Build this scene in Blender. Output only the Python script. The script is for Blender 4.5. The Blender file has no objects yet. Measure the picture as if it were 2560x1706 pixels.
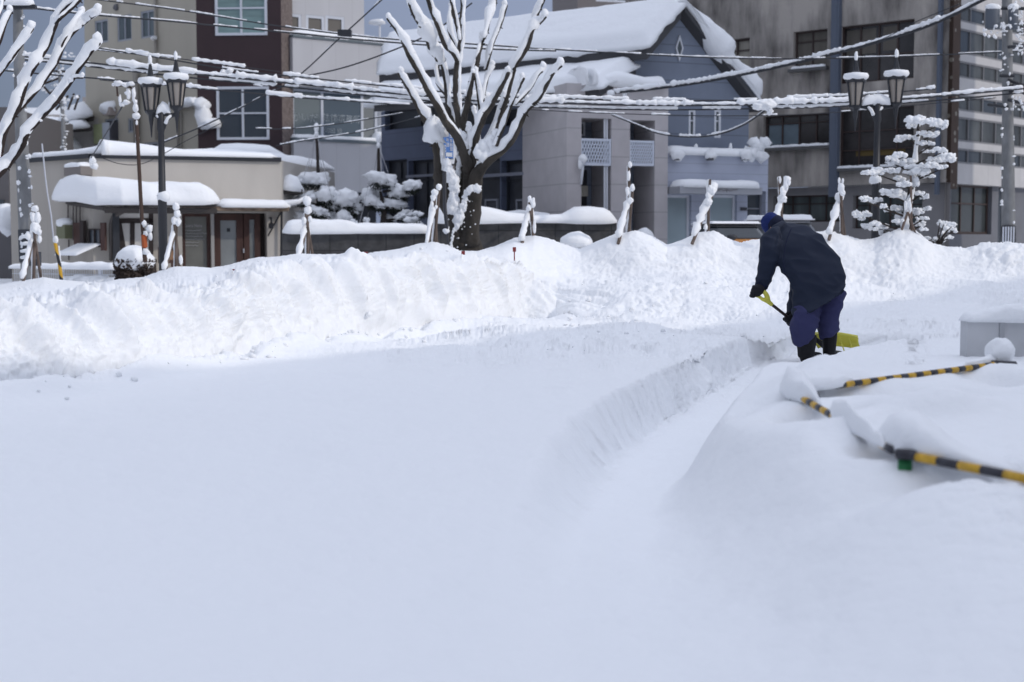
import bpy, bmesh, math, random
import numpy as np
from mathutils import Vector, Matrix
R = math.radians
rnd = random.Random(7)
sc = bpy.context.scene
col = sc.collection

# ------------------------------------------------------------------ camera, world, sun, exposure
F = 3555.6          # focal length in photo pixels (50 mm on 36 mm, photo 2560 wide)
CAMZ = 1.5
PITCH = math.atan(253.0 / F)
cam_d = bpy.data.cameras.new("camera")
cam = bpy.data.objects.new("camera", cam_d)
col.objects.link(cam)
cam.location = (0, 0, CAMZ)
cam.rotation_euler = (math.pi / 2 - PITCH, 0, 0)
cam_d.lens = 50; cam_d.sensor_width = 36
cam_d.clip_start = 0.1; cam_d.clip_end = 3000
cam_d.dof.use_dof = True
cam_d.dof.focus_distance = 13.6
cam_d.dof.aperture_fstop = 2.1
sc.camera = cam

SUN_XY = Vector((0.93, -0.37)).normalized()
SUN_EL = R(27)
world = bpy.data.worlds.new("World")
sc.world = world
world.use_nodes = True
wn = world.node_tree.nodes; wl = world.node_tree.links
bg = wn["Background"]
sky = wn.new("ShaderNodeTexSky")
sky.sky_type = 'NISHITA'; sky.sun_disc = False
sky.sun_elevation = SUN_EL
sky.sun_rotation = math.atan2(SUN_XY.x, SUN_XY.y)
sky.air_density = 1.0; sky.dust_density = 0.6; sky.ozone_density = 1.6
# thin cloud deck: procedural, lighter overhead, slate bank low in the north
wtc = wn.new("ShaderNodeTexCoord")
wmap = wn.new("ShaderNodeMapping"); wmap.inputs["Scale"].default_value = (1, 1, 2.6)
wno = wn.new("ShaderNodeTexNoise"); wno.inputs["Scale"].default_value = 1.6; wno.inputs["Detail"].default_value = 5
wramp = wn.new("ShaderNodeValToRGB")
wramp.color_ramp.elements[0].position = 0.36; wramp.color_ramp.elements[0].color = (1.35, 1.75, 2.9, 1)
wramp.color_ramp.elements[1].position = 0.66; wramp.color_ramp.elements[1].color = (3.1, 3.6, 5.2, 1)
wsep = wn.new("ShaderNodeSeparateXYZ")
wup = wn.new("ShaderNodeMapRange")
wup.inputs["From Min"].default_value = 0.16; wup.inputs["From Max"].default_value = 0.75
wup.inputs["To Min"].default_value = 1.0; wup.inputs["To Max"].default_value = 3.1
wmul = wn.new("ShaderNodeVectorMath"); wmul.operation = 'SCALE'
wmix = wn.new("ShaderNodeMix"); wmix.data_type = 'RGBA'; wmix.inputs["Factor"].default_value = 0.88
wramp2 = wn.new("ShaderNodeValToRGB")
wramp2.color_ramp.elements[0].position = 0.36; wramp2.color_ramp.elements[0].color = (2.8, 3.05, 3.75, 1)
wramp2.color_ramp.elements[1].position = 0.66; wramp2.color_ramp.elements[1].color = (4.65, 4.92, 5.75, 1)
wel = wn.new("ShaderNodeMapRange")
wel.inputs["From Min"].default_value = 0.18; wel.inputs["From Max"].default_value = 0.42
wcm = wn.new("ShaderNodeMix"); wcm.data_type = 'RGBA'
wl.new(wno.outputs["Fac"], wramp2.inputs["Fac"])
wl.new(wsep.outputs["Z"], wel.inputs["Value"]); wl.new(wel.outputs["Result"], wcm.inputs["Factor"])
wl.new(wramp.outputs["Color"], wcm.inputs["A"]); wl.new(wramp2.outputs["Color"], wcm.inputs["B"])
wl.new(wtc.outputs["Generated"], wmap.inputs["Vector"])
wl.new(wmap.outputs["Vector"], wno.inputs["Vector"])
wl.new(wno.outputs["Fac"], wramp.inputs["Fac"])
wl.new(wtc.outputs["Generated"], wsep.inputs["Vector"])
wl.new(wsep.outputs["Z"], wup.inputs["Value"])
wl.new(wcm.outputs["Result"], wmul.inputs[0])
wwest = wn.new("ShaderNodeMapRange")      # the cloud bank is heavier to the north-west
wwest.inputs["From Min"].default_value = -0.45; wwest.inputs["From Max"].default_value = 0.1
wwest.inputs["To Min"].default_value = 0.66; wwest.inputs["To Max"].default_value = 1.06
wl.new(wsep.outputs["X"], wwest.inputs["Value"])
wm2 = wn.new("ShaderNodeMath"); wm2.operation = 'MULTIPLY'
wl.new(wup.outputs["Result"], wm2.inputs[0]); wl.new(wwest.outputs["Result"], wm2.inputs[1])
wl.new(wm2.outputs[0], wmul.inputs["Scale"])
wl.new(sky.outputs["Color"], wmix.inputs["A"])
wl.new(wmul.outputs["Vector"], wmix.inputs["B"])
wl.new(wmix.outputs["Result"], bg.inputs["Color"])
bg.inputs["Strength"].default_value = 0.145

sun_d = bpy.data.lights.new("sun", 'SUN')
sun_d.energy = 2.0; sun_d.angle = R(0.55); sun_d.color = (1.0, 0.93, 0.84)
sun = bpy.data.objects.new("sun", sun_d); col.objects.link(sun)
sdir = Vector((SUN_XY.x * math.cos(SUN_EL), SUN_XY.y * math.cos(SUN_EL), math.sin(SUN_EL)))
sun.rotation_euler = sdir.to_track_quat('Z', 'Y').to_euler()
sun.location = sdir * 60

sc.view_settings.view_transform = 'Standard'
sc.view_settings.look = 'None'
sc.view_settings.exposure = -0.64
sc.view_settings.gamma = 1
sc.cycles.max_bounces = 6; sc.cycles.diffuse_bounces = 4
sc.cycles.use_denoising = True

# ------------------------------------------------------------------ maths helpers
CP, SP = math.cos(PITCH), math.sin(PITCH)
def P(x, y, D):
    """world point seen at photo pixel (x, y), at forward distance D"""
    cx = (x - 1280) / F; cy = (853 - y) / F
    wy = CP + SP * cy; wz = -SP + CP * cy
    s = D / wy
    return Vector((cx * s, D, CAMZ + wz * s))
def G(x, y, z):
    """world point where the ray of pixel (x, y) meets height z"""
    cx = (x - 1280) / F; cy = (853 - y) / F
    wy = CP + SP * cy; wz = -SP + CP * cy
    s = (z - CAMZ) / wz
    return Vector((cx * s, wy * s, z))
def lerp(a, b, t): return a + (b - a) * t

_perm = np.random.RandomState(11).permutation(512)
_perm = np.concatenate([_perm, _perm, _perm])
_grad = np.array([[1,1,0],[-1,1,0],[1,-1,0],[-1,-1,0],[1,0,1],[-1,0,1],[1,0,-1],[-1,0,-1],
                  [0,1,1],[0,-1,1],[0,1,-1],[0,-1,-1],[1,1,0],[-1,1,0],[0,-1,1],[0,-1,-1]], dtype=np.float32)
def pnoise(x, y, z):
    x = np.asarray(x, dtype=np.float64); y = np.asarray(y, dtype=np.float64) + 0 * x; z = np.asarray(z, dtype=np.float64) + 0 * x
    xi = np.floor(x).astype(np.int64); yi = np.floor(y).astype(np.int64); zi = np.floor(z).astype(np.int64)
    xf = (x - xi).astype(np.float32); yf = (y - yi).astype(np.float32); zf = (z - zi).astype(np.float32)
    xi &= 511; yi &= 511; zi &= 511
    u = xf*xf*xf*(xf*(xf*6-15)+10); v = yf*yf*yf*(yf*(yf*6-15)+10); w = zf*zf*zf*(zf*(zf*6-15)+10)
    def g(dx, dy, dz):
        h = _perm[(_perm[(_perm[(xi+dx) & 511] + yi + dy) & 511] + zi + dz) & 511] & 15
        gr = _grad[h]
        return gr[..., 0]*(xf-dx) + gr[..., 1]*(yf-dy) + gr[..., 2]*(zf-dz)
    a = g(0,0,0); a = a + (g(1,0,0)-a)*u
    b = g(0,1,0); b = b + (g(1,1,0)-b)*u
    c = g(0,0,1); c = c + (g(1,0,1)-c)*u
    d = g(0,1,1); d = d + (g(1,1,1)-d)*u
    a = a + (b-a)*v; c = c + (d-c)*v
    return a + (c-a)*w
def fbm(x, y, z, oct=4, gain=0.5, billow=False):
    t = 0; amp = 1.0; f = 1.0
    for o in range(oct):
        n = pnoise(x*f + 17.3*o, y*f + 5.1*o, z*f + 9.7*o)
        if billow: n = np.abs(n) * 2 - 0.5
        t = t + n * amp; amp *= gain; f *= 2.03
    return t
def sstep(a, b, x):
    t = np.clip((x - a) / (b - a), 0, 1)
    return t * t * (3 - 2 * t)

# ------------------------------------------------------------------ tagging
def tag(o, label=None, cat=None, group=None, kind=None):
    if label: o["label"] = label
    if cat: o["category"] = cat
    if group: o["group"] = group
    if kind: o["kind"] = kind
    return o
def empty(name, loc, label=None, cat=None, group=None):
    o = bpy.data.objects.new(name, None)
    o.location = loc; o.empty_display_size = 0.2
    col.objects.link(o)
    return tag(o, label, cat, group)

# ------------------------------------------------------------------ mesh builder (world coordinates)
_ico = {}
def ico(sub):
    if sub not in _ico:
        bm = bmesh.new(); bmesh.ops.create_icosphere(bm, subdivisions=sub, radius=1)
        v = np.array([q.co[:] for q in bm.verts]); f = [[q.index for q in p.verts] for p in bm.faces]
        bm.free(); _ico[sub] = (v, f)
    return _ico[sub]
class MB:
    def __init__(s): s.v = []; s.f = []; s.m = []
    def add(s, vs, fs, mi=0):
        b = len(s.v); s.v.extend([tuple(p) for p in vs])
        s.f.extend([tuple(b + i for i in q) for q in fs]); s.m.extend([mi] * len(fs))
        return s
    def frame_box(s, o, ux, uy, uz, x0, x1, y0, y1, z0, z1, mi=0):
        vs = [o + ux*x + uy*y + uz*z for x in (x0, x1) for y in (y0, y1) for z in (z0, z1)]
        return s.add(vs, [(0,1,3,2),(4,6,7,5),(0,4,5,1),(2,3,7,6),(0,2,6,4),(1,5,7,3)], mi)
    def box(s, x0, x1, y0, y1, z0, z1, mi=0):
        return s.frame_box(Vector((0,0,0)), Vector((1,0,0)), Vector((0,1,0)), Vector((0,0,1)), x0, x1, y0, y1, z0, z1, mi)
    def tube(s, pts, rad, n=8, mi=0, rough=0.0, seed=0, flat=1.0, steps=1, squash=None):
        pts = [Vector(p) for p in pts]
        if not hasattr(rad, '__len__'): rad = [rad] * len(pts)
        if steps > 1:
            P0 = pts; R0 = rad; pts = []; rad = []
            for i in range(len(P0) - 1):
                a = P0[max(i-1, 0)]; b = P0[i]; c = P0[i+1]; d = P0[min(i+2, len(P0)-1)]
                for k in range(steps):
                    t = k / steps
                    pts.append(0.5 * ((2*b) + (c - a)*t + (2*a - 5*b + 4*c - d)*t*t + (3*b - a - 3*c + d)*t*t*t))
                    rad.append(lerp(R0[i], R0[i+1], t))
            pts.append(P0[-1]); rad.append(R0[-1])
        rr = random.Random(seed)
        vs = []; fs = []
        t0 = (pts[1] - pts[0]).normalized()
        nrm = t0.orthogonal().normalized()
        for i, p in enumerate(pts):
            t = (pts[min(i+1, len(pts)-1)] - pts[max(i-1, 0)])
            if t.length < 1e-9: t = t0
            t.normalize()
            nrm = (nrm - t * nrm.dot(t))
            if nrm.length < 1e-6: nrm = t.orthogonal()
            nrm.normalize(); bn = t.cross(nrm)
            for k in range(n):
                a = 2 * math.pi * k / n
                rk = rad[i] * (1 + rough * rr.uniform(-1, 1))
                off = nrm * (math.cos(a) * rk) + bn * (math.sin(a) * rk)
                if squash: off.z *= squash
                vs.append(p + off)
        L = len(pts)
        for i in range(L - 1):
            for k in range(n):
                a = i*n + k; b = i*n + (k+1) % n
                fs.append((a, b, b + n, a + n))
        vs.append(pts[0] - t0 * rad[0] * 0.4); vs.append(pts[-1] + t * rad[-1] * 0.6)
        for k in range(n):
            fs.append((L*n, (k+1) % n, k)); fs.append((L*n + 1, (L-1)*n + k, (L-1)*n + (k+1) % n))
        return s.add(vs, fs, mi)
    def blob(s, c, r, sub=2, amp=0.18, freq=1.6, mi=0, seed=0.0, rot=0.0, flatten=None):
        v, f = ico(sub)
        n = pnoise(v[:,0]*freq + seed*3.7 + 40, v[:,1]*freq + seed*1.3 + 40, v[:,2]*freq + 40)
        n = n + 0.5 * pnoise(v[:,0]*freq*2.3 + seed + 60, v[:,1]*freq*2.3 + 60, v[:,2]*freq*2.3 + 60)
        w = v * (1 + amp * n * 2)[:, None]
        if flatten is not None:
            w[:,2] = np.where(w[:,2] < 0, w[:,2]*flatten, w[:,2])
        w = w * np.array(r)
        if rot:
            ca, sa = math.cos(rot), math.sin(rot)
            w = np.stack([w[:,0]*ca - w[:,2]*sa, w[:,1], w[:,0]*sa + w[:,2]*ca], 1)
        w = w + np.array(c[:])
        return s.add(w.tolist(), f, mi)
    def lathe(s, c, prof, n=16, axis=None, mi=0):
        """prof: list of (radius, height) from bottom to top round a vertical axis at c"""
        vs = []; fs = []
        for r, h in prof:
            for k in range(n):
                a = 2*math.pi*k/n
                vs.append(Vector((c[0] + r*math.cos(a), c[1] + r*math.sin(a), c[2] + h)))
        for i in range(len(prof)-1):
            for k in range(n):
                a = i*n + k; b = i*n + (k+1) % n
                fs.append((a, b, b+n, a+n))
        fs.append(tuple(range(n))[::-1]); fs.append(tuple((len(prof)-1)*n + k for k in range(n)))
        return s.add(vs, fs, mi)
    def build(s, name, mats, parent=None, smooth=False, bevel=0, sub=0):
        me = bpy.data.meshes.new(name)
        me.from_pydata([tuple(p) for p in s.v], [], s.f)
        if not isinstance(mats, (list, tuple)): mats = [mats]
        for q in mats: me.materials.append(q)
        if len(mats) > 1: me.polygons.foreach_set("material_index", s.m)
        if smooth: me.polygons.foreach_set("use_smooth", [True] * len(me.polygons))
        me.update()
        o = bpy.data.objects.new(name, me); col.objects.link(o)
        if parent:
            o.parent = parent
            me.transform(Matrix.Translation(-wloc(parent)))
        if bevel:
            b = o.modifiers.new("bevel", 'BEVEL'); b.width = bevel; b.segments = 2; b.limit_method = 'ANGLE'
        return o
def wloc(o):
    v = Vector(o.location)
    while o.parent: o = o.parent; v += Vector(o.location)
    return v

# ------------------------------------------------------------------ materials
MATS = {}
def mat(name, c, rough=0.7, spec=0.4, metal=0.0, noise=None, bump=None, build=None, trans=0.0):
    if name in MATS: return MATS[name]
    m = bpy.data.materials.new(name); m.use_nodes = True
    nt = m.node_tree; b = nt.nodes["Principled BSDF"]
    b.inputs["Base Color"].default_value = (*c, 1)
    b.inputs["Roughness"].default_value = rough
    b.inputs["Specular IOR Level"].default_value = spec
    b.inputs["Metallic"].default_value = metal
    if trans: b.inputs["Transmission Weight"].default_value = trans
    tc = nt.nodes.new("ShaderNodeTexCoord")
    if noise:      # (scale, amount, detail, (sx,sy,sz))
        sc_, am, det, st = noise
        mp = nt.nodes.new("ShaderNodeMapping"); mp.inputs["Scale"].default_value = st
        n = nt.nodes.new("ShaderNodeTexNoise"); n.inputs["Scale"].default_value = sc_; n.inputs["Detail"].default_value = det
        mr = nt.nodes.new("ShaderNodeMapRange"); mr.inputs["From Min"].default_value = 0.3; mr.inputs["From Max"].default_value = 0.7
        mr.inputs["To Min"].default_value = 1 - am; mr.inputs["To Max"].default_value = 1 + am
        vm = nt.nodes.new("ShaderNodeVectorMath"); vm.operation = 'SCALE'; vm.inputs[0].default_value = c
        nt.links.new(tc.outputs["Object"], mp.inputs["Vector"]); nt.links.new(mp.outputs["Vector"], n.inputs["Vector"])
        nt.links.new(n.outputs["Fac"], mr.inputs["Value"]); nt.links.new(mr.outputs["Result"], vm.inputs["Scale"])
        nt.links.new(vm.outputs["Vector"], b.inputs["Base Color"])
    if bump:       # (scale, strength, distance)
        n2 = nt.nodes.new("ShaderNodeTexNoise"); n2.inputs["Scale"].default_value = bump[0]; n2.inputs["Detail"].default_value = 4
        bp = nt.nodes.new("ShaderNodeBump"); bp.inputs["Strength"].default_value = bump[1]; bp.inputs["Distance"].default_value = bump[2]
        nt.links.new(tc.outputs["Object"], n2.inputs["Vector"]); nt.links.new(n2.outputs["Fac"], bp.inputs["Height"])
        nt.links.new(bp.outputs["Normal"], b.inputs["Normal"])
    if build: build(nt, b, tc)
    MATS[name] = m
    return m

def snow_mat(name, scale, dist, strength=0.6):
    m = mat(name, (0.87, 0.885, 0.905), rough=0.62, spec=0.25)
    nt = m.node_tree; b = nt.nodes["Principled BSDF"]
    tc = nt.nodes.new("ShaderNodeTexCoord")
    n1 = nt.nodes.new("ShaderNodeTexNoise"); n1.inputs["Scale"].default_value = scale; n1.inputs["Detail"].default_value = 6; n1.inputs["Roughness"].default_value = 0.62
    b1 = nt.nodes.new("ShaderNodeBump"); b1.inputs["Strength"].default_value = strength; b1.inputs["Distance"].default_value = dist
    nt.links.new(tc.outputs["Object"], n1.inputs["Vector"]); nt.links.new(n1.outputs["Fac"], b1.inputs["Height"])
    nt.links.new(b1.outputs["Normal"], b.inputs["Normal"])
    b.inputs["Subsurface Weight"].default_value = 0.0
    return m
SNOW = snow_mat("snow", 9, 0.03, 0.5)
SNOWG = snow_mat("snow_ground", 5, 0.05, 0.45)

def panel_lines(period_z=0.3, period_u=0.0, axis=(1, 0), dark=0.6, w=0.03, dist=0.01, off=0):
    """siding joints: darker, recessed lines by object height (and along the wall)"""
    def f(nt, b, tc):
        sep = nt.nodes.new("ShaderNodeSeparateXYZ"); nt.links.new(tc.outputs["Object"], sep.inputs[0])
        outs = []
        def line(src, per):
            d = nt.nodes.new("ShaderNodeMath"); d.operation = 'DIVIDE'; d.inputs[1].default_value = per; nt.links.new(src, d.inputs[0])
            fr = nt.nodes.new("ShaderNodeMath"); fr.operation = 'FRACT'; nt.links.new(d.outputs[0], fr.inputs[0])
            lt = nt.nodes.new("ShaderNodeMath"); lt.operation = 'LESS_THAN'; lt.inputs[1].default_value = w / per; nt.links.new(fr.outputs[0], lt.inputs[0])
            outs.append(lt.outputs[0])
        if period_z: line(sep.outputs["Z"], period_z)
        if period_u:
            dt = nt.nodes.new("ShaderNodeVectorMath"); dt.operation = 'DOT_PRODUCT'; dt.inputs[1].default_value = (axis[0], axis[1], 0)
            nt.links.new(tc.outputs["Object"], dt.inputs[0]); line(dt.outputs["Value"], period_u)
        o = outs[0]
        if len(outs) > 1:
            mx = nt.nodes.new("ShaderNodeMath"); mx.operation = 'MAXIMUM'; nt.links.new(outs[0], mx.inputs[0]); nt.links.new(outs[1], mx.inputs[1]); o = mx.outputs[0]
        mixn = nt.nodes.new("ShaderNodeMix"); mixn.data_type = 'RGBA'
        src = b.inputs["Base Color"].links[0].from_socket if b.inputs["Base Color"].is_linked else None
        bc = b.inputs["Base Color"].default_value[:]
        if src: nt.links.new(src, mixn.inputs["A"])
        else: mixn.inputs["A"].default_value = bc
        mixn.inputs["B"].default_value = (bc[0]*dark, bc[1]*dark, bc[2]*dark, 1)
        nt.links.new(o, mixn.inputs["Factor"]); nt.links.new(mixn.outputs["Result"], b.inputs["Base Color"])
    return f

GLASS_D = mat("dark_glass", (0.05, 0.06, 0.072), rough=0.12, spec=0.6)
GLASS_M = mat("grey_glass", (0.10, 0.12, 0.13), rough=0.2, spec=0.5, noise=(1.2, 0.35, 2, (1, 1, 0.4)))
GLASS_T = mat("curtained_glass", (0.17, 0.25, 0.25), rough=0.3, spec=0.4, noise=(2.0, 0.25, 3, (0.4, 0.4, 2.5)))
GLASS_S = mat("frosted_glass", (0.30, 0.37, 0.40), rough=0.35, spec=0.4, noise=(0.8, 0.25, 2, (1, 1, 1)))
CURT = mat("cream_curtain", (0.30, 0.28, 0.24), rough=0.9, noise=(8, 0.25, 2, (1, 1, 0.02)))
ALU = mat("pale_aluminium", (0.55, 0.58, 0.64), rough=0.5)
BLACKM = mat("black_metal", (0.026, 0.028, 0.034), rough=0.45)
DARKB = mat("dark_brown_timber", (0.035, 0.026, 0.024), rough=0.75)
REDB = mat("red_brown_timber", (0.06, 0.028, 0.022), rough=0.6, noise=(6, 0.3, 3, (1, 1, 0.2)))
CONC = mat("pole_concrete", (0.20, 0.205, 0.21), rough=0.85, noise=(9, 0.25, 5, (1, 1, 0.4)), bump=(30, 0.3, 0.01))
WIREM = mat("wire_rubber", (0.03, 0.032, 0.038), rough=0.6)
# ------------------------------------------------------------------ the snow ground: one sheet
def tab(rows):
    a = np.array(rows, dtype=float); return a[:, 0], a[:, 1:]
BANK = np.array([  # px, Yb, Yt, yT, steep
    (-700, 7.6, 8.6, 785, 1), (0, 9.2, 10.2, 757, 1), (300, 10.2, 11.3, 728, 1), (600, 11.8, 12.9, 683, 1), (800, 13.2, 14.3, 662, 1),
    (1000, 14.6, 15.7, 643, 1), (1130, 15.7, 16.8, 640, 1), (1200, 16.3, 17.4, 643, 1), (1270, 17.0, 18.2, 658, 1), (1320, 17.4, 18.7, 680, .9),
    (1390, 17.5, 19.0, 702, .65), (1470, 16.7, 19.1, 700, .3), (1550, 15.8, 19.1, 690, 0), (1700, 15.6, 19.1, 690, 0), (1900, 15.4, 19.1, 700, 0),
    (2150, 15.6, 19.1, 712, 0), (2350, 16.2, 19.1, 706, 0), (2560, 16.6, 19.1, 700, 0), (3260, 16.6, 19.1, 700, 0)], dtype=float)
CREST = np.array([(-700, 720), (0, 712), (60, 702), (110, 693), (170, 700), (250, 706), (300, 698), (360, 694), (400, 680), (440, 668), (480, 666), (530, 670), (570, 662), (610, 652),
    (650, 643), (700, 640), (745, 632), (780, 634), (860, 634), (900, 637), (950, 629), (1000, 622), (1045, 609), (1085, 604), (1120, 614), (1150, 627), (1190, 629), (1235, 617), (1285, 595),
    (1335, 588), (1385, 600), (1430, 620), (1450, 622), (1490, 603), (1540, 583), (1590, 581), (1630, 595), (1665, 613), (1700, 600), (1745, 581), (1785, 583), (1820, 600), (1850, 610),
    (1890, 603), (1940, 588), (1990, 586), (2030, 582), (2075, 571), (2120, 578), (2150, 592), (2185, 601), (2215, 590), (2250, 578), (2290, 587), (2330, 610), (2370, 617), (2420, 622),
    (2470, 610), (2520, 606), (2560, 611), (3260, 620)], dtype=float)
XL = np.array([(-5, .0), (2, .1), (4, .2), (6, .33), (7.8, .58), (10, 1.14), (11.2, 1.53), (13.4, 2.40), (14.3, 2.78), (14.8, 3.0), (16, 3.5)])
XR = np.array([(-5, .5), (2, .5), (4, .5), (5.7, .64), (6.5, .8), (7.75, 1.22), (8.5, 1.48), (9.8, 1.99), (10.8, 2.54), (11.7, 3.05), (12.6, 3.6), (14.2, 3.9), (16, 4)])
ZL = np.array([(-5, .36), (3, .36), (4.5, .29), (5.5, .35), (6.5, .45), (7.5, .53), (9, .56), (13, .57), (15, .5)])
ZR = np.array([(-5, .40), (3.3, .44), (4.2, .53), (5, .645), (6.5, .67), (8, .69), (10, .69), (11.5, .69), (13, .58), (15, .5)])
YC = 20.4
def gauss(X, Y, x, y, rx, ry): return np.exp(-((X-x)/rx)**2 - ((Y-y)/ry)**2)
def zpx(y, Y):
    cy = (853 - y) / F
    return CAMZ + (-SP + CP*cy) / (CP + SP*cy) * Y
def terrain(X, Y):
    """smooth ground height and a 'churned snow' mask"""
    Ys = np.maximum(Y, 1.5)
    px = np.clip(1280 + F * X / Ys, -700, 3260)
    wob = 0.18 * pnoise(X*0.9 + 3, Y*0.9, 0*X) + 0.10 * pnoise(X*2.7, Y*2.7, 0*X + 5)
    Yb = np.interp(px, BANK[:,0], BANK[:,1]) + wob * 0.7
    Yt = np.interp(px, BANK[:,0], BANK[:,2]) + wob * 0.4
    yT = np.interp(px, BANK[:,0], BANK[:,3])
    st = np.interp(px, BANK[:,0], BANK[:,4])
    yC = np.interp(px, CREST[:,0], CREST[:,1])
    Zt = zpx(yT, Yt); Zc = zpx(yC, YC)
    # shaded snow field left of the path, path, right slope
    xl = np.interp(Y, XL[:,0], XL[:,1]) + 0.05*pnoise(Y*2.2, 0*Y + 3, 0*Y) + 0.03*pnoise(Y*7.5, 0*Y + 8, 0*Y)
    xr = np.interp(Y, XR[:,0], XR[:,1]) + 0.03*pnoise(Y*2.5, 0*Y + 13, 0*Y)
    xr = xr - 0.14*sstep(5.5, 7.5, Y)*(1 - 0.6*sstep(9, 10.5, Y))
    zl = np.interp(Y, ZL[:,0], ZL[:,1]); zr = np.interp(Y, ZR[:,0], ZR[:,1])
    zfloor = 0.24 + 0.09*sstep(11.0, 13.0, Y)
    hump = 0.02*pnoise(X*0.45, Y*0.45, 0*X + 2) + 0.012*pnoise(X*1.3, Y*1.3, 0*X + 7)
    far_left = sstep(0.0, -3.0, X)
    zleft = lerp(zl, 0.5 + 0.0*Y, far_left) + hump*1.2
    zright = zr + hump + 0.04*sstep(6, 7.5, Y)*sstep(9.8, 8.6, Y) + 0.02*sstep(0.3, 1.4, X - xr) - 0.10*sstep(2.0, 4.5, X - xr)
    zright = zright - 0.13*sstep(8.8, 7.2, Y)*sstep(3.5, 5, Y)*(1 - sstep(0.05, 0.6, X - xr))
    wl_ = sstep(xl - 0.02, xl - (0.13 + 0.22*sstep(10.5, 6.5, Y)), X)           # 1 = left field
    edge = 2.4 - 2.0*sstep(4.3, 7.4, Y)
    wr_ = sstep(xr - 0.10, xr + edge*0.45, X)       # 1 = right slope
    pathz = zfloor + 0.01*pnoise(X*3, Y*3, 0*X)
    z = pathz + (zleft - pathz)*wl_*(wl_ > 0) 
    z = np.where(X > (xl + xr)*0.5, pathz + (zright - pathz)*wr_, z)
    # the path ends a little beyond the person
    endw = sstep(14.5, 14.9, Y + 0.1*pnoise(X*3, Y*3, 0*X))
    field = 0.50 + hump + 0.05*gauss(X, Y, 2.2, 14.8, 1.0, 0.8)
    z = z + (field - z) * endw
    z = np.where(Y < 0.5, 0.4, z)
    # heaps thrown beside the path
    z = z + (0.06*gauss(X, Y, 1.2, 12.6, .7, .9) + 0.05*gauss(X, Y, 0.2, 13.3, .9, .7) + 0.05*gauss(X, Y, 4.6, 14.2, .9, .9)) * np.where(X < xl, 1, endw)
    for (x, y, a, rx, ry) in DRIFTS:
        z = z + a*gauss(X, Y, x, y, rx, ry)
    # mounds and hollows round the buried barriers
    for (x, y, zz, a, rx, ry) in BUMPS:
        c = G(x, y, zz); z = z + a*gauss(X, Y, c.x, c.y, rx, ry)
    # bank / tiers
    s = np.clip((Y - Yb) / (Yt - Yb), 0, 1)
    prof_steep = (1 - (1 - s)**2.3)**(1/1.9)
    prof_soft = s*s*(3 - 2*s)
    prof = lerp(prof_soft, prof_steep, st)
    inb = (Y > Yb)
    z = np.where(inb, z + (Zt - z)*prof, z)
    # loose skirt of crumbs at the foot of the bank
    z = z + 0.07*st*np.exp(-((Y - Yb + 0.25)/0.35)**2) * (1 + 1.2*pnoise(X*2.1, Y*2.1, 0*X + 1))*np.where(inb, 1 - prof, 1)
    t = np.clip((Y - Yt) / (YC - Yt), 0, 1)
    tt = t*t*(3 - 2*t)
    zz2 = Zt + (Zc - Zt)*lerp(t, tt, 0.35 + 0.65*(1 - st))
    dip = -0.12*np.sin(np.pi*t)**2*np.interp(px, [1150, 1300, 1450, 3260], [0, 1, 0.6, 0.6])*pnoise(X*0.8, Y*0.8, 0*X + 31)*2
    z = np.where(Y > Yt, zz2 + dip, z)
    u = np.clip((Y - YC) / 1.9, 0, 1)
    z = np.where(Y > YC, Zc + (0.16 - Zc)*(u*u*(3 - 2*u)), z)
    back = sstep(29.5, 31, Y)
    z = np.where(Y > YC + 1.9, 0.16 + 0.25*back + 0.02*hump, z)
    # masks
    clump = sstep(-0.5, 0.0, Y - Yb) * (1 - sstep(YC + .5, YC + 1.5, Y))
    smooth_left_of_mound = np.interp(px, [0, 380, 420, 470, 1240, 1260, 1345, 1360, 1440, 1460, 1560, 1575, 1650, 1670, 1740, 1760, 2240, 3260],
                                        [.5, .7, 1, 1, 1, .15, .15, .8, .8, .15, .15, .8, 1, .3, .3, 1, 1, 1])
    clump = clump * lerp(1.0, smooth_left_of_mound, sstep(0.45, 0.95, t))
    clump = clump * (1 - 0.80*st*sstep(0.0, 0.10, t)) * (1 - 0.3*(1 - st))
    mid = sstep(8.8, 12.6, Y + 0.35*X)*sstep(-3.2, 0.3, X - 0.0)*(1 - sstep(16, 17, Y))
    clump = np.maximum(clump, 0.72*mid*np.where((X > xl) & (X < xr) & (Y < 14.7), 0.3, 1)*(1 - 0.7*wr_*(Y < 13)))
    groove = st * sstep(0.0, 0.15, s) * (1 - sstep(0.72, 1.0, s))
    wall = (1 - wl_)*0 + np.exp(-((X - xl + 0.07)/0.1)**2) * (Y < 14.6) * (Y > 3)
    return z, clump, groove, wall, s
BUMPS = [  # photo pixel, height, amplitude, radii (m): mounds over and hollows under the barriers
    (2060, 935, .78, .10, .30, .30), (2330, 1040, .7, .10, .55, .35), (2480, 1075, .7, .06, .4, .3),
    (2300, 985, .7, -.13, .80, .16), (2050, 1045, .68, -.15, .17, .15), (1990, 1030, .68, -.15, .12, .13), (2195, 1150, .62, -.06, .12, .12), (2482, 960, .7, -.20, .14, .22), (2510, 905, .72, -.05, .4, .3),
    (2060, 920, .78, .10, .18, .2), (2330, 1060, .7, .09, .25, .14), (2130, 1075, .69, .05, .2, .14),
    (2400, 1225, .6, -.12, .42, .13), (2500, 945, .72, .05, .3, .4), (2480, 1300, .55, .04, .5, .3), (1900, 880, .7, .0, .5, .6)]

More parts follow.
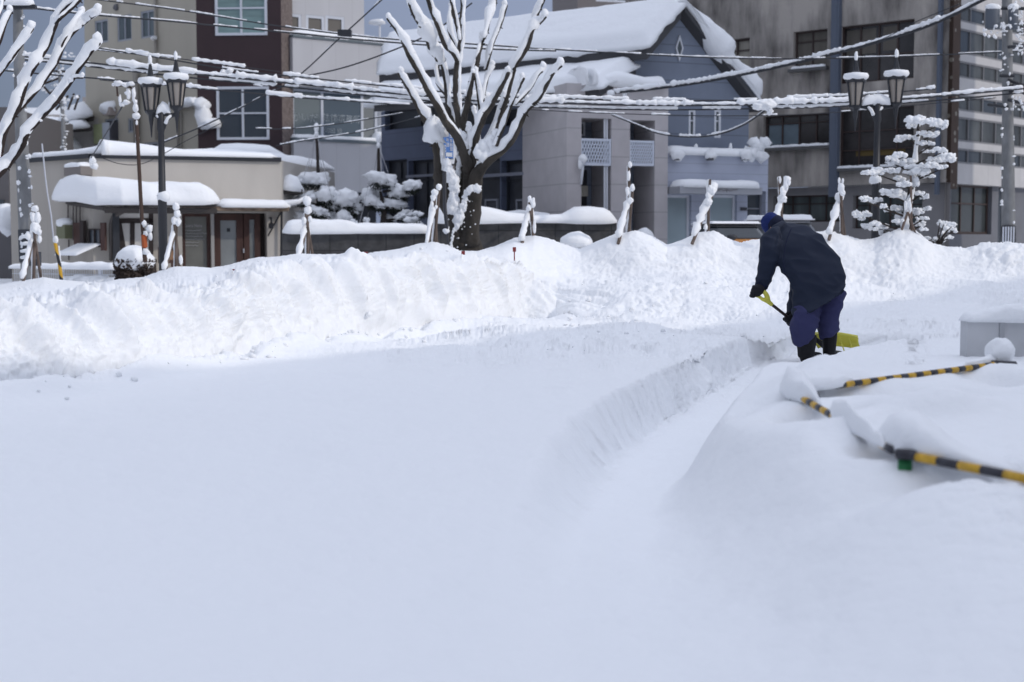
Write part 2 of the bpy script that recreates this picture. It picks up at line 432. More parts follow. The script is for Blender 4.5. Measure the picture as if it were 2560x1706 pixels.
DRIFTS = [(0.75, 13.6, .09, 1.1, 1.1), (1.2, 16.2, .10, 1.5, .5), (2.2, 17.5, .16, .8, .5), (0.8, 18.0, .12, .7, .5), (3.6, 16.0, .10, 1.1, .5), (4.9, 17.2, .14, 1.2, .5),
    (6.0, 15.6, .08, 1.3, .6), (-0.6, 15.2, .05, 1.2, .5), (3.4, 18.4, .10, .6, .4), (0.4, 11.2, .04, .8, .9)]
def build_ground():
    pxs = np.arange(-420, 2985, 3.1)
    az_in = np.arctan((pxs - 1280)/F)
    left = np.linspace(-math.pi, az_in[0], 150)[:-1]; right = np.linspace(az_in[-1], math.pi, 150)[1:-1]
    az = np.concatenate([left, az_in, right])
    nr = 640
    rf = np.concatenate([np.geomspace(1.0, 13.5, 800), np.linspace(13.5, 24, 1000)[1:], np.geomspace(24, 900, 220)[1:]])
    AZ, RF = np.meshgrid(az, rf, indexing='ij')
    cosz = np.cos(AZ)
    # radius so that forward distance is rf inside the view, a circle elsewhere
    k = np.where(np.abs(AZ) < 1.1, 1/np.maximum(cosz, 0.4), 1/0.4536)
    X = np.sin(AZ)*RF*k; Y = cosz*RF*k
    Z = terrain(X, Y)[0]
    Yp = np.maximum(Y, 0.5)
    ypx = 600 + (CAMZ - Z)/Yp*F
    ypx = np.clip(ypx, 300, 1850)
    dy = np.abs(np.diff(ypx, axis=1)) + 22*np.abs(np.diff(np.log(RF), axis=1)) + 0.02 + 120*np.abs(np.diff(Z, axis=1))*(RF[:, 1:] < 24)
    cum = np.concatenate([np.zeros((len(az), 1)), np.cumsum(dy, axis=1)], axis=1)
    # average neighbouring columns so rows run smoothly
    ker = 9; pad = np.pad(cum, ((ker, ker), (0, 0)), mode='edge')
    cs = np.cumsum(np.pad(pad, ((1, 0), (0, 0))), axis=0)
    cum = (cs[2*ker+1:] - cs[:-(2*ker+1)]) / (2*ker + 1)
    rows = np.zeros((len(az), nr))
    for i in range(len(az)):
        rows[i] = np.interp(np.linspace(0, cum[i, -1], nr), cum[i], rf)
    AZ = np.repeat(az[:, None], nr, 1); cosz = np.cos(AZ)
    k = np.where(np.abs(AZ) < 1.1, 1/np.maximum(cosz, 0.4), 1/0.4536)
    X = np.sin(AZ)*rows*k; Y = cosz*rows*k
    Z, clump, groove, wall, s = terrain(X, Y)
    Pn = np.stack([X, Y, Z], -1)
    du = np.gradient(Pn, axis=0); dv = np.gradient(Pn, axis=1)
    N = np.cross(dv, du); N /= np.linalg.norm(N, axis=-1, keepdims=True) + 1e-9
    N *= np.sign(N[..., 2:3] + 1e-6)
    near = (RF[0][None, :nr] * 0 + 1)
    # plough grooves that curve down the bank face
    along = X*0.72 + Y*0.69
    ph = along*1.5 + s*0.55
    g1 = pnoise(ph*1.9, s*0.9, 0*s) ; g2 = pnoise(ph*5.3, s*1.7, 0*s + 4)
    ridge = 1 - np.abs(pnoise(ph*2.6, s*0.6, 0*s + 9))*2.2
    disp = groove*(0.15*g1 + 0.09*g2 + 0.11*ridge - .06)
    big = fbm(X*1.1, Y*1.1, Z*1.1, 2)
    lumps = fbm(X*4.0, Y*4.0, Z*4.0, 4, 0.62, billow=True)
    crumbs = fbm(X*17, Y*17, Z*17, 2, 0.7, billow=True)
    disp = disp + clump*((0.13 - 0.07*groove)*big + (0.034 + 0.004*groove)*lumps*(0.75 + 1.1*pnoise(X*0.8, Y*0.8, 0*X + 3)) + 0.012*crumbs)
    # vertical shovel scars on the cut wall
    disp = disp + wall*sstep(5.5, 9.5, Y)*(0.035*pnoise(Y*9 + X*4, Z*2.0, 0*X) + 0.02*pnoise(Y*23, Z*3, 0*X))
    # slight texture of fresh snow, shallow dents
    fresh = (1 - np.clip(clump, 0, 1))*(Y < 16)
    disp = disp + fresh*(0.010*fbm(X*1.7, Y*1.7, 0*X, 3) + 0.0035*fbm(X*9, Y*9, 0*X, 2))
    dents = sstep(0.30, 0.55, pnoise(X*2.3, Y*2.0, 0*X + 21))*sstep(0.05, 0.35, pnoise(X*0.6, Y*0.9, 0*X + 2))*sstep(8.5, 4, np.abs(Y - 9.0) + 4)
    disp = disp - fresh*0.022*dents
    fringe = sstep(1.2, 1.9, X)*sstep(5.8, 5.2, Y)*(Y > 2)
    disp = disp + fringe*0.018*fbm(X*6, Y*6, 0*X, 3, .6, billow=True)
    Pn = Pn + N*disp[..., None]
    na = len(az)
    V = Pn.reshape(-1, 3)
    # close ring azimuthally, fill the centre
    idx = np.arange(na*nr).reshape(na, nr)
    nxt = np.roll(idx, -1, axis=0)
    a = idx[:, :-1].ravel(); b = idx[:, 1:].ravel(); c = nxt[:, 1:].ravel(); d = nxt[:, :-1].ravel()
    quads = np.stack([a, d, c, b], 1)
    cen = len(V)
    V = np.vstack([V, [[0, 0, 0.38]]])
    tris = np.stack([idx[:, 0], np.full(na, cen), nxt[:, 0]], 1)
    me = bpy.data.meshes.new("snow_ground")
    me.vertices.add(len(V)); me.vertices.foreach_set("co", V.astype(np.float32).ravel())
    nl = quads.size + tris.size
    me.loops.add(nl); me.loops.foreach_set("vertex_index", np.concatenate([quads.ravel(), tris.ravel()]).astype(np.int32))
    npoly = len(quads) + len(tris)
    me.polygons.add(npoly)
    st_ = np.concatenate([np.arange(len(quads))*4, quads.size + np.arange(len(tris))*3]).astype(np.int32)
    me.polygons.foreach_set("loop_start", st_)
    me.update(calc_edges=True); me.validate()
    me.polygons.foreach_set("use_smooth", np.ones(npoly, dtype=bool))
    me.materials.append(SNOWG)
    o = bpy.data.objects.new("snow_ground", me); col.objects.link(o)
    tag(o, "deep fresh snow over the ground, ploughed bank and shovelled path", None, None, "structure")
build_ground()
def gz(X, Y):
    return float(terrain(np.array([float(X)]), np.array([float(Y)]))[0][0])
# loose lumps that rolled off the bank and the shovelled heaps
def loose():
    mb = MB(); r = random.Random(5); n = 0
    X = []; 
    while len(X) < 300:
        px = r.uniform(-60, 1500) if r.random() < .55 else r.uniform(1150, 2300)
        if px < 1350 and r.random() < .85: Y = float(np.interp(px, BANK[:,0], BANK[:,1])) - abs(r.gauss(0, .35)) - .02
        else: Y = r.uniform(11.5, 18.5)
        x = (px - 1280)/F*Y
        if Y < 14.6 and float(np.interp(Y, XL[:,0], XL[:,1])) - .1 < x: continue
        if px < 450 and r.random() < .7: continue
        X.append((x, Y))
    A = np.array(X); Z = terrain(A[:,0], A[:,1])[0]
    for (x, y), z in zip(X, Z):
        q = .008 + .026*r.random()**3
        mb.blob((x, y, z + q*.3), (q*r.uniform(.8, 1.5), q, q*r.uniform(.6, 1)), sub=1, amp=.35, seed=x*7)
    o = mb.build("snow_clumps", SNOWG, None, smooth=True); tag(o, "loose clumps of snow scattered at the foot of the bank and over the churned snow", "snow clumps", None, "stuff")
loose()
# the building behind the camera whose shadow lies over the foreground
bw = mat("offstage_wall", (0.45, 0.44, 0.42), rough=0.9, noise=(1, 0.1, 3, (1, 1, 1)))
# ------------------------------------------------------------------ walls and buildings
UP = Vector((0, 0, 1))
class Wall:
    def __init__(s, pxl, Dl, pxr, Dr):
        s.a = P(pxl, 600, Dl); s.a.z = 0
        b = P(pxr, 600, Dr); b.z = 0
        s.L = (b - s.a).length
        s.u = (b - s.a).normalized()
        s.n = Vector((s.u.y, -s.u.x, 0))          # towards the camera
        s.b = b
    def hit(s, x, y):
        d = P(x, y, 10) - Vector((0, 0, CAMZ)); o = Vector((0, 0, CAMZ))
        t = (s.a - o).dot(s.n) / d.dot(s.n)
        q = o + d*t
        return (q - s.a).dot(s.u), q.z
    def pt(s, u, z, out=0.0): return s.a + s.u*u + s.n*out + UP*z
    def rect(s, x0, y0, x1, y1):
        xm, ym = (x0+x1)/2, (y0+y1)/2
        return s.hit(x0, ym)[0], s.hit(x1, ym)[0], s.hit(xm, y1)[1], s.hit(xm, y0)[1]   # u0,u1,z0,z1
    def box(s, mb, u0, u1, z0, z1, o0, o1, mi=0):
        mb.frame_box(s.a, s.u, s.n, UP, u0, u1, o0, o1, z0, z1, mi)
    def grid(s, mb, u0, u1, z0, z1, holes, depth=0.14, mi=0, out=0.0):
        us = sorted({u0, u1, *[h[0] for h in holes], *[h[1] for h in holes]}); zs = sorted({z0, z1, *[h[2] for h in holes], *[h[3] for h in holes]})
        us = [q for q in us if u0 - 1e-6 <= q <= u1 + 1e-6]; zs = [q for q in zs if z0 - 1e-6 <= q <= z1 + 1e-6]
        for i in range(len(us)-1):
            for j in range(len(zs)-1):
                cu, cz = (us[i]+us[i+1])/2, (zs[j]+zs[j+1])/2
                if any(h[0] < cu < h[1] and h[2] < cz < h[3] for h in holes): continue
                mb.add([s.pt(us[i], zs[j], out), s.pt(us[i+1], zs[j], out), s.pt(us[i+1], zs[j+1], out), s.pt(us[i], zs[j+1], out)], [(0,1,2,3)], mi)
        for h in holes:
            c = [(h[0], h[2]), (h[1], h[2]), (h[1], h[3]), (h[0], h[3])]
            for k in range(4):
                p, q = c[k], c[(k+1) % 4]
                mb.add([s.pt(p[0], p[1], out), s.pt(q[0], q[1], out), s.pt(q[0], q[1], out-depth), s.pt(p[0], p[1], out-depth)], [(0,1,2,3)], mi)
    def window(s, parent, r, fm, gm, mull=(), trans=(), fw=0.05, inset=0.07, name="window", panes=None, out=0.0, label=None):
        u0, u1, z0, z1 = r
        mb = MB(); o1 = out - inset + 0.03; o0 = out - inset - 0.03
        s.box(mb, u0, u0+fw, z0, z1, o0, o1); s.box(mb, u1-fw, u1, z0, z1, o0, o1)
        s.box(mb, u0+fw, u1-fw, z1-fw, z1, o0, o1); s.box(mb, u0+fw, u1-fw, z0, z0+fw, o0, o1)
        ms = [u0 + (u1-u0)*m for m in mull]
        for m in ms: s.box(mb, m-fw*.4, m+fw*.4, z0+fw, z1-fw, o0, o1)
        edges = [u0+fw] + ms + [u1-fw]
        for t in trans:
            zt = z0 + (z1-z0)*t
            for i in range(len(edges)-1):
                a = edges[i] + (fw*.4 if i else 0); b = edges[i+1] - (fw*.4 if i < len(edges)-2 else 0)
                s.box(mb, a, b, zt-fw*.3, zt+fw*.3, o0+.004, o1-.004)
        w = mb.build(name, fm, parent)
        if label: w["label"] = label
        gms = panes if panes else [gm]
        for i in range(len(edges)-1):
            pass
        if panes and len(panes) == len(edges)-1:
            for i, g in enumerate(panes):
                pb = MB(); s.box(pb, edges[i], edges[i+1], z0+fw, z1-fw, o0+.012, o0+.022)
                pb.build("pane", g, w)
        else:
            pb = MB(); s.box(pb, u0+fw*.9, u1-fw*.9, z0+fw*.9, z1-fw*.9, o0+.012, o0+.022)
            pb.build("pane", gm, w)
        return w

def snow_strip(mb, pts, wid, hgt, side=None, n=11, steps=None, seed=0, rough=0.12, sag=0.12, lump=0.15):
    """a roll of snow lying along a line of base points; flat below, rounded above, uneven"""
    pts = [Vector(p) for p in pts]
    if not hasattr(wid, '__len__'): wid = [wid]*len(pts)
    if not hasattr(hgt, '__len__'): hgt = [hgt]*len(pts)
    Ls = [0]
    for i in range(1, len(pts)): Ls.append(Ls[-1] + (pts[i]-pts[i-1]).length)
    if steps is None: steps = max(4, int(Ls[-1]/(0.35*max(max(wid)*.5, 0.05))))
    steps = min(steps, 260)
    rings = []
    for k in range(steps+1):
        l = Ls[-1]*k/steps
        i = 0
        while i < len(pts)-2 and Ls[i+1] < l: i += 1
        t = (l-Ls[i])/max(Ls[i+1]-Ls[i], 1e-9)
        e = min(1, math.sqrt(max(0, 1-(1-min(k, steps-k)/(steps*0.5)*1.0)**16)) if steps > 3 else 1)
        e = max(e, 0.35)
        endd = min(l, Ls[-1]-l); rr = max(min(wid[i]*.5, hgt[i]*.9), .01)
        e = math.sqrt(max(0.06, 1-(1-min(1, endd/rr))**2))
        rings.append((pts[i].lerp(pts[i+1], t), lerp(wid[i], wid[i+1], t)*(.4+.6*e), lerp(hgt[i], hgt[i+1], t)*e, l))
    base = len(mb.v); vs = []
    d = (pts[-1]-pts[0]); d.z = 0
    sd = Vector(side) if side is not None else Vector((d.y, -d.x, 0)).normalized()
    for (p, w, h, l) in rings:
        for k in range(n):
            a = math.pi*(k/(n-1))
            ca, sa = math.cos(a), math.sin(a)
            x = math.copysign(abs(ca)**0.75, ca)*w*.5; z = (sa**0.6)*h
            nz = float(pnoise(l/max(w, .02)*1.1+seed*9.1, ca*1.2+seed, sa*1.2)) + .5*float(pnoise(l/max(w, .02)*3.1+seed*4, ca*2+seed, sa*2))
            x *= 1 + rough*nz; z = z*(1 + lump*nz*1.6) - (sag*h*abs(ca)**3)
            vs.append(p + sd*x + UP*z)
    fs = []
    for i in range(len(rings)-1):
        for k in range(n):
            a = i*n+k; b = i*n+(k+1) % n
            fs.append((a, a+n, b+n, b))
    fs.append(tuple(range(n))); fs.append(tuple((len(rings)-1)*n+k for k in range(n))[::-1])
    mb.add(vs, fs)
    return mb

def snow_slab(mb, A, B, C, D, thick, nu=40, nv=24, seed=0, edge=0.12, lump=0.12, drop=0.0, hump=None):
    """snow lying on the quad A-B (front edge) D-C (back edge), rounded at the rim"""
    A, B, C, D = map(Vector, (A, B, C, D)); vs = []; lw = ((B-A).length + (C-D).length)/2; lh = ((D-A).length + (C-B).length)/2
    for side_ in (0, 1):
        for j in range(nv+1):
            for i in range(nu+1):
                u = i/nu; v = j/nv
                p = A.lerp(B, u).lerp(D.lerp(C, u), v)
                du = min(u, 1-u)*lw; dv = min(v, 1-v)*lh; r = max(thick*.8, .02)
                e = math.sqrt(max(0, 1-(1-min(1, du/r))**2))*math.sqrt(max(0, 1-(1-min(1, dv/r))**2))
                if side_ == 0:
                    nzv = float(pnoise(u*lw*.9+seed*7, v*lh*.9+seed, seed)) + .4*float(pnoise(u*lw*3+seed*7, v*lh*3+seed, seed))
                    hh = thick*(1 + (hump(u, v) if hump else 0))
                    p = p + UP*(hh*(0.25+.75*e)*(1+lump*2*nzv)) 
                    bul = edge*thick*(1-e)
                    sgu = -1 if u < .5 else 1; sgv = -1 if v < .5 else 1
                    p += (B-A).normalized()*sgu*bul*.0
                else:
                    p = p - UP*drop
                vs.append(p)
    N = (nu+1)*(nv+1); fs = []
    for j in range(nv):
        for i in range(nu):
            a = j*(nu+1)+i; fs.append((a, a+1, a+nu+2, a+nu+1)); fs.append((N+a, N+a+nu+1, N+a+nu+2, N+a+1))
    # bulging rim: an extra ring pushed outwards
    ring = [i for i in range(nu+1)] + [j*(nu+1)+nu for j in range(1, nv+1)] + [nv*(nu+1)+i for i in range(nu-1, -1, -1)] + [j*(nu+1) for j in range(nv-1, 0, -1)]
    cen = (A+B+C+D)/4
    base = len(vs)
    for r_ in ring:
        q = (vs[r_] + vs[N+r_])/2
        i = r_ % (nu+1); j = r_//(nu+1)
        out = Vector((0, 0, 0))
        if i == 0: out -= (B-A).normalized()
        if i == nu: out += (B-A).normalized()
        if j == 0: out -= (D-A).normalized()
        if j == nv: out += (D-A).normalized()
        out.normalize()
        nz = float(pnoise(q.x*2.5+seed, q.y*2.5, q.z*2.5))
        vs.append(q + out*thick*edge*(1+1.2*nz) - UP*thick*.06*(1+nz))
    m = len(ring)
    for k in range(m):
        a, b = ring[k], ring[(k+1) % m]; c, d = base+k, base+(k+1) % m
        fs.append((a, c, d, b)); fs.append((c, N+a, N+b, d))
    mb.add(vs, fs)
    return mb

def back_box(mb, walls_pts, z0, z1, mi=0):
    """vertical faces and a flat top for footprint corners given anticlockwise or clockwise, open where None"""
    n = len(walls_pts)
    for i in range(n):
        p, q = walls_pts[i], walls_pts[(i+1) % n]
        if p[1]: continue
        a, b = p[0], q[0]
        mb.add([(a.x, a.y, z0), (b.x, b.y, z0), (b.x, b.y, z1), (a.x, a.y, z1)], [(0,1,2,3)], mi)
    mb.add([(p[0].x, p[0].y, z1) for p in walls_pts], [tuple(range(n))], mi)

def text_mesh(name, s, wall, u0, u1, z0, z1, m, parent, out=0.012, squeeze=True):
    cu = bpy.data.curves.new("txt", 'FONT'); cu.body = s; cu.extrude = 0.0; cu.resolution_u = 2
    to = bpy.data.objects.new("txt", cu); col.objects.link(to)
    dg = bpy.context.evaluated_depsgraph_get(); dg.update()
    me = bpy.data.meshes.new_from_object(to.evaluated_get(dg))
    bpy.data.objects.remove(to, do_unlink=True)
    if len(me.vertices) == 0: return None
    xs = [v.co.x for v in me.vertices]; ys = [v.co.y for v in me.vertices]
    x0, x1, y0, y1 = min(xs), max(xs), min(ys), max(ys)
    for v in me.vertices:
        u = u0 + (v.co.x-x0)/(x1-x0)*(u1-u0); z = z0 + (v.co.y-y0)/max(y1-y0, 1e-6)*(z1-z0)
        v.co = wall.pt(u, z, out)
    me.materials.clear(); me.materials.append(m); me.name = name
    o = bpy.data.objects.new(name, me); col.objects.link(o)
    if parent:
        o.parent = parent; me.transform(Matrix.Translation(-wloc(parent)))
    return o

def squiggle(name, wall, u0, u1, z, h, m, parent, out, seed):
    r = random.Random(seed); mb = MB(); u = u0; pts = []
    while u < u1:
        pts.append(wall.pt(u, z + r.uniform(-h, h), out)); u += h*r.uniform(.5, 1.1)
    mb.tube(pts, .008, 4); return mb.build(name, m, parent)
def building(name, at, label, cat="building", group=None):
    return empty(name, at, label, cat, group)

# ---------------- unseen-from-here houses behind and right of the camera; they shade the place
def offstage(name, c, ux, w, d, h, label):
    e = building(name, Vector((c[0], c[1], 0)), label)
    mb = MB(); ux = Vector(ux).normalized(); uy = Vector((-ux.y, ux.x, 0))
    mb.frame_box(Vector((c[0], c[1], 0)), ux, uy, UP, 0, w, -d, 0, 0, h)
    mb.build("wall", bw, e)
    s = MB(); mb2 = s.frame_box(Vector((c[0], c[1], 0)), ux, uy, UP, -.2, w+.2, -d-.2, 0, h+.003, h+.4); mb2.build("roof_snow", SNOW, e)
offstage("flat_roofed_building", (-5.9, -20.1), (.685, .729, 0), 45, 12, 10.3, "long flat roofed block behind the viewer whose shade covers the near snow")
offstage("tall_building", (22, 35), (1, 0, 0), 4.5, 12.7, 20.5, "tall block across the side street beyond the right edge of the view")

# ---------------- gabled slate-blue house with a beige porch and a pale annex
BLUE = mat("slate_blue_siding", (0.20, 0.23, 0.29), rough=0.75, noise=(1.5, 0.08, 3, (1, 1, 1)), build=panel_lines(0.42, 0, dark=.72, w=.03))
BEIGE = mat("beige_stucco_panel", (0.47, 0.445, 0.45), rough=0.9, noise=(3, 0.06, 3, (1, 1, 1)), build=panel_lines(0.62, 0, dark=.8, w=.03))
PALE = mat("pale_blue_siding", (0.42, 0.45, 0.54), rough=0.75, noise=(2, 0.05, 3, (1, 1, 1)), build=panel_lines(0.22, 0, dark=.85, w=.025))
TRIMW = mat("white_trim", (0.66, 0.68, 0.72), rough=0.6)
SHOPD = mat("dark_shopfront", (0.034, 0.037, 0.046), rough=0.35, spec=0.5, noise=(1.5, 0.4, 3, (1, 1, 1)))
house = building("gabled_house", P(1700, 600, 34), "slate blue gabled house with snow covered roof and beige porch")
Wg = Wall(1460, 33.4, 1872, 35.1)
apx = Wg.hit(1700, 14)
def gable_face():
    mb = MB()
    slits = [Wg.rect(1722, 275, 1738, 343), Wg.rect(1786, 275, 1802, 345)]
    # lower part as a grid with the slit openings, upper part as a polygon
    zt = Wg.hit(1872, 262)[1]
    uR = Wg.hit(1872, 300)[0]; uL = Wg.hit(1540, 300)[0]
    Wg.grid(mb, uL, uR, 0, zt, slits, 0.12)
    poly = [(uR, zt), Wg.hit(1845, 205), Wg.hit(1790, 130), Wg.hit(1745, 70), apx, Wg.hit(1655, 75), Wg.hit(1600, 135), Wg.hit(1545, 205), (uL, zt)]
    mb.add([Wg.pt(u, z) for u, z in poly], [tuple(range(len(poly)))])
    mb.build("gable_wall", BLUE, house)
    for s in slits: Wg.window(house, s, TRIMW, GLASS_M, fw=.05, inset=.03, trans=(.6,))
    # diamond window
    c = Wg.hit(1697, 121); hw = .105; hh = .31
    d = MB(); dm = MB()
    outer = [(c[0], c[1]+hh), (c[0]+hw, c[1]), (c[0], c[1]-hh), (c[0]-hw, c[1])]
    inner = [(c[0], c[1]+hh*.68), (c[0]+hw*.68, c[1]), (c[0], c[1]-hh*.68), (c[0]-hw*.68, c[1])]
    for k in range(4):
        a, b, e, f = outer[k], outer[(k+1) % 4], inner[(k+1) % 4], inner[k]
        vs = [Wg.pt(q[0], q[1], o) for o in (.002, .05) for q in (a, b, e, f)]
        d.add(vs, [(4,7,6,5), (0,1,5,4), (2,3,7,6), (1,2,6,5), (3,0,4,7)])
    w = d.build("diamond_window", TRIMW, house)
    dm.add([Wg.pt(q[0], q[1], .012) for q in inner], [(0,1,2,3)]); dm.build("pane", GLASS_M, w)
gable_face()
# right eave board (dark verge) and its hanging snow
vb = MB(); vp = [Wg.hit(*q) for q in ((1703, 8), (1745, 62), (1790, 122), (1845, 197), (1893, 262))]
vb.tube([Wg.pt(u, z, .18) for u, z in vp], .07, 6)
vb.build("verge_board", mat("verge_grey", (.10, .12, .15), .6), house)
vs_ = MB()
vs_.tube([Wg.pt(*Wg.hit(*q), .1) for q in ((1700, 4), (1722, 30), (1750, 62), (1778, 100), (1800, 125), (1812, 148), (1840, 168), (1862, 190), (1878, 214), (1890, 240))],
         [.07, .12, .22, .34, .36, .22, .13, .2, .24, .10], 12, rough=.06, steps=3, seed=4)
vs_.build("verge_snow", SNOW, house, smooth=True)
# left roof slope in two tiers, ridge running back to the left
rdir = Vector((-.79, .61, 0))
apex = Wg.pt(apx[0], apx[1], .25)
def roofpt(x, y, t):                      # point seen at (x,y) and t metres back along the ridge direction, found by depth
    return P(x, y, t)
def slope_quad(p0, p1, p2, p3, th, nm, m, seed, lump=.1):
    mb = MB(); snow_slab(mb, p0, p1, p2, p3, th, 60, 26, seed=seed, lump=lump, edge=.35, drop=.02); mb.build(nm, m, house, smooth=True)
RF_ = mat("roof_tile_dark", (.06, .06, .065), .8)
# upper slab: eave (front) from left to right, ridge behind
uA = P(948, 186, 38.0); uB = P(1618, 118, 33.0); uC = P(1703, 16, 34.0); uD = P(965, 104, 39.9)
slope_quad(uA, uB, uC, uD, .34, "roof_snow", SNOW, 2, .06)
lA = P(935, 262, 36.4); lB = P(1500, 222, 31.9); lC = P(1590, 168, 33.3); lD = P(945, 228, 38.5)
slope_quad(lA, lB, lC, lD, .30, "roof_snow", SNOW, 5, .06)
rm = MB()
def quadslab(mb, a, b, c, d, t):
    vs = [Vector(q) for q in (a, b, c, d)]; vs += [q - UP*t for q in vs]
    mb.add(vs, [(0,1,2,3), (7,6,5,4), (0,4,5,1), (1,5,6,2), (2,6,7,3), (3,7,4,0)])
quadslab(rm, uA-UP*.04, uB-UP*.04, uC-UP*.04, uD-UP*.04, .24)
quadslab(rm, lA-UP*.04, lB-UP*.04, lC-UP*.04, lD-UP*.04, .14)
# right-hand slope behind the verge
e1 = Wg.pt(*Wg.hit(1893, 262), .25); r1 = e1 + Vector((-7.5, 5.9, 0))
quadslab(rm, apex-UP*.05, e1-UP*.05, r1-UP*.05, apex-UP*.05+Vector((-7.5, 5.9, 0)), .14)
rm.build("roof", RF_, house)
rs = MB(); snow_slab(rs, e1+Vector((0,0,.0)), r1, apex+Vector((-7.5, 5.9, 0)), apex, .32, 20, 20, seed=9, edge=.3); rs.build("roof_snow", SNOW, house, smooth=True)
# long left shopfront under the eave
Wf = Wall(955, 39.6, 1400, 33.6)
def front():
    up = [Wf.rect(962, 268, 1121, 318), Wf.rect(1123, 268, 1252, 314), Wf.rect(1254, 268, 1374, 311)]
    lo = [Wf.rect(960, 400, 1018, 545), Wf.rect(1021, 400, 1087, 545), Wf.rect(1090, 400, 1250, 545), Wf.rect(1253, 400, 1336, 545), Wf.rect(1339, 400, 1380, 545)]
    h0 = Wf.hit(1170, 600)[1]
    mb = MB(); Wf.grid(mb, 0, Wf.L, -.2, Wf.hit(1170, 252)[1], up + lo, .25); mb.build("front_wall", mat("slate_blue_band", (.12, .14, .20), .7, noise=(2, .06, 2, (1, 1, 1)), build=panel_lines(.36, 0, dark=.85, w=.03)), house)
    for r in up: Wf.window(house, r, BLACKM, SHOPD, fw=.05, mull=(.5,), inset=.2)
    for i, r in enumerate(lo): Wf.window(house, r, BLACKM, SHOPD, fw=.07, mull=(.5,) if r[1]-r[0] > 1 else (), trans=(.66,), inset=.2, name="shop_window")
    # pale rail, small framed lower lights
    for rc in ((1205, 432, 1372, 440), (1022, 437, 1095, 443)):
        rl = MB(); a = Wf.rect(*rc); Wf.box(rl, a[0], a[1], a[2], a[3], .02, .1); rl.build("rail", mat("grey_rail", (.2, .21, .25), .6), house)
    for x0, x1 in ((1216, 1248), (1294, 1330)):
        a = Wf.rect(x0, 498, x1, 528); Wf.window(house, a, mat("frame_grey", (.2, .21, .24), .6), SHOPD, fw=.05, inset=-.03, name="hatch")
    sn = MB(); z = Wf.hit(1170, 250)[1]
    pts = [Wf.pt(u, z + .02 + .06*math.sin(u*2.2), .35) for u in np.linspace(.2, Wf.L-.3, 14)]
    snow_strip(sn, pts, .9, .28, seed=3, rough=.2, lump=.3); sn.build("eave_snow", SNOW, house, smooth=True)
front()
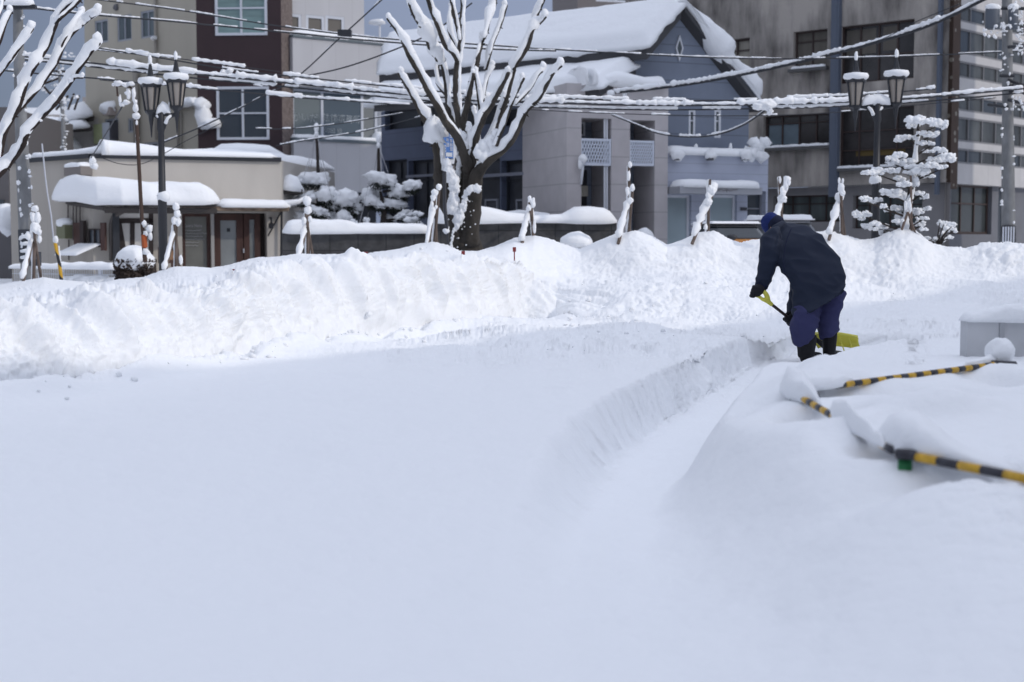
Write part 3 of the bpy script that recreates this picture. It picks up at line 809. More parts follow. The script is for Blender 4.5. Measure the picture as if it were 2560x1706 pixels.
# beige porch
Wp = Wall(1416, 32.0, 1668, 32.9); WpL = Wall(1377, 32.9, 1416, 32.0)
def porch():
    H1 = Wp.hit(1500, 211)[1]
    holes = [Wp.rect(1453, 296, 1528, 720), Wp.rect(1574, 301, 1636, 720)]
    holes = [(h[0], h[1], -.1, h[3]) for h in holes]
    mb = MB(); Wp.grid(mb, 0, Wp.L, -.2, H1, holes, 1.1)
    # left return and right return, top
    WpL.grid(mb, 0, WpL.L, -.2, H1, [])
    back = [Wp.b - Wp.n*2.6, WpL.a - Wp.n*1.8]
    for p, q in ((Wp.b, back[0]), (back[1], WpL.a)):
        mb.add([(p.x, p.y, -.2), (q.x, q.y, -.2), (q.x, q.y, H1), (p.x, p.y, H1)], [(0,1,2,3)])
    mb.add([(p.x, p.y, H1) for p in (WpL.a, Wp.a, Wp.b, back[0], back[1])], [(0,1,2,3,4)])
    mb.build("porch_wall", BEIGE, house)
    # recessed blue wall behind the openings
    rc = MB(); Wp.grid(rc, .1, Wp.L-.1, -.2, H1-.05, [], out=-1.12); rc.build("recess_wall", BLUE, house)
    a = Wp.rect(1466, 297, 1504, 333); Wp.window(house, a, TRIMW, GLASS_D, mull=(.5,), fw=.04, inset=.95)
    a = Wp.rect(1593, 478, 1622, 640); Wp.window(house, a, TRIMW, GLASS_M, fw=.05, inset=.95, name="glass_door", trans=(.45,))
    dk = MB(); a = Wp.rect(1455, 420, 1512, 520); Wp.box(dk, a[0], a[1], a[2], a[3], -1.1, -1.0); dk.build("dark_slab", SHOPD, house)  # dark slab just in front of the blue back wall
    # white diagonal lattices
    LAT = mat("white_lattice", (.60, .64, .72), .6)
    for (x0, y0, x1, y1, brk) in ((1452, 347, 1528, 414, True), (1574, 352, 1636, 415, False)):
        u0, u1, z0, z1 = Wp.rect(x0, y0, x1, y1); f = MB(); w_ = .03
        for r in ((u0, u1, z1-.045, z1), (u0, u1, z0, z0+.045)): Wp.box(f, *r, -.06, -.01)
        for r in ((u0, u0+.04, z0+.045, z1-.045), (u1-.04, u1, z0+.045, z1-.045)): Wp.box(f, *r, -.06, -.01)
        n = 11; H = z1-z0
        for sgn in (1, -1):
            for k in range(-n, n*2):
                ua = u0 + k*(u1-u0)/n; ub = ua + sgn*H*.42
                pa, pb = (ua, z1), (ub, z0)
                # clip to the frame
                def clipu(p, q):
                    (a0, b0), (a1, b1) = p, q
                    ts = [0, 1]
                    if a1 != a0:
                        for bnd in (u0, u1):
                            t = (bnd-a0)/(a1-a0)
                            if 0 < t < 1: ts.append(t)
                    ts.sort(); out = []
                    for i in range(len(ts)-1):
                        tm = (ts[i]+ts[i+1])/2; um = a0+(a1-a0)*tm
                        if u0 < um < u1: out.append(((a0+(a1-a0)*ts[i], b0+(b1-b0)*ts[i]), (a0+(a1-a0)*ts[i+1], b0+(b1-b0)*ts[i+1])))
                    return out
                for p, q in clipu(pa, pb):
                    o = -.045 if sgn > 0 else -.03
                    f.tube([Wp.pt(p[0], p[1], o), Wp.pt(q[0], q[1], o)], .018, 4)
        f.build("lattice_panel", LAT, house)
    # air-conditioner cabinet and pipes in the left opening
    ac = MB(); a = Wp.rect(1455, 462, 1497, 489); Wp.box(ac, a[0], a[1], a[2], a[3], -1.0, -.6); ac.build("equipment_box", mat("cream_box", (.3, .28, .24), .7), house)
    pi = MB()
    for x in (1515, 1521): pi.tube([Wp.pt(*Wp.hit(x, 296), -.08), Wp.pt(*Wp.hit(x, 540), -.08)], .025, 6)
    pi.build("drain_pipe", TRIMW, house)
    sn = MB(); mid = Wp.n*(-.5)
    zs = H1+.0
    pts = [WpL.pt(0.0, zs, -.8), WpL.pt(WpL.L, zs, -.5), Wp.pt(.5, zs, -.45), Wp.pt(1.3, zs, -.45), Wp.pt(1.9, zs, -.4), Wp.pt(Wp.L+.05, zs-.02, -.4)]
    snow_strip(sn, pts, [1.0, 1.2, 1.1, 1.2, 1.2, 1.1], [.5, .34, .2, .40, .22, .30], side=Wp.n*-1, seed=8, rough=.12, lump=.1)
    snow_strip(sn, [WpL.pt(-.1, zs, -.35), WpL.pt(WpL.L, zs, -.35), Wp.pt(.45, zs, -.35)], [.8, .9, .7], [.3, .42, .2], side=Wp.n*-1, seed=28)
    snow_strip(sn, [Wp.pt(.2, zs, -1.6), Wp.pt(1.8, zs, -1.6)], 1.4, .5, side=Wp.n*-1, seed=18)
    sn.build("porch_snow", SNOW, house, smooth=True)
    lm = MB(); c = Wp.pt(*Wp.hit(1451, 405), .14); lm.blob(c, (.06, .06, .09), seed=2); lm.tube([c+UP*-.1, c+UP*-.5+Wp.n*-.1], .03, 6)
    l = lm.build("wall_lamp", TRIMW, house, smooth=True); ls = MB(); ls.blob(c+UP*.07, (.10, .10, .09), amp=.25, seed=5); ls.blob(c+UP*-.05-Vector((.06, 0, 0)), (.05, .05, .12), amp=.3, seed=7); ls.build("lamp_snow", SNOW, l, smooth=True)
porch()
# pale annex to the right
Wa = Wall(1668, 33.0, 1918, 34.2)
def annex():
    H1 = Wa.hit(1790, 388)[1]
    holes = [Wa.rect(1668.5, 488, 1728, 640), Wa.rect(1776, 488, 1842, 640), Wa.rect(1868, 478, 1914, 640)]
    holes = [(h[0], h[1], -.1, h[3]) for h in holes]
    mb = MB(); Wa.grid(mb, 0, Wa.L, -.2, H1, holes, .3)
    bk = Wa.b - Wa.n*2
    mb.add([(p.x, p.y, H1) for p in (Wa.a, Wa.b, bk, Wa.a - Wa.n*2)], [(0,1,2,3)])
    mb.add([(Wa.b.x, Wa.b.y, -.2), (bk.x, bk.y, -.2), (bk.x, bk.y, H1), (Wa.b.x, Wa.b.y, H1)], [(0,1,2,3)])
    mb.build("annex_wall", PALE, house)
    for h in holes[:2]: Wa.window(house, h, TRIMW, GLASS_S, fw=.06, inset=.12, name="shop_window", trans=())
    Wa.window(house, holes[2], mat("frame_grey", (.2, .21, .24)), GLASS_D, fw=.05, inset=.2, name="door", trans=(.85,))
    fa = MB(); a = Wa.rect(1668, 470, 1872, 487); Wa.box(fa, a[0], a[1], a[2], a[3], .003, .55); fa.build("canopy", mat("canopy_white", (.36, .37, .40), .7), house)
    squiggle("canopy_lettering", Wa, Wa.hit(1735, 478)[0], Wa.hit(1812, 478)[0], (a[2]+a[3])/2, .035, mat("faded_letters", (.22, .2, .2), .8), house, .556, 3)
    sn = MB(); z = a[3]
    snow_strip(sn, [Wa.pt(u, z, .28) for u in np.linspace(a[0], a[1], 8)], .62, .17, seed=2, side=Wa.n, lump=.1); sn.build("canopy_snow", SNOW, house, smooth=True)
    sn = MB(); snow_strip(sn, [Wa.pt(u, H1, -.25) for u in np.linspace(0, Wa.L-.1, 9)], .75, .18, seed=6, side=Wa.n, lump=.12)
    for x in (1670, 1752, 1838): 
        c = Wa.pt(*Wa.hit(x, 372), -.2); sn.blob(c, (.05, .05, .14), seed=x)
    c = Wa.pt(*Wa.hit(1902, 378), .1); 
    for k in range(9): sn.blob(c + Vector((rnd.uniform(-.35, .3), rnd.uniform(-.1, .1), rnd.uniform(-.16, .2))), (.16, .14, .13), amp=.35, seed=k)
    sn.build("roof_snow", SNOW, house, smooth=True)
    for x in (1684, 1766, 1854):
        c = Wa.pt(*Wa.hit(x, 396), .16); lb = MB(); lb.tube([c - Wa.n*.16, c], .03, 6); lb.lathe((c.x, c.y, c.z-.06), [(.03, .14), (.08, .06), (.09, 0)][::-1], 10)
        l = lb.build("spot_lamp", mat("lamp_grey", (.12, .12, .13)), house, smooth=True)
        s2 = MB(); s2.blob(c+UP*.07, (.15, .13, .13), amp=.3, seed=x); s2.build("lamp_snow", SNOW, l, smooth=True)
    sg = MB(); a = Wa.rect(1850, 519, 1866, 527); Wa.box(sg, a[0], a[1], a[2], a[3], .01, .03); sg.build("door_plate", mat("dark_plate", (.06, .06, .07)), house)
annex()

# ---------------- grey concrete building
def stain(nt, b, tc):
    mp = nt.nodes.new("ShaderNodeMapping"); mp.inputs["Scale"].default_value = (1.6, 1.6, .35)
    n = nt.nodes.new("ShaderNodeTexNoise"); n.inputs["Scale"].default_value = 1.1; n.inputs["Detail"].default_value = 7; n.inputs["Roughness"].default_value = .65
    n2 = nt.nodes.new("ShaderNodeTexNoise"); n2.inputs["Scale"].default_value = .55; n2.inputs["Detail"].default_value = 3
    cr = nt.nodes.new("ShaderNodeValToRGB")
    e = cr.color_ramp.elements; e[0].position = .39; e[0].color = (.11, .10, .093, 1); e[1].position = .58; e[1].color = (.42, .385, .35, 1)
    k = cr.color_ramp.elements.new(.485); k.color = (.27, .25, .23, 1)
    ad = nt.nodes.new("ShaderNodeMath"); ad.operation = 'ADD'; ml = nt.nodes.new("ShaderNodeMath"); ml.operation = 'MULTIPLY'; ml.inputs[1].default_value = .5
    nt.links.new(tc.outputs["Object"], mp.inputs[0]); nt.links.new(mp.outputs[0], n.inputs["Vector"]); nt.links.new(tc.outputs["Object"], n2.inputs["Vector"])
    nt.links.new(n.outputs["Fac"], ml.inputs[0])
    m2 = nt.nodes.new("ShaderNodeMath"); m2.operation = 'MULTIPLY'; m2.inputs[1].default_value = .5; nt.links.new(n2.outputs["Fac"], m2.inputs[0])
    nt.links.new(ml.outputs[0], ad.inputs[0]); nt.links.new(m2.outputs[0], ad.inputs[1]); nt.links.new(ad.outputs[0], cr.inputs[0]); nt.links.new(cr.outputs[0], b.inputs["Base Color"])
STAIN = mat("stained_concrete", (.15, .14, .14), .9, build=stain, bump=(14, .3, .02))
PLAIN = mat("grey_render", (.24, .232, .235), .9, noise=(2, .08, 4, (1, 1, .5)))
WBR = mat("brown_window_frame", (.05, .033, .03), .6)
conc = building("concrete_building", P(2080, 600, 37), "weathered grey concrete building with brown framed windows and downpipes")
Wc = Wall(1560, 42.3, 2362, 35.5)
def concrete():
    ztop = Wc.hit(1600, -60)[1]
    R_ = lambda *a: Wc.rect(*a)
    hA = R_(1800, 98, 1874, 174); hB = R_(1983, 76, 2068, 170); hC = R_(2100, 57, 2285, 203); hD = R_(1908, 286, 2078, 367); hE = R_(2096, 268, 2284, 418)
    g1 = R_(1920, 488, 2088, 545+10); g2 = R_(2120, 487, 2294, 571)
    zs = Wc.hit(2200, 461)[1]
    mb = MB(); Wc.grid(mb, 0, Wc.L, zs, ztop, [hA, hB, hC, hD, hE], .22)
    b1 = Wc.b + Vector((1.5, 6.2, 0)); a1 = Wc.a + Vector((1.5, 6.2, 0))
    mb.add([(Wc.b.x, Wc.b.y, 0), (b1.x, b1.y, 0), (b1.x, b1.y, ztop), (Wc.b.x, Wc.b.y, ztop)], [(0,1,2,3)])
    mb.add([(Wc.a.x, Wc.a.y, 0), (a1.x, a1.y, 0), (a1.x, a1.y, ztop), (Wc.a.x, Wc.a.y, ztop)], [(3,2,1,0)])
    mb.add([(q.x, q.y, ztop) for q in (Wc.a, Wc.b, b1, a1)], [(0,1,2,3)])
    mb.build("upper_wall", STAIN, conc)
    mb = MB(); Wc.grid(mb, 0, Wc.L, -.2, zs - .02, [g1, g2], .3, out=-.25)
    mb.add([Wc.pt(0, zs-.001, -.4), Wc.pt(Wc.L, zs-.001, -.4), Wc.pt(Wc.L, zs-.001, 0), Wc.pt(0, zs-.001, 0)], [(0,1,2,3)])
    mb.build("ground_floor_wall", PLAIN, conc)
    Wc.window(conc, hA, WBR, CURT, mull=(.5,), trans=(.62,), fw=.06, inset=.16)
    Wc.window(conc, hB, WBR, mat("dim_curtain", (.12, .11, .095), .9, noise=(3, .2, 3, (1, 1, .1))), mull=(.5,), trans=(.72,), fw=.045, inset=.16)
    dimc = MATS["dim_curtain"]
    darkp = mat("dark_room_pane", (.035, .032, .032), .25, .6, noise=(1.0, .6, 3, (1, 1, 1)))
    Wc.window(conc, hC, WBR, darkp, mull=(.25, .5, .75), trans=(.45,), fw=.045, inset=.16)
    cu = MB(); um = (hC[0]+hC[1])/2
    Wc.box(cu, hC[0]+.1, um-.1, hC[2]+(hC[3]-hC[2])*.5, hC[3]-.1, -.18, -.165); Wc.box(cu, um+.1, hC[1]-.5, hC[2]+(hC[3]-hC[2])*.52, hC[3]-.1, -.18, -.165); cu.build("curtain", dimc, conc)
    ds = mat("pale_blue_pane", (.13, .17, .20), .3, noise=(2, .2, 2, (1, 1, 1)))
    Wc.window(conc, hD, WBR, darkp, mull=(.25, .5, .75), trans=(.74,), fw=.045, inset=.16)
    cu = MB(); Wc.box(cu, hD[0]+.09, hD[0]+(hD[1]-hD[0])*.49, hD[2]+.08, hD[2]+(hD[3]-hD[2])*.72, -.182, -.167); cu.build("blind", ds, conc)
    Wc.window(conc, hE, WBR, darkp, mull=(.25, .5, .75), trans=(.62, .3), fw=.045, inset=.16)
    cu = MB(); Wc.box(cu, hE[0]+(hE[1]-hE[0])*.2, hE[1]-.3, hE[2]+(hE[3]-hE[2])*.2, hE[2]+(hE[3]-hE[2])*.3, -.182, -.167); cu.build("ochre_strip", mat("ochre", (.10, .07, .02), .7), conc)
    cp = mat("green_curtain_pane", (.085, .10, .10), .35, noise=(7, .3, 2, (1, 1, .05)))
    Wc.window(conc, g1, WBR, cp, mull=(.25, .5, .75), trans=(.68,), fw=.04, inset=.2, out=-.25)
    Wc.window(conc, g2, WBR, cp, mull=(.2, .5, .8), trans=(.7,), fw=.04, inset=.2, out=-.25)
    gr = mat("downpipe_blue_grey", (.10, .12, .16), .6)
    for x, w in ((2089, .085), (2097, .05), (2350, .04)):
        pb = MB(); Wc.box(pb, Wc.hit(x, 300)[0]-w, Wc.hit(x, 300)[0]+w, zs-.3, ztop-.1, .01, .14 + w*.3); pb.build("downpipe", gr, conc)
    # sills with snow
    for h in (hD, hE, hB):
        sl = MB(); Wc.box(sl, h[0]-.08, h[1]+.05, h[2]-.09, h[2]-.005, .002, .14); s = sl.build("sill", mat("sill_grey", (.1, .1, .1)), conc)
        sn = MB(); snow_strip(sn, [Wc.pt(h[0], h[2]-.005, .07), Wc.pt(h[1], h[2]-.005, .07)], .16, .06, side=Wc.n, seed=h[0], steps=60, lump=.3); sn.build("sill_snow", SNOW, s, smooth=True)
concrete()

# ---------------- office building with ribbon windows, far right
PEB = mat("pebbled_brown_stone", (.075, .052, .042), .9)
def peb(nt, b, tc):
    v = nt.nodes.new("ShaderNodeTexVoronoi"); v.inputs["Scale"].default_value = 4.2
    lt = nt.nodes.new("ShaderNodeMath"); lt.operation = 'LESS_THAN'; lt.inputs[1].default_value = .27
    mx = nt.nodes.new("ShaderNodeMix"); mx.data_type = 'RGBA'; mx.inputs["A"].default_value = (.075, .052, .042, 1); mx.inputs["B"].default_value = (.24, .22, .19, 1)
    nt.links.new(tc.outputs["Object"], v.inputs["Vector"]); nt.links.new(v.outputs["Distance"], lt.inputs[0]); nt.links.new(lt.outputs[0], mx.inputs["Factor"]); nt.links.new(mx.outputs["Result"], b.inputs["Base Color"])
peb(PEB.node_tree, PEB.node_tree.nodes["Principled BSDF"], PEB.node_tree.nodes["Texture Coordinate"])
offi = building("office_building", P(2470, 600, 41), "modern office building with white bands and ribbon windows, pebbled brown pier")
Wo = Wall(2362, 39.2, 2640, 44.5)
def office():
    WB = mat("white_band_panel", (.50, .49, .49), .6, noise=(2, .06, 3, (1, 1, 1)), build=panel_lines(0, 1.05, (Wo.u.x, Wo.u.y), dark=.8, w=.02))
    rows = [(-60, 12), (69-16, 69), (132, 153-0), (194, 236), (278, 293), (354, 370), (409, 418)]
    u1 = Wo.L; xs = 2386; u0 = Wo.hit(2387, 300)[0]
    bands = [Wo.hit(2400, y)[1] for ab in ((-60, 12), (53, 70), (133, 152), (194, 236), (277, 292), (354, 371), (409, 460)) for y in ab]
    mb = MB()
    for i in range(0, len(bands), 2): Wo.box(mb, u0, u1, bands[i+1], bands[i], -.35, .0)
    back = MB(); 
    q = [Wo.pt(u1, 0, -.3), Wo.pt(u1, 0, -9), Wo.pt(u0, 0, -9)]
    mb.add([(q[0].x, q[0].y, 0), (q[1].x, q[1].y, 0), (q[1].x, q[1].y, bands[0]), (q[0].x, q[0].y, bands[0])], [(0,1,2,3)])
    mb.add([Wo.pt(u0, bands[0]), Wo.pt(u1, bands[0]), Wo.pt(u1, bands[0], -9), Wo.pt(u0, bands[0], -9)], [(0,1,2,3)])
    mb.build("band_wall", WB, offi)
    gk = [GLASS_M, GLASS_D, mat("office_pane", (.07, .075, .075), .2, .5, noise=(1.3, .6, 3, (1, 1, .5)))]
    for i in range(1, len(bands)-1, 2):
        z1, z0 = bands[i], bands[i+1]
        n = 8; ul = u0
        Wo.window(offi, (ul, u1-.1, z0, z1), mat("mullion_grey", (.20, .20, .21), .6), gk[0], mull=[k/n for k in range(1, n)], fw=.05, inset=.04, panes=[rnd.choice(gk[1:] + [gk[2]]) for k in range(n)])
    pr = MB(); Wo.box(pr, 0, u0-.01, 2.9, bands[0], -.4, .12); pr.build("stone_pier", PEB, offi)
    # lower storey
    lw = MB(); hs = [Wo.rect(2398, 462, 2500, 586), ]
    dr = Wo.rect(2360, 494, 2393, 650); dr = (dr[0], dr[1], .1, dr[3])
    sd = Wo.rect(2515, 465, 2545, 640)
    Wo.grid(lw, -.1, u1, -.2, bands[-1]-.002, [hs[0], dr, sd], .25, out=-.25)
    lw.build("lower_wall", mat("lower_wall_grey", (.16, .165, .185), .85, noise=(2, .06, 3, (1, 1, 1))), offi)
    Wo.window(offi, hs[0], WBR, mat("dusky_pane", (.05, .058, .06), .2, .5), mull=(.33, .66), trans=(.62,), fw=.07, inset=.15, out=-.25)
    Wo.window(offi, dr, mat("steel_frame", (.3, .31, .34), .4), GLASS_D, mull=(.5,), trans=(.3,), fw=.08, inset=.12, out=-.25, name="entrance_door")
    Wo.window(offi, sd, WBR, GLASS_D, fw=.06, inset=.15, out=-.25, name="window")
office()

# ---------------- law office (white) and apartment block (cream and brown)
CREAM = mat("cream_wall", (.40, .37, .31), .9, noise=(1.5, .05, 4, (1, 1, .3)))
BRWN = mat("dark_brown_cladding", (.038, .022, .026), .7, noise=(1.5, .08, 3, (1, 1, 1)))
GRAN = mat("brown_granite", (.155, .125, .115), .8, noise=(14, .35, 4, (1, 1, 1)))
WHT = mat("white_wall_panel", (.50, .50, .52), .8, noise=(1.2, .04, 3, (1, 1, .3)), build=panel_lines(0, .85, (.86, .5), dark=.88, w=.02))
apt = building("apartment_building", P(400, 600, 46), "tall cream and dark brown apartment block behind the small shop")
Wl = Wall(222, 49.5, 499, 45.2); Wb = Wall(499, 45.2, 709, 45.0); Ws = Wall(709, 45.0, 737, 45.6)
def apartment():
    zt = Wl.hit(360, -70)[1]
    hs = [Wl.rect(237, 50, 270, 108), Wl.rect(293, 38, 329, 103), Wl.rect(352, 26, 388, 95), Wl.rect(320, 296, 336, 332), Wl.rect(360, 356, 395, 372), Wl.rect(262, 297, 296, 310)]
    mb = MB(); Wl.grid(mb, 0, Wl.L, 0, zt, hs, .12)
    k = Vector((3, 8, 0)); 
    mb.add([(p.x, p.y, zt) for p in (Wl.a, Wl.b, Wl.b + k, Wl.a + k)], [(0,1,2,3)])
    mb.build("cream_wall", CREAM, apt)
    for h in hs: Wl.window(apt, h, mat("grey_aluminium", (.30, .32, .36), .5), GLASS_M if h[3] > 6 else GLASS_D, mull=(.5,), fw=.06, inset=.05)
    hs = [Wb.rect(538, -35, 668, 89), Wb.rect(542, 217, 673, 350)]
    mb = MB(); Wb.grid(mb, 0, Wb.L, 0, zt, hs, .12); mb.add([(p.x, p.y, zt) for p in (Wb.a, Wb.b, Wb.b + Vector((0, 8, 0)), Wb.a + Vector((0, 8, 0)))], [(0,1,2,3)])
    mb.build("brown_wall", BRWN, apt)
    Wb.window(apt, hs[0], ALU, GLASS_T, mull=(.5,), trans=(.55,), fw=.08, inset=.0)
    Wb.window(apt, hs[1], ALU, GLASS_D, mull=(.5,), trans=(.5,), fw=.08, inset=.0)
    mb = MB(); Ws.grid(mb, 0, Ws.L, 0, zt, []); mb.build("granite_pier", GRAN, apt)
    # pipes, vents, signs and cabinets on the cream wall
    dp = mat("cream_pipe", (.27, .25, .22), .7)
    def pipe(x0, y0, x1, y1, r, m=dp):
        p = MB(); p.tube([Wl.pt(*Wl.hit(x0, y0), r+.03), Wl.pt(*Wl.hit(x1, y1), r+.03)], r, 8); p.build("drain_pipe", m, apt, smooth=True)
    pipe(393, -10, 396, 350, .05); pipe(347, 153, 350, 372, .10); pipe(449, 275, 449, 372, .035); pipe(457, 283, 457, 372, .03); pipe(449, 275, 497, 268, .035)
    v = MB(); v.blob(Wl.pt(*Wl.hit(293, 19), .05), (.1, .06, .12)); v.build("vent", mat("lamp_grey", (.12, .12, .13)), apt, smooth=True)
    for (x0, y0, x1, y1, c, nm) in ((250, 312, 272, 360, (.33, .36, .20), "sign_panel"), (272, 308, 290, 360, (.42, .45, .50), "sign_panel"), (290, 305, 296, 350, (.05, .05, .06), "meter_box"), (272, 270, 292, 290, (.3, .26, .24), "meter_box")):
        a = Wl.rect(x0, y0, x1, y1); p = MB(); Wl.box(p, a[0], a[1], a[2], a[3], .002, .25); p.build(nm, mat(nm + str(x0), c, .7), apt)
    sn = MB(); 
    for (x, y, rx, rz) in ((281, 270, .3, .22), (452, 262, .25, .1), (478, 258, .5, .13), (508, 264, .3, .2), (512, 290, .28, .4), (528, 310, .3, .18), (395, 97, .1, .06)):
        Wx = Wl if x < 499 else Wb; sn = MB(); sn.blob(Wx.pt(*Wx.hit(x, y), .15), (rx, .2, rz), amp=.3, seed=x); sn.build("ledge_snow", SNOW, apt, smooth=True)
    sn = MB(); snow_strip(sn, [Wl.pt(*Wl.hit(450, 270), .15), Wl.pt(*Wl.hit(499, 258), .15)], .3, .2, side=Wl.n, seed=3)
    sn.build("ledge_snow", SNOW, apt, smooth=True)
apartment()
law = building("law_office", P(850, 600, 46), "white law office with balcony, lettered glazing and snow on its parapets")
Wh = Wall(737, 45.3, 975, 47.4)
def lawoffice():
    zt = Wh.hit(800, -70)[1]; n = Wh.n
    # upper storey: wall set back, parapet in front
    top = Wh.hit(850, 104)[1]; bot = Wh.hit(850, 222)[1]
    u930 = Wh.hit(930, 60)[0]
    hs = [Wh.rect(737.5, 30, 772, 100), Wh.rect(784, 34, 830, 100), Wh.rect(833, 36, 880, 100)]
    hs = [(h[0], h[1], top-.2, h[3]) for h in hs]
    mb = MB(); Wh.grid(mb, -.1, u930, bot, zt, hs, .1, out=-.5)
    e = Wh.pt(u930, 0, -.5); f = Wh.pt(u930+.6, 0, -8)
    mb.add([(e.x, e.y, bot), (f.x, f.y, bot), (f.x, f.y, zt), (e.x, e.y, zt)], [(0,1,2,3)])
    mb.add([Wh.pt(-.1, zt, -.5), Wh.pt(u930, zt, -.5), Wh.pt(u930, zt, -8), Wh.pt(-.1, zt, -8)], [(0,1,2,3)])
    Wh.box(mb, 0, Wh.L-.03, bot, top, -.5, 0.0)
    lt = Wh.hit(850, 356)[1]; lb = Wh.hit(850, 478)[1]
    Wh.box(mb, 0, Wh.L-.03, lb, lt, -.5, 0.0)
    mb.build("wall", WHT, law)
    for h in hs: Wh.window(law, h, ALU, mat("tan_blind_pane", (.12, .11, .10), .4), mull=(), fw=.09, inset=.04, out=-.5, panes=None)
    for zz in (top, lt):
        cap = MB(); Wh.box(cap, -.01, Wh.L+.02, zz+.002, zz+.085, -.55, .05); cap.build("parapet_cap", mat("cap_grey", (.12, .15, .17), .5), law)
    sn = MB(); snow_strip(sn, [Wh.pt(u, top+.08, -.2) for u in np.linspace(0, Wh.L, 10)], .5, .18, side=n, seed=4, lump=.25); sn.build("parapet_snow", SNOW, law, smooth=True); sn = MB()
    snow_strip(sn, [Wh.pt(u, lt+.08, -.2) for u in np.linspace(0, Wh.L, 10)], .5, .13, side=n, seed=5, lump=.12)
    sn.blob(Wh.pt(Wh.L-.25, lt+.2, -.15), (.28, .3, .22), seed=3); sn.build("parapet_snow", SNOW, law, smooth=True)
    # glazed band
    g = Wh.rect(738, 222, 957, 351); uu = [Wh.hit(x, 290)[0] for x in (738, 817, 918, 957)]
    p1 = mat("pale_green_pane", (.17, .20, .21), .25, .5); p2 = mat("slate_pane", (.10, .13, .16), .2, .5); p3 = mat("pale_green_pane_end", (.20, .215, .22), .3, .5)
    w = MB(); Wh.grid(w, 0, Wh.L-.05, lt, bot, [(uu[0]+.02, uu[3], lt+.02, bot-.02)], .15, out=-.3); w.build("band_frame", mat("grey_aluminium", (.3, .32, .36)), law)
    fr = [(uu[1]-uu[0])/(uu[3]-uu[0]), (uu[2]-uu[0])/(uu[3]-uu[0])]
    wd = Wh.window(law, (uu[0]+.02, uu[3], lt+.08, bot-.02), ALU, p1, mull=fr, fw=.11, inset=.05, out=-.3, panes=[p1, p2, p3], name="lettered_window")
    LT = mat("pale_window_lettering", (.62, .68, .72), .6)
    def tx(s, x0, y0, x1, y1):
        a = Wh.rect(x0, y0, x1, y1); text_mesh("window_lettering", s, Wh, a[0], a[1], a[2], a[3], LT, wd, -.3-.05-.008)
    tx("かいだ", 745, 281, 808, 303); tx("法律事務所", 821, 285, 914, 305); tx("岡田 敏", 825, 319, 870, 332)
    dk = MB(); Wh.box(dk, .02, Wh.L-.05, -.2, lb-.002, -3.0, -.8); dk.build("undercroft_shade", SHOPD, law)  # solid dark block stands in for the shade of the open carport
    # chimney pipe on the roof edge
    cm = MB(); c = Wh.pt(Wh.L+.6, 0, -3); cm.tube([P(949, 100, 48), P(949, 58, 48)], .04, 6); cm.build("vent_pipe", TRIMW, law)
    cs = MB(); cs.blob(P(943, 56, 48), (.3, .2, .11), amp=.15); cs.build("vent_snow", SNOW, law, smooth=True)
lawoffice()
# brown block seen over the roof
blk = building("distant_block", P(1530, 600, 70), "grey brown upper storeys seen over the snowy roof ridge")
mb = MB(); p = P(1442, 600, 70); q = P(1800, 600, 72); W2 = Wall(1442, 70, 1800, 72)
h1 = W2.rect(1490, -30, 1590, 6)
W2.grid(mb, 0, W2.L, 0, W2.hit(1500, -80)[1], [h1], .2); mb.add([W2.a, W2.a + Vector((-1, 8, 0)), W2.a + Vector((-1, 8, 16)), W2.a + Vector((0, 0, 16))], [(0,1,2,3)])
mb.build("wall", mat("grey_brown_wall", (.16, .145, .145), .9), blk)
W2.window(blk, h1, ALU, GLASS_M, mull=(.5,), fw=.1, inset=.05)
pw = MB(); a = W2.rect(1608, -40, 1650, 22); W2.box(pw, a[0], a[1], a[2], a[3], .01, .3); pw.build("pale_panel", mat("pale_panel", (.4, .38, .35), .8), blk)
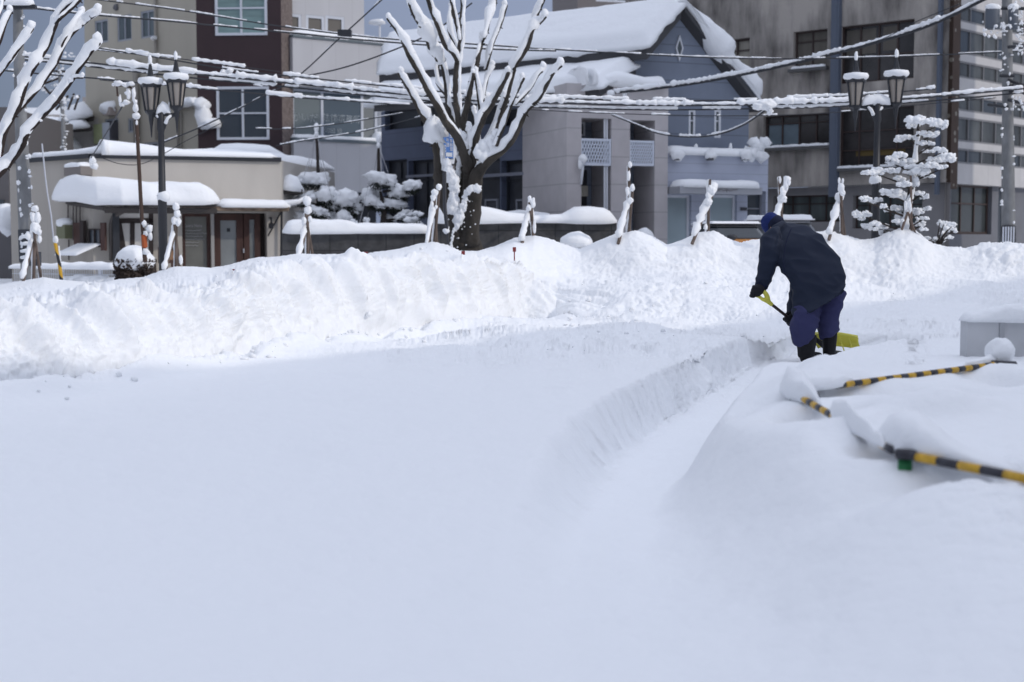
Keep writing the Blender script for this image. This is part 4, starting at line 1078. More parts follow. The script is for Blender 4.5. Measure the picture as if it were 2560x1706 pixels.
# ------------------------------------------------------------------ small shop on the left
shop = building("low_shop", P(400, 600, 32.5), "low cream shop with thick snow on its porch roof and lettered window", "shop")
SHOPW = mat("cream_plaster", (.50, .47, .43), .9, noise=(1.4, .07, 5, (1, 1, .3)), bump=(20, .15, .01))
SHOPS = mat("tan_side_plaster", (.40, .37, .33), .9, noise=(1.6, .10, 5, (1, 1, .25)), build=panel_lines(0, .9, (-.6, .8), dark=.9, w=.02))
EAVE = mat("eave_grey_brown", (.055, .048, .045), .8)
WsF = Wall(233, 31.5, 704, 33.0); WsL = Wall(28, 33.9, 233, 31.5)
def lowshop():
    zF = WsF.hit(500, 397)[1]; zL = zF
    hw = WsL.rect(229, 572, 259, 618)
    big = WsF.rect(456, 533, 528, 700); big = (big[0], big[1], .5, big[3]); dr = WsF.rect(534, 533, 668, 700); dr = (dr[0], dr[1], .25, dr[3])
    mb = MB(); WsF.grid(mb, 0, WsF.L, -.2, zF, [big, dr], .35)
    bk1 = WsF.b + Vector((.5, 6, 0)); bk2 = WsL.a + Vector((.5, 6, 0))
    mb.add([(WsF.b.x, WsF.b.y, -.2), (bk1.x, bk1.y, -.2), (bk1.x, bk1.y, zF), (WsF.b.x, WsF.b.y, zF)], [(0,1,2,3)])
    mb.add([(q.x, q.y, zF) for q in (WsL.a, WsF.a, WsF.b, bk1, bk2)], [(0,1,2,3,4)])
    mb.build("front_wall", SHOPW, shop)
    mb = MB(); WsL.grid(mb, 0, WsL.L, -.2, zF, []); mb.build("side_wall", SHOPS, shop)
    ed = MB(); WsF.box(ed, -.02, WsF.L, zF-.04, zF+.06, .003, .08); WsL.box(ed, 0, WsL.L, zF-.04, zF+.06, .003, .08); ed.build("roof_edge", BLACKM, shop)
    # roof snow following the roof edge, thicker hump over the corner
    sn = MB()
    def hp(x): return float(np.interp(x, [25, 83, 150, 205, 238, 327, 380, 420, 500, 704], [.16, .17, .17, .22, .33, .30, .24, .19, .15, .13]))
    pl = [(WsL, x) for x in (28, 83, 140, 190, 228)] + [(WsF, x) for x in (245, 300, 350, 400, 460, 520, 580, 640, 700)]
    pts = [W.pt(W.hit(x, 400)[0], zF+.05, -.45) for W, x in pl]
    snow_strip(sn, pts, 1.1, [hp(x) for _, x in pl], side=WsF.n*-1, n=13, seed=3, rough=.06, lump=.08, sag=.05)
    sn.build("roof_edge_snow", SNOW, shop, smooth=True)
    sn = MB(); snow_slab(sn, WsF.pt(.6, zF+.06, -1.2), WsF.pt(WsF.L-.2, zF+.04, -1.2), bk1+UP*(zF+.05), bk2+UP*(zF+.05), .26, 30, 16, seed=4); sn.build("roof_snow", SNOW, shop, smooth=True)
    # porch roof: board, rafters, post, big pillow of snow
    zP = WsF.hit(420, 520)[1]
    A = WsF.a - WsF.u*1.45 + WsF.n*.35; 
    pA = P(168, 497, 32.2); pA.z = zP + .12; pB = P(262, 517, 30.6); pC = P(540, 517, 31.4); pD = P(536, 500, 32.7)
    pB.z = zP; pC.z = zP; pD.z = zP + .15
    back = WsF.a + UP*(zP+.15) + WsF.n*.02
    rb = MB(); 
    vs = [pA, pB, pC, pD, back]; vs = [Vector(q) for q in vs]; top = [q + UP*.09 for q in vs]
    rb.add(vs + top, [(4,3,2,1,0), (5,6,7,8,9), (0,1,6,5), (1,2,7,6), (2,3,8,7), (3,4,9,8), (4,0,5,9)])
    rb.tube([pB + UP*-.08, pC + UP*-.08], .07, 6); rb.tube([pA, pB + UP*-.05], .05, 6)
    rb.build("porch_roof", EAVE, shop)
    psn = MB()
    c0 = P(140, 470, 31.9); 
    pts = [(136, 31.9, .44, 1.0), (160, 31.8, .62, 1.15), (195, 31.6, .70, 1.35), (240, 31.3, .70, 1.6), (300, 31.2, .66, 1.75), (370, 31.3, .62, 1.7), (440, 31.5, .62, 1.6), (500, 31.6, .58, 1.5), (548, 31.7, .40, 1.3)]
    P_ = [Vector(((x-1280)/F*D, D, zP + .10 + (.10 if x < 200 else 0))) for x, D, h, w in pts]
    snow_strip(psn, P_, [q[3] for q in pts], [q[2]*.76 for q in pts], side=WsF.n*-1, n=21, seed=12, rough=.09, lump=.08, sag=.14, steps=110)
    psn.build("porch_roof_snow", SNOW, shop, smooth=True)
    fr = MB()
    for k in range(46):      # ragged row of small black lumps under the snow
        q = pB.lerp(pC, rnd.random()) + UP*.12 + WsF.n*.02; fr.blob(q, (.05, .04, rnd.uniform(.03, .08)), sub=1, seed=k)
    fr.build("dark_fringe", BLACKM, shop)
    po = MB(); u = WsF.hit(283, 580)[0]; WsF.box(po, u-.07, u+.07, 0, zP-.02, .55, .69); po.build("post", BLACKM, shop)
    gp = MB(); gm = mat("gutter_brown", (.09, .08, .075), .6)
    gp.tube([WsF.pt(*WsF.hit(306, 512), .8), WsF.pt(*WsF.hit(304, 528), .8), WsF.pt(*WsF.hit(275, 545), .6), WsF.pt(*WsF.hit(272, 560), .55), WsF.pt(*WsF.hit(272, 650), .5)], .045, 8); gp.build("downpipe", gm, shop, smooth=True)
    # half-timbered bay under the porch
    bay = MB(); a = WsF.rect(289, 520, 376, 700); WsF.box(bay, a[0], a[1], -.1, zP-.05, .003, .4); bay.build("bay_wall", mat("bay_white", (.58, .56, .53), .9), shop)
    tm = MB()
    def beam(x0, y0, x1, y1, w):
        p, q = WsF.hit(x0, y0), WsF.hit(x1, y1); p = WsF.pt(p[0], p[1], .42); q = WsF.pt(q[0], q[1], .42)
        d = (q-p).normalized(); sd = d.cross(WsF.n).normalized()
        tm.add([p - sd*w, p + sd*w, q + sd*w, q - sd*w, p - sd*w - WsF.n*.03, p + sd*w - WsF.n*.03, q + sd*w - WsF.n*.03, q - sd*w - WsF.n*.03], [(0,1,2,3), (4,7,6,5), (0,4,5,1), (1,5,6,2), (2,6,7,3), (3,7,4,0)])
    beam(288, 553, 376, 553, .055); beam(326, 556, 326, 650, .05); beam(292, 556, 306, 640, .06); beam(372, 520, 372, 650, .05); beam(360, 575, 350, 650, .05)
    tm.build("timber_frame", DARKB, shop)
    # side window, shutters, boxes, pipes
    # (they sit on the side wall plane)
    WsL.window(shop, hw, DARKB, GLASS_D, mull=(.5,), fw=.03, inset=-.06)
    for x0, x1 in ((194, 214), (261, 272)):
        a = WsL.rect(x0, 557, x1, 627); s = MB(); WsL.box(s, a[0], a[1], a[2], a[3], .05, .1); s.build("shutter", REDB, shop)
    a = WsL.rect(214, 552, 222, 627); s = MB(); WsL.box(s, a[0], a[1], a[2], a[3], .06, .14); s.build("shutter", DARKB, shop)
    a = WsL.rect(166, 563, 187, 597); s = MB(); WsL.box(s, a[0], a[1], a[2], a[3], .01, .25); m_ = s.build("meter_box", mat("olive_box", (.16, .165, .10), .6), shop)
    s = MB(); s.blob(WsL.pt((a[0]+a[1])/2, a[3]+.04, .14), (.2, .16, .12), seed=2, amp=.1); s.build("box_snow", SNOW, m_, smooth=True)
    for x, y0, y1 in ((176, 500, 560), (189, 500, 600), (197, 505, 556), (206, 506, 556), (178, 600, 650)):
        s = MB(); s.tube([WsL.pt(*WsL.hit(x, y0), .06), WsL.pt(*WsL.hit(x, y1), .06)], .018, 6); s.build("conduit", gm, shop)
    cb = WsL.rect(190, 418, 232, 440); s = MB(); WsL.box(s, cb[0], cb[1], cb[2], cb[3], .01, .3); s.build("vent_hood", mat("vent_tan", (.2, .18, .17), .7), shop)
    s = MB(); snow_strip(s, [WsL.pt(cb[0], cb[3], .15), WsL.pt(cb[1], cb[3], .15)], .35, .10, side=WsL.n, seed=3); s.build("hood_snow", SNOW, shop, smooth=True)
    # small snowy step roof under the window
    s = MB(); a = WsL.rect(208, 635, 262, 650); snow_slab(s, WsL.pt(a[0], a[2]+.1, .7), WsL.pt(a[1], a[2]+.1, .7), WsL.pt(a[1], a[3]+.2, .1), WsL.pt(a[0], a[3]+.2, .1), .06, 16, 10, seed=5); s.build("step_snow", SNOW, shop, smooth=True)
    # awning strip over the shopfront
    a = WsF.rect(455, 519, 706, 529); aw = MB(); WsF.box(aw, a[0], a[1], a[2], a[3], .003, .75)
    aw.build("awning", mat("rusty_awning", (.20, .15, .11), .85, noise=(5, .55, 4, (1, 1, 3))), shop)
    s = MB(); b0 = WsF.hit(530, 519)[0]; b1 = WsF.hit(712, 519)[0]
    snow_strip(s, [WsF.pt(u, a[3]+.0, .42) for u in np.linspace(b0, b1, 12)], .85, .17, side=WsF.n, seed=6, rough=.08, lump=.12, n=13)
    s.tube([WsF.pt(b1-.1, a[3]+.08, .4), WsF.pt(b1+.25, a[3]+.14, .4), WsF.pt(b1+.42, a[3]+.26, .4)], [.08, .05, .015], 8, rough=.2)
    s.build("awning_snow", SNOW, shop, smooth=True)
    # shopfront glazing
    gl = mat("shop_glass", (.15, .15, .135), .3, .5, noise=(1.2, .3, 4, (1, 1, 1)))
    gl2 = mat("shop_glass_cloudy", (.20, .215, .22), .3, .5, noise=(1.0, .35, 4, (1, 1, 1)))
    w = WsF.window(shop, big, REDB, gl, fw=.08, inset=.12, name="lettered_window")
    FT = mat("white_marker", (.42, .42, .42), .7)
    def tx(t, x0, y0, x1, y1):
        q = WsF.rect(x0, y0, x1, y1); text_mesh("window_lettering", t, WsF, q[0], q[1], q[2], q[3], FT, w, -.12)
    tx("Cuore Nero", 461, 560, 507, 568)
    for i, x1 in enumerate((506, 520, 508, 513, 500, 497)):
        ua, za = WsF.hit(459, 576 + i*7.6); ub = WsF.hit(x1, 576)[0]
        squiggle("window_lettering", WsF, ua, ub, za, .012, FT, w, -.115, i)
    post = MB(); u = WsF.hit(531.5, 600)[0]; WsF.box(post, u-.035, u+.035, 0, a[2], -.05, .02); post.build("post", mat("bare_post", (.38, .37, .36), .7), shop)
    u0, u1 = dr[0], dr[1]; um = WsF.hit(609, 600)[0]; ue = WsF.hit(652, 600)[0]
    dm = MB(); WsF.box(dm, u0, u1, .2, dr[3], -.34, -.30); dm.build("dark_slab", DARKB, shop)  # dark brown slab closing the doorway behind the doors
    WsF.window(shop, (u0+.02, um, .3, dr[3]-.02), REDB, gl2, fw=.15, inset=.1, name="door"); WsF.window(shop, (um+.02, ue, .3, dr[3]-.02), REDB, gl2, fw=.13, inset=.1, name="door")
    nt_ = MB(); q = WsF.rect(569, 571, 577, 580); WsF.box(nt_, q[0], q[1], q[2], q[3], -.10, -.09); nt_.build("notice", BLACKM, shop)
    h = MB(); h.tube([WsF.pt(*WsF.hit(610, 622), -.04), WsF.pt(*WsF.hit(610, 632), -.04)], .015, 6); h.build("door_handle", ALU, shop)
    h = MB(); c = WsF.pt(*WsF.hit(674, 545), .18); h.tube([c - WsF.n*.18, c, c - UP*.12], .02, 6); h.lathe((c.x, c.y, c.z-.25), [(.05, 0), (.07, .1), (.03, .14)], 8); h.build("wall_lamp", BLACKM, shop)
    # framed menu board beside the post
    q = WsF.rect(385, 618, 432, 657); fb = MB()
    WsF.box(fb, q[0], q[1], q[2], q[2]+.07, .7, .76); WsF.box(fb, q[0], q[1], q[3]-.07, q[3], .7, .76); WsF.box(fb, q[0], q[0]+.07, q[2]+.07, q[3]-.07, .7, .76); WsF.box(fb, q[1]-.07, q[1], q[2]+.07, q[3]-.07, .7, .76)
    for u in (q[0]+.1, q[1]-.14): WsF.box(fb, u, u+.05, 0, q[2], .7, .75)
    f = fb.build("board_frame", REDB, None); mb2 = MB(); WsF.box(mb2, q[0]+.07, q[1]-.07, q[2]+.07, q[3]-.07, .72, .74); mb2.build("board", mat("kraft_board", (.28, .16, .09), .8), f)
    f.name = "menu_board"; tag(f, "brown framed menu board standing by the shop's lettered window", "menu board")
    # cables and pipe at the right end
    s = MB(); s.tube([WsF.pt(*WsF.hit(704, 524), .1), WsF.pt(*WsF.hit(668, 590), .1)], .022, 6); s.build("cable", BLACKM, shop)
    s = MB(); s.tube([WsF.pt(*WsF.hit(702, 530), .1), WsF.pt(*WsF.hit(701, 645), .1)], .03, 6); s.build("downpipe", BLACKM, shop)
    # snowy side canopies on the right flank
    s = MB(); pr = WsF.pt(WsF.L, WsF.hit(704, 470)[1], -.7)
    snow_strip(s, [pr, pr + WsF.u*.62 - UP*.06], 1.3, .36, side=WsF.n, seed=9, lump=.12, n=13); s.build("side_roof_snow", SNOW, shop, smooth=True)
    s = MB(); s.frame_box(pr - UP*.14, WsF.u, WsF.n, UP, 0, .55, -.6, .5, 0, .12); s.build("side_roof", EAVE, shop)
lowshop()
# roof and snow of the low block behind the shop
ann = building("back_shed", P(620, 600, 38.5), "snowy shed roof peeping over the low shop beneath the brown wall")
Wq = Wall(512, 38.5, 714, 38.8); zq = Wq.hit(600, 384)[1]
mb = MB(); Wq.box(mb, 0, Wq.L, 0, zq, -3, 0); mb.build("wall", WHT, ann)
mb = MB(); snow_strip(mb, [Wq.pt(u, zq, -1.2) for u in np.linspace(0, Wq.L, 8)], 2.2, [.22, .3, .34, .34, .33, .3, .26, .16], side=Wq.n, seed=4, n=15, lump=.04, rough=.04); mb.build("roof_snow", SNOW, ann, smooth=True)

# ------------------------------------------------------------------ houses far left
def far_house(name, label, eaveL, apex_, eaveR, D, rlen, wallc, zb=0):
    e = building(name, P(apex_[0], 600, D), label, "house")
    a = P(*eaveL, D); b = P(*apex_, D); c = P(*eaveR, D)
    mb = MB(); mb.add([(a.x, D, zb), (c.x, D, zb), c, b, a], [(0,1,2,3,4)]); mb.add([(c.x, D, zb), (c.x, D+rlen, zb), c + Vector((0, rlen, 0)), c], [(0,1,2,3)])
    mb.build("wall", wallc, e)
    rf = MB(); k = Vector((0, rlen, 0)); ov = Vector((0, -.6, 0))
    quadslab(rf, a+ov, b+ov, b+k, a+k, .25); quadslab(rf, b+ov, c+ov, c+k, b+k, .25); rf.build("roof", EAVE, e)
    sn = MB(); snow_slab(sn, a+ov+UP*.03, b+ov+UP*.03, b+k+UP*.03, a+k+UP*.03, .5, 20, 20, seed=D); snow_slab(sn, b+ov+UP*.03, c+ov+UP*.03, c+k+UP*.03, b+k+UP*.03, .5, 20, 20, seed=D+1)
    sn.build("roof_snow", SNOW, e, smooth=True)
    return e
GW = mat("grey_house_wall", (.20, .18, .165), .9, noise=(1, .1, 3, (1, 1, 1)))
far_house("house", "grey gabled house with snowy roof behind the left concrete pole", (-60, 440), (66, 330), (140, 386), 46, 9, GW)
hb = building("house", P(130, 600, 60), "distant house whose broad sunlit snowy roof slopes beside the cream block", "house")
mb = MB(); a, b, c, d = P(60, 372, 52), P(192, 380, 52), P(190, 322, 60), P(82, 318, 60); snow_slab(mb, a, b, c, d, .5, 24, 16, seed=1); mb.build("roof_snow", SNOW, hb, smooth=True)
mb = MB(); quadslab(mb, a-UP*.05, b-UP*.05, c-UP*.05, d-UP*.05, .2); mb.build("roof", EAVE, hb)
mb = MB(); mb.add([(a.x, 52.2, 0), (b.x, 52.2, 0), (b.x, 52.2, b.z-.2), (a.x, 52.2, a.z-.2)], [(0,1,2,3)]); mb.add([(b.x, 52.2, 0), (c.x, 60, 0), (c.x, 60, c.z-.2), (b.x, 52.2, b.z-.2)], [(0,1,2,3)]); mb.build("wall", GW, hb)
hc = building("house", P(190, 600, 50), "house corner with two overhanging rolls of snow beside the cream block", "house")
mb = MB(); a = P(183, 340, 49); w_ = P(230, 340, 49); mb.add([(a.x, 49, 0), (w_.x+1, 49, 0), (w_.x+1, 49, a.z+1), (a.x, 49, a.z+.2)], [(0,1,2,3)]); mb.add([(a.x, 49, 0), (a.x, 49, a.z+.2), (a.x-.2, 56, a.z+.2), (a.x-.2, 56, 0)], [(0,1,2,3)]); mb.build("wall", mat("pale_house_wall", (.34, .32, .30), .9), hc)
mb = MB(); q0, q1 = P(146, 306, 48.5), P(232, 290, 48.8)
snow_strip(mb, [q0, q0.lerp(q1, .5), q1], [1.2, 1.6, 1.8], [.36, .5, .6], seed=2, n=15, lump=.06); snow_strip(mb, [P(168, 322, 48.2), P(222, 318, 48.2)], 1.0, .28, seed=5, n=13, lump=.1)
mb.build("roof_snow", SNOW, hc, smooth=True)
mb = MB(); mb.tube([q0 - UP*.05, q1 - UP*.05], .12, 6); mb.tube([P(168, 325, 48.4), P(228, 321, 48.4)], .1, 6); mb.build("roof_edge", EAVE, hc)
hd = building("house", P(120, 600, 75), "small far flat house with white top seen between the branches", "house")
mb = MB(); a = P(78, 286, 75); b = P(150, 300, 75); mb.box(a.x, b.x, 75, 79, 0, P(100, 288, 75).z); mb.build("wall", mat("far_wall", (.42, .38, .35), .9), hd)
mb = MB(); mb.box(a.x-.5, b.x+.3, 74.5, 79.3, P(100, 288, 75).z+.003, P(100, 272, 75).z); mb.build("roof_snow", SNOW, hd)
he = building("house", P(10, 600, 48), "dark house at the left edge with a snow laden wall", "house")
mb = MB(); a = P(-120, 500, 40); b = P(24, 560, 40); mb.box(a.x, b.x, 40, 46, 0, P(0, 268, 40).z); mb.build("wall", mat("dim_house_wall", (.12, .115, .12), .9), he)
mb = MB(); mb.box(P(-5, 600, 39.9).x, P(12, 600, 39.9).x, 39.88, 39.98, P(0, 560, 40).z, P(0, 500, 40).z); mb.build("window", GLASS_D, he)
mb = MB(); mb.blob(P(17, 548, 38), (.3, .4, .42), seed=3, amp=.1); mb.build("ledge_snow", SNOW, he, smooth=True)
hf = building("tower", P(200, 600, 90), "small dark windowed rooftop hut beyond the bare far tree", "building")
mb = MB(); a = P(206, 243, 90); b = P(236, 262, 90); mb.box(a.x, b.x, 90, 93, 0, a.z); mb.build("wall", mat("hut_wall", (.3, .28, .27), .9), hf)

# low mountains far off, behind everything
mb = MB(); vs = []; n = 90
for i in range(n+1):
    x = -700 + 1400*i/n; h = 26 + 16*float(pnoise(x*.006, 2, 1)) + 5*float(pnoise(x*.03, 4, 2))
    vs += [(x, 620 - abs(x)*.2, -1), (x, 640 - abs(x)*.2, h*.6), (x, 700 - abs(x)*.2, h)]
mb.add(vs, [(3*i+j, 3*i+3+j, 3*i+4+j, 3*i+1+j) for i in range(n) for j in (0, 1)])
hl = mb.build("hills", mat("far_hills", (.20, .23, .30), 1.0, noise=(.02, .2, 4, (1, 1, 1))), None, smooth=True); tag(hl, "low hazy hills on the horizon", None, None, "structure")

# ------------------------------------------------------------------ stone walls, hedge, fence
BLK = mat("block_wall_stone", (.06, .06, .062), .95, noise=(4, .35, 6, (1, 1, 1)), bump=(12, .5, .03), build=panel_lines(.42, .6, (1, .03), dark=.55, w=.02))
def garden_wall(label, x0, D0, x1, D1, ytop, sn, seed):
    W = Wall(x0, D0, x1, D1); zt = W.hit((x0+x1)/2, ytop)[1]
    mb = MB(); W.box(mb, 0, W.L, -.2, zt, -.25, 0); o = mb.build("garden_wall", BLK, None); tag(o, label, "wall")
    s = MB(); snow_strip(s, [W.pt(u*W.L, zt, -.12) for u, w, h in sn], [w for u, w, h in sn], [h for u, w, h in sn], side=W.n, seed=seed, n=15, rough=.07, lump=.12)
    s.build("wall_snow", SNOW, o, smooth=True); return W, zt
garden_wall("dark block wall left of the big tree with an even roll of snow", 706, 30.5, 1078, 30.8, 582, [(0, .5, .25), (.2, .6, .31), (.45, .55, .25), (.5, .5, .2), (.8, .48, .2), (1, .45, .18)], 3)
garden_wall("dark block wall right of the big tree, snow drooping over its ends", 1082, 29.5, 1541, 30.2, 556, [(0, .7, .34), (.25, .75, .36), (.42, .6, .2), (.6, .45, .14), (.72, .5, .18), (.76, .8, .32), (.9, .8, .34), (1, .7, .26)], 7)
garden_wall("short snow topped wall stub between the porch and the snow mounds", 1590, 31.0, 1637, 31.2, 601, [(0, .6, .2), (.5, .6, .26), (1, .6, .2)], 9)
# planter wall in front of the shopfront with snow
W = Wall(1070, 32.5, 1378, 31.9); zt = W.hit(1200, 548)[1]
mb = MB(); W.box(mb, 0, W.L, 0, zt, -.4, 0); o = mb.build("planter", mat("slate_planter", (.09, .10, .13), .8), None); tag(o, "low slate planter before the dark shopfront, thin snow on top", "planter")
s = MB(); snow_strip(s, [W.pt(u*W.L, zt + .04*math.sin(u*11), -.2) for u in np.linspace(0, 1, 12)], .5, .16, side=W.n, seed=4, lump=.12); s.build("planter_snow", SNOW, o, smooth=True)

# white mesh fence by the shop
fe = empty("mesh_fence", P(190, 690, 27.5), "white mesh fence half buried in snow before the small shop", "fence")
Wz = Wall(30, 28.3, 298, 27.2)
WF = mat("white_fence_wire", (.62, .64, .68), .5)
zt = Wz.hit(190, 668)[1]; zb = Wz.hit(190, 712)[1]
for x in (60, 156, 252, 294):
    p = MB(); u = Wz.hit(x, 690)[0]; Wz.box(p, u-.03, u+.03, zb-.6, zt+.03, -.03, .03); p.build("post", WF, fe)
p = MB()
for u in np.arange(.05, Wz.L, .055): p.tube([Wz.pt(u, zb-.4), Wz.pt(u, zt)], .006, 4)
for z in (zt, zt-.14, zt-.3, zt-.45): p.tube([Wz.pt(0, z, .012), Wz.pt(Wz.L, z, .012)], .010, 4)
p.build("mesh_panel", WF, fe)
s = MB(); snow_strip(s, [Wz.pt(u, zt - .03, 0) for u in np.linspace(0, Wz.L, 12)], .34, [.07, .09, .08, .1, .09, .12, .11, .13, .12, .14, .12, .11], side=Wz.n, seed=3, lump=.12, n=13)
for k in range(12):
    u = rnd.uniform(.8, Wz.L); s.blob(Wz.pt(u, zb + rnd.uniform(.0, .12), .02), (rnd.uniform(.15, .35), .06, rnd.uniform(.05, .14)), seed=k)
s.build("fence_snow", SNOW, fe, smooth=True)

def snow_ball(label, x, y, D, rx, ry, rz, seed, dark=None):
    c = P(x, y, D)
    if dark:
        e = empty("hedge", Vector((c.x, c.y, 0)), label, "hedge"); s = MB()
        HL = mat("dark_hedge_leaf", (.045, .032, .026), .9)
        for k in range(900):
            a = rnd.uniform(0, 6.28); r = rnd.uniform(.75, 1.05); z = rnd.uniform(-1.5, .25)
            p = c + Vector((math.cos(a)*rx*r, math.sin(a)*ry*r, z*rz*.7)); t = Vector((rnd.uniform(-1, 1), rnd.uniform(-1, 1), rnd.uniform(-1, 1))).normalized()*rnd.uniform(.03, .06); q = t.orthogonal().normalized()*.03
            s.add([p - t, p + q, p + t, p - q], [(0,1,2,3)])
        s.blob(c - UP*rz*.6, (rx*.9, ry*.9, rz*.8), seed=seed); s.build("leaves", HL, e)
    else:
        e = empty("snowy_shrub", Vector((c.x, c.y, 0)), label, "shrub")
        s = MB(); s.blob(c - UP*rz*.9, (rx*.8, ry*.8, rz*.5), amp=.35, seed=seed); s.build("leaves", mat("dark_shrub", (.04, .04, .035), .9), e)
    s = MB(); s.blob(c, (rx, ry, rz), sub=4, amp=.07, freq=1.3, seed=seed, flatten=.75); s.build("snow_cap", SNOW, e, smooth=True)
    return e
snow_ball("round clipped hedge under a dome of snow beside the white mesh fence", 337, 655, 25.5, .34, .4, .30, 3, dark=True)
snow_ball("snow dome shrub between the tree and the porch", 1441, 606, 25.5, .30, .32, .18, 5)
# small snow covered traffic cone far left
# ------------------------------------------------------------------ snow-covered garden pines behind the wall with rope tents
PINE = mat("pine_needles", (.028, .034, .028), .95)
TWIG = mat("dark_twig", (.035, .028, .025), .9)
ROPE = mat("pale_rope", (.42, .42, .44), .9)
def needle_mass(mb, c, r, n, l=.10):
    for k in range(n):
        v = Vector((rnd.gauss(0, 1), rnd.gauss(0, 1), rnd.gauss(0, 1))).normalized()*rnd.random()**.4
        p = Vector(c) + Vector((v.x*r[0], v.y*r[1], v.z*r[2])); t = Vector((rnd.uniform(-1, 1), rnd.uniform(-1, 1), rnd.uniform(-1.2, .4))).normalized()*l*rnd.uniform(.6, 1.3); q = t.orthogonal().normalized()*l*.16
        mb.add([p, p + t*.5 + q, p + t, p + t*.5 - q], [(0,1,2,3)])
def garden_pine(label, base, pads, D, pole, ropes):
    b = P(*base, D); e = empty("pine_tree", Vector((b.x, b.y, 0)), label, "tree", "snow covered garden pines behind the wall")
    tr = MB(); tr.tube([Vector((b.x, D, 0)), P(base[0], base[1]-10, D), P(base[0]+6, base[1]-60, D), P(base[0]-4, base[1]-110, D)], [.10, .08, .06, .03], 8, rough=.1); 
    for (x, y, rx, ry) in pads: tr.tube([P(base[0]+2, y+14, D), P((x+base[0])/2, y+8, D), P(x, y+ry*.6, D+rnd.uniform(-.2, .2))], [.035, .025, .015], 6)
    tr.build("trunk", TWIG, e)
    nd = MB(); sn = MB(); k = D/F
    for i, (x, y, rx, ry) in enumerate(pads):
        dd = rnd.uniform(-.35, .25); c = P(x, y, D+dd)
        needle_mass(nd, c - UP*ry*k*.7, (rx*k*.95, rx*k*.7, ry*k*.7), int(80 + rx*6), .09)
        m = max(4, int(rx*ry/55))
        sn.blob(c, (rx*k*1.12, rx*k*.8, ry*k*1.1), sub=3, amp=.32, freq=2.4, seed=i+D, flatten=.7, rot=rnd.uniform(-.35, .35))
        for q in range(m):
            a = rnd.uniform(-1, 1); 
            sn.blob(c + Vector((a*rx*k*.75, rnd.uniform(-.5, .2)*rx*k, rnd.uniform(-.5, .5)*ry*k*(1-abs(a)*.6))), (rnd.uniform(.25, .45)*rx*k, .3*rx*k, rnd.uniform(.25, .5)*ry*k), sub=2, amp=.3, seed=i*7+q, flatten=.7)
    nd.build("needles", PINE, e); sn.build("crown_snow", SNOW, e, smooth=True)
    return e
def rope_tent(label, top, bot, D, ropes):
    e = empty("rope_tent", Vector((P(*bot, D).x, D, 0)), label, "rope tent", "winter rope tents over the garden pines")
    p = MB(); p.tube([P(*bot, D), P(*top, D)], [.05, .03], 6); p.build("pole", TWIG, e)
    r = MB(); t = P(top[0], top[1]+8, D)
    for (x, y, dd) in ropes: r.tube([t, t.lerp(P(x, y, D+dd), .5) - UP*.02, P(x, y, D+dd)], .008, 4)
    r.build("ropes", ROPE, e)
    s = MB(); s.blob(P(top[0], top[1]-2, D), (.06, .06, .12), seed=2, amp=.1); s.blob(P(top[0], top[1]+14, D), (.05, .05, .09), seed=4); s.build("pole_snow", SNOW, e, smooth=True)
Dp = 34
garden_pine("snowy garden pine left of the rope tent pole, broad tiers of snow", (795, 590), [(783, 450, 34, 18), (815, 490, 22, 20), (760, 500, 26, 14), (835, 505, 30, 22), (868, 500, 24, 22), (885, 520, 18, 18), (795, 530, 26, 12), (825, 545, 20, 14), (860, 545, 16, 18), (755, 545, 16, 16), (840, 560, 14, 10)], Dp, None, None)
garden_pine("snowy garden pine with a flat cap of snow under the right rope tent", (955, 590), [(952, 449, 33, 17), (925, 490, 22, 18), (1000, 482, 26, 18), (1030, 466, 20, 13), (985, 512, 28, 14), (950, 515, 16, 10), (970, 545, 18, 8), (1010, 540, 22, 12), (930, 505, 18, 14)], Dp, None, None)
def low_shrub(label, pads, D):
    x0, y0 = pads[0][:2]; b = P(x0, y0, D); e = empty("snowy_shrub", Vector((b.x, D, 0)), label, "shrub"); nd = MB(); sn = MB(); k = D/F
    for i, (x, y, rx, ry) in enumerate(pads):
        c = P(x, y, D + rnd.uniform(-.2, .2)); needle_mass(nd, c - UP*ry*k*.8, (rx*k, rx*k*.7, ry*k), 90, .07)
        for q in range(5): sn.blob(c + Vector((rnd.uniform(-.6, .6)*rx*k, rnd.uniform(-.3, .3)*rx*k, rnd.uniform(-.4, .4)*ry*k)), (rx*k*.5, rx*k*.4, ry*k*.5), sub=2, amp=.35, seed=q+i*5)
    nd.build("leaves", PINE, e); sn.build("snow_clumps", SNOW, e, smooth=True)
low_shrub("tall narrow mound of snow on a bush between the two garden pines", [(888, 563, 12, 22), (884, 578, 14, 14)], 33)
low_shrub("small rounded snowy bush just left of the second pine", [(914, 555, 11, 15), (916, 572, 11, 10)], 33.2)
low_shrub("ragged snowy bush spreading between second pine and the big tree", [(1000, 568, 24, 10), (1030, 552, 22, 12), (1045, 535, 14, 10), (1010, 580, 20, 10), (1050, 560, 16, 12)], 33.5)
low_shrub("snow clotted bush at the left end of the block wall", [(770, 578, 22, 12), (800, 572, 24, 14), (830, 580, 20, 12), (850, 566, 12, 14)], 33)
rope_tent("left rope tent whose bare pole rises over the broad snowy pine", (791, 322), (797, 470), 34.2, [(760, 440, -.5), (772, 445, .5), (808, 447, .4), (822, 470, -.6), (850, 585, -1.0), (768, 430, 0), (815, 440, -.2)])
rope_tent("right rope tent over the pine with the flat cap of snow", (946, 350), (947, 440), 34.2, [(928, 432, -.4), (936, 432, .3), (958, 430, .3), (970, 432, -.4), (898, 562, -1), (918, 552, .6)])
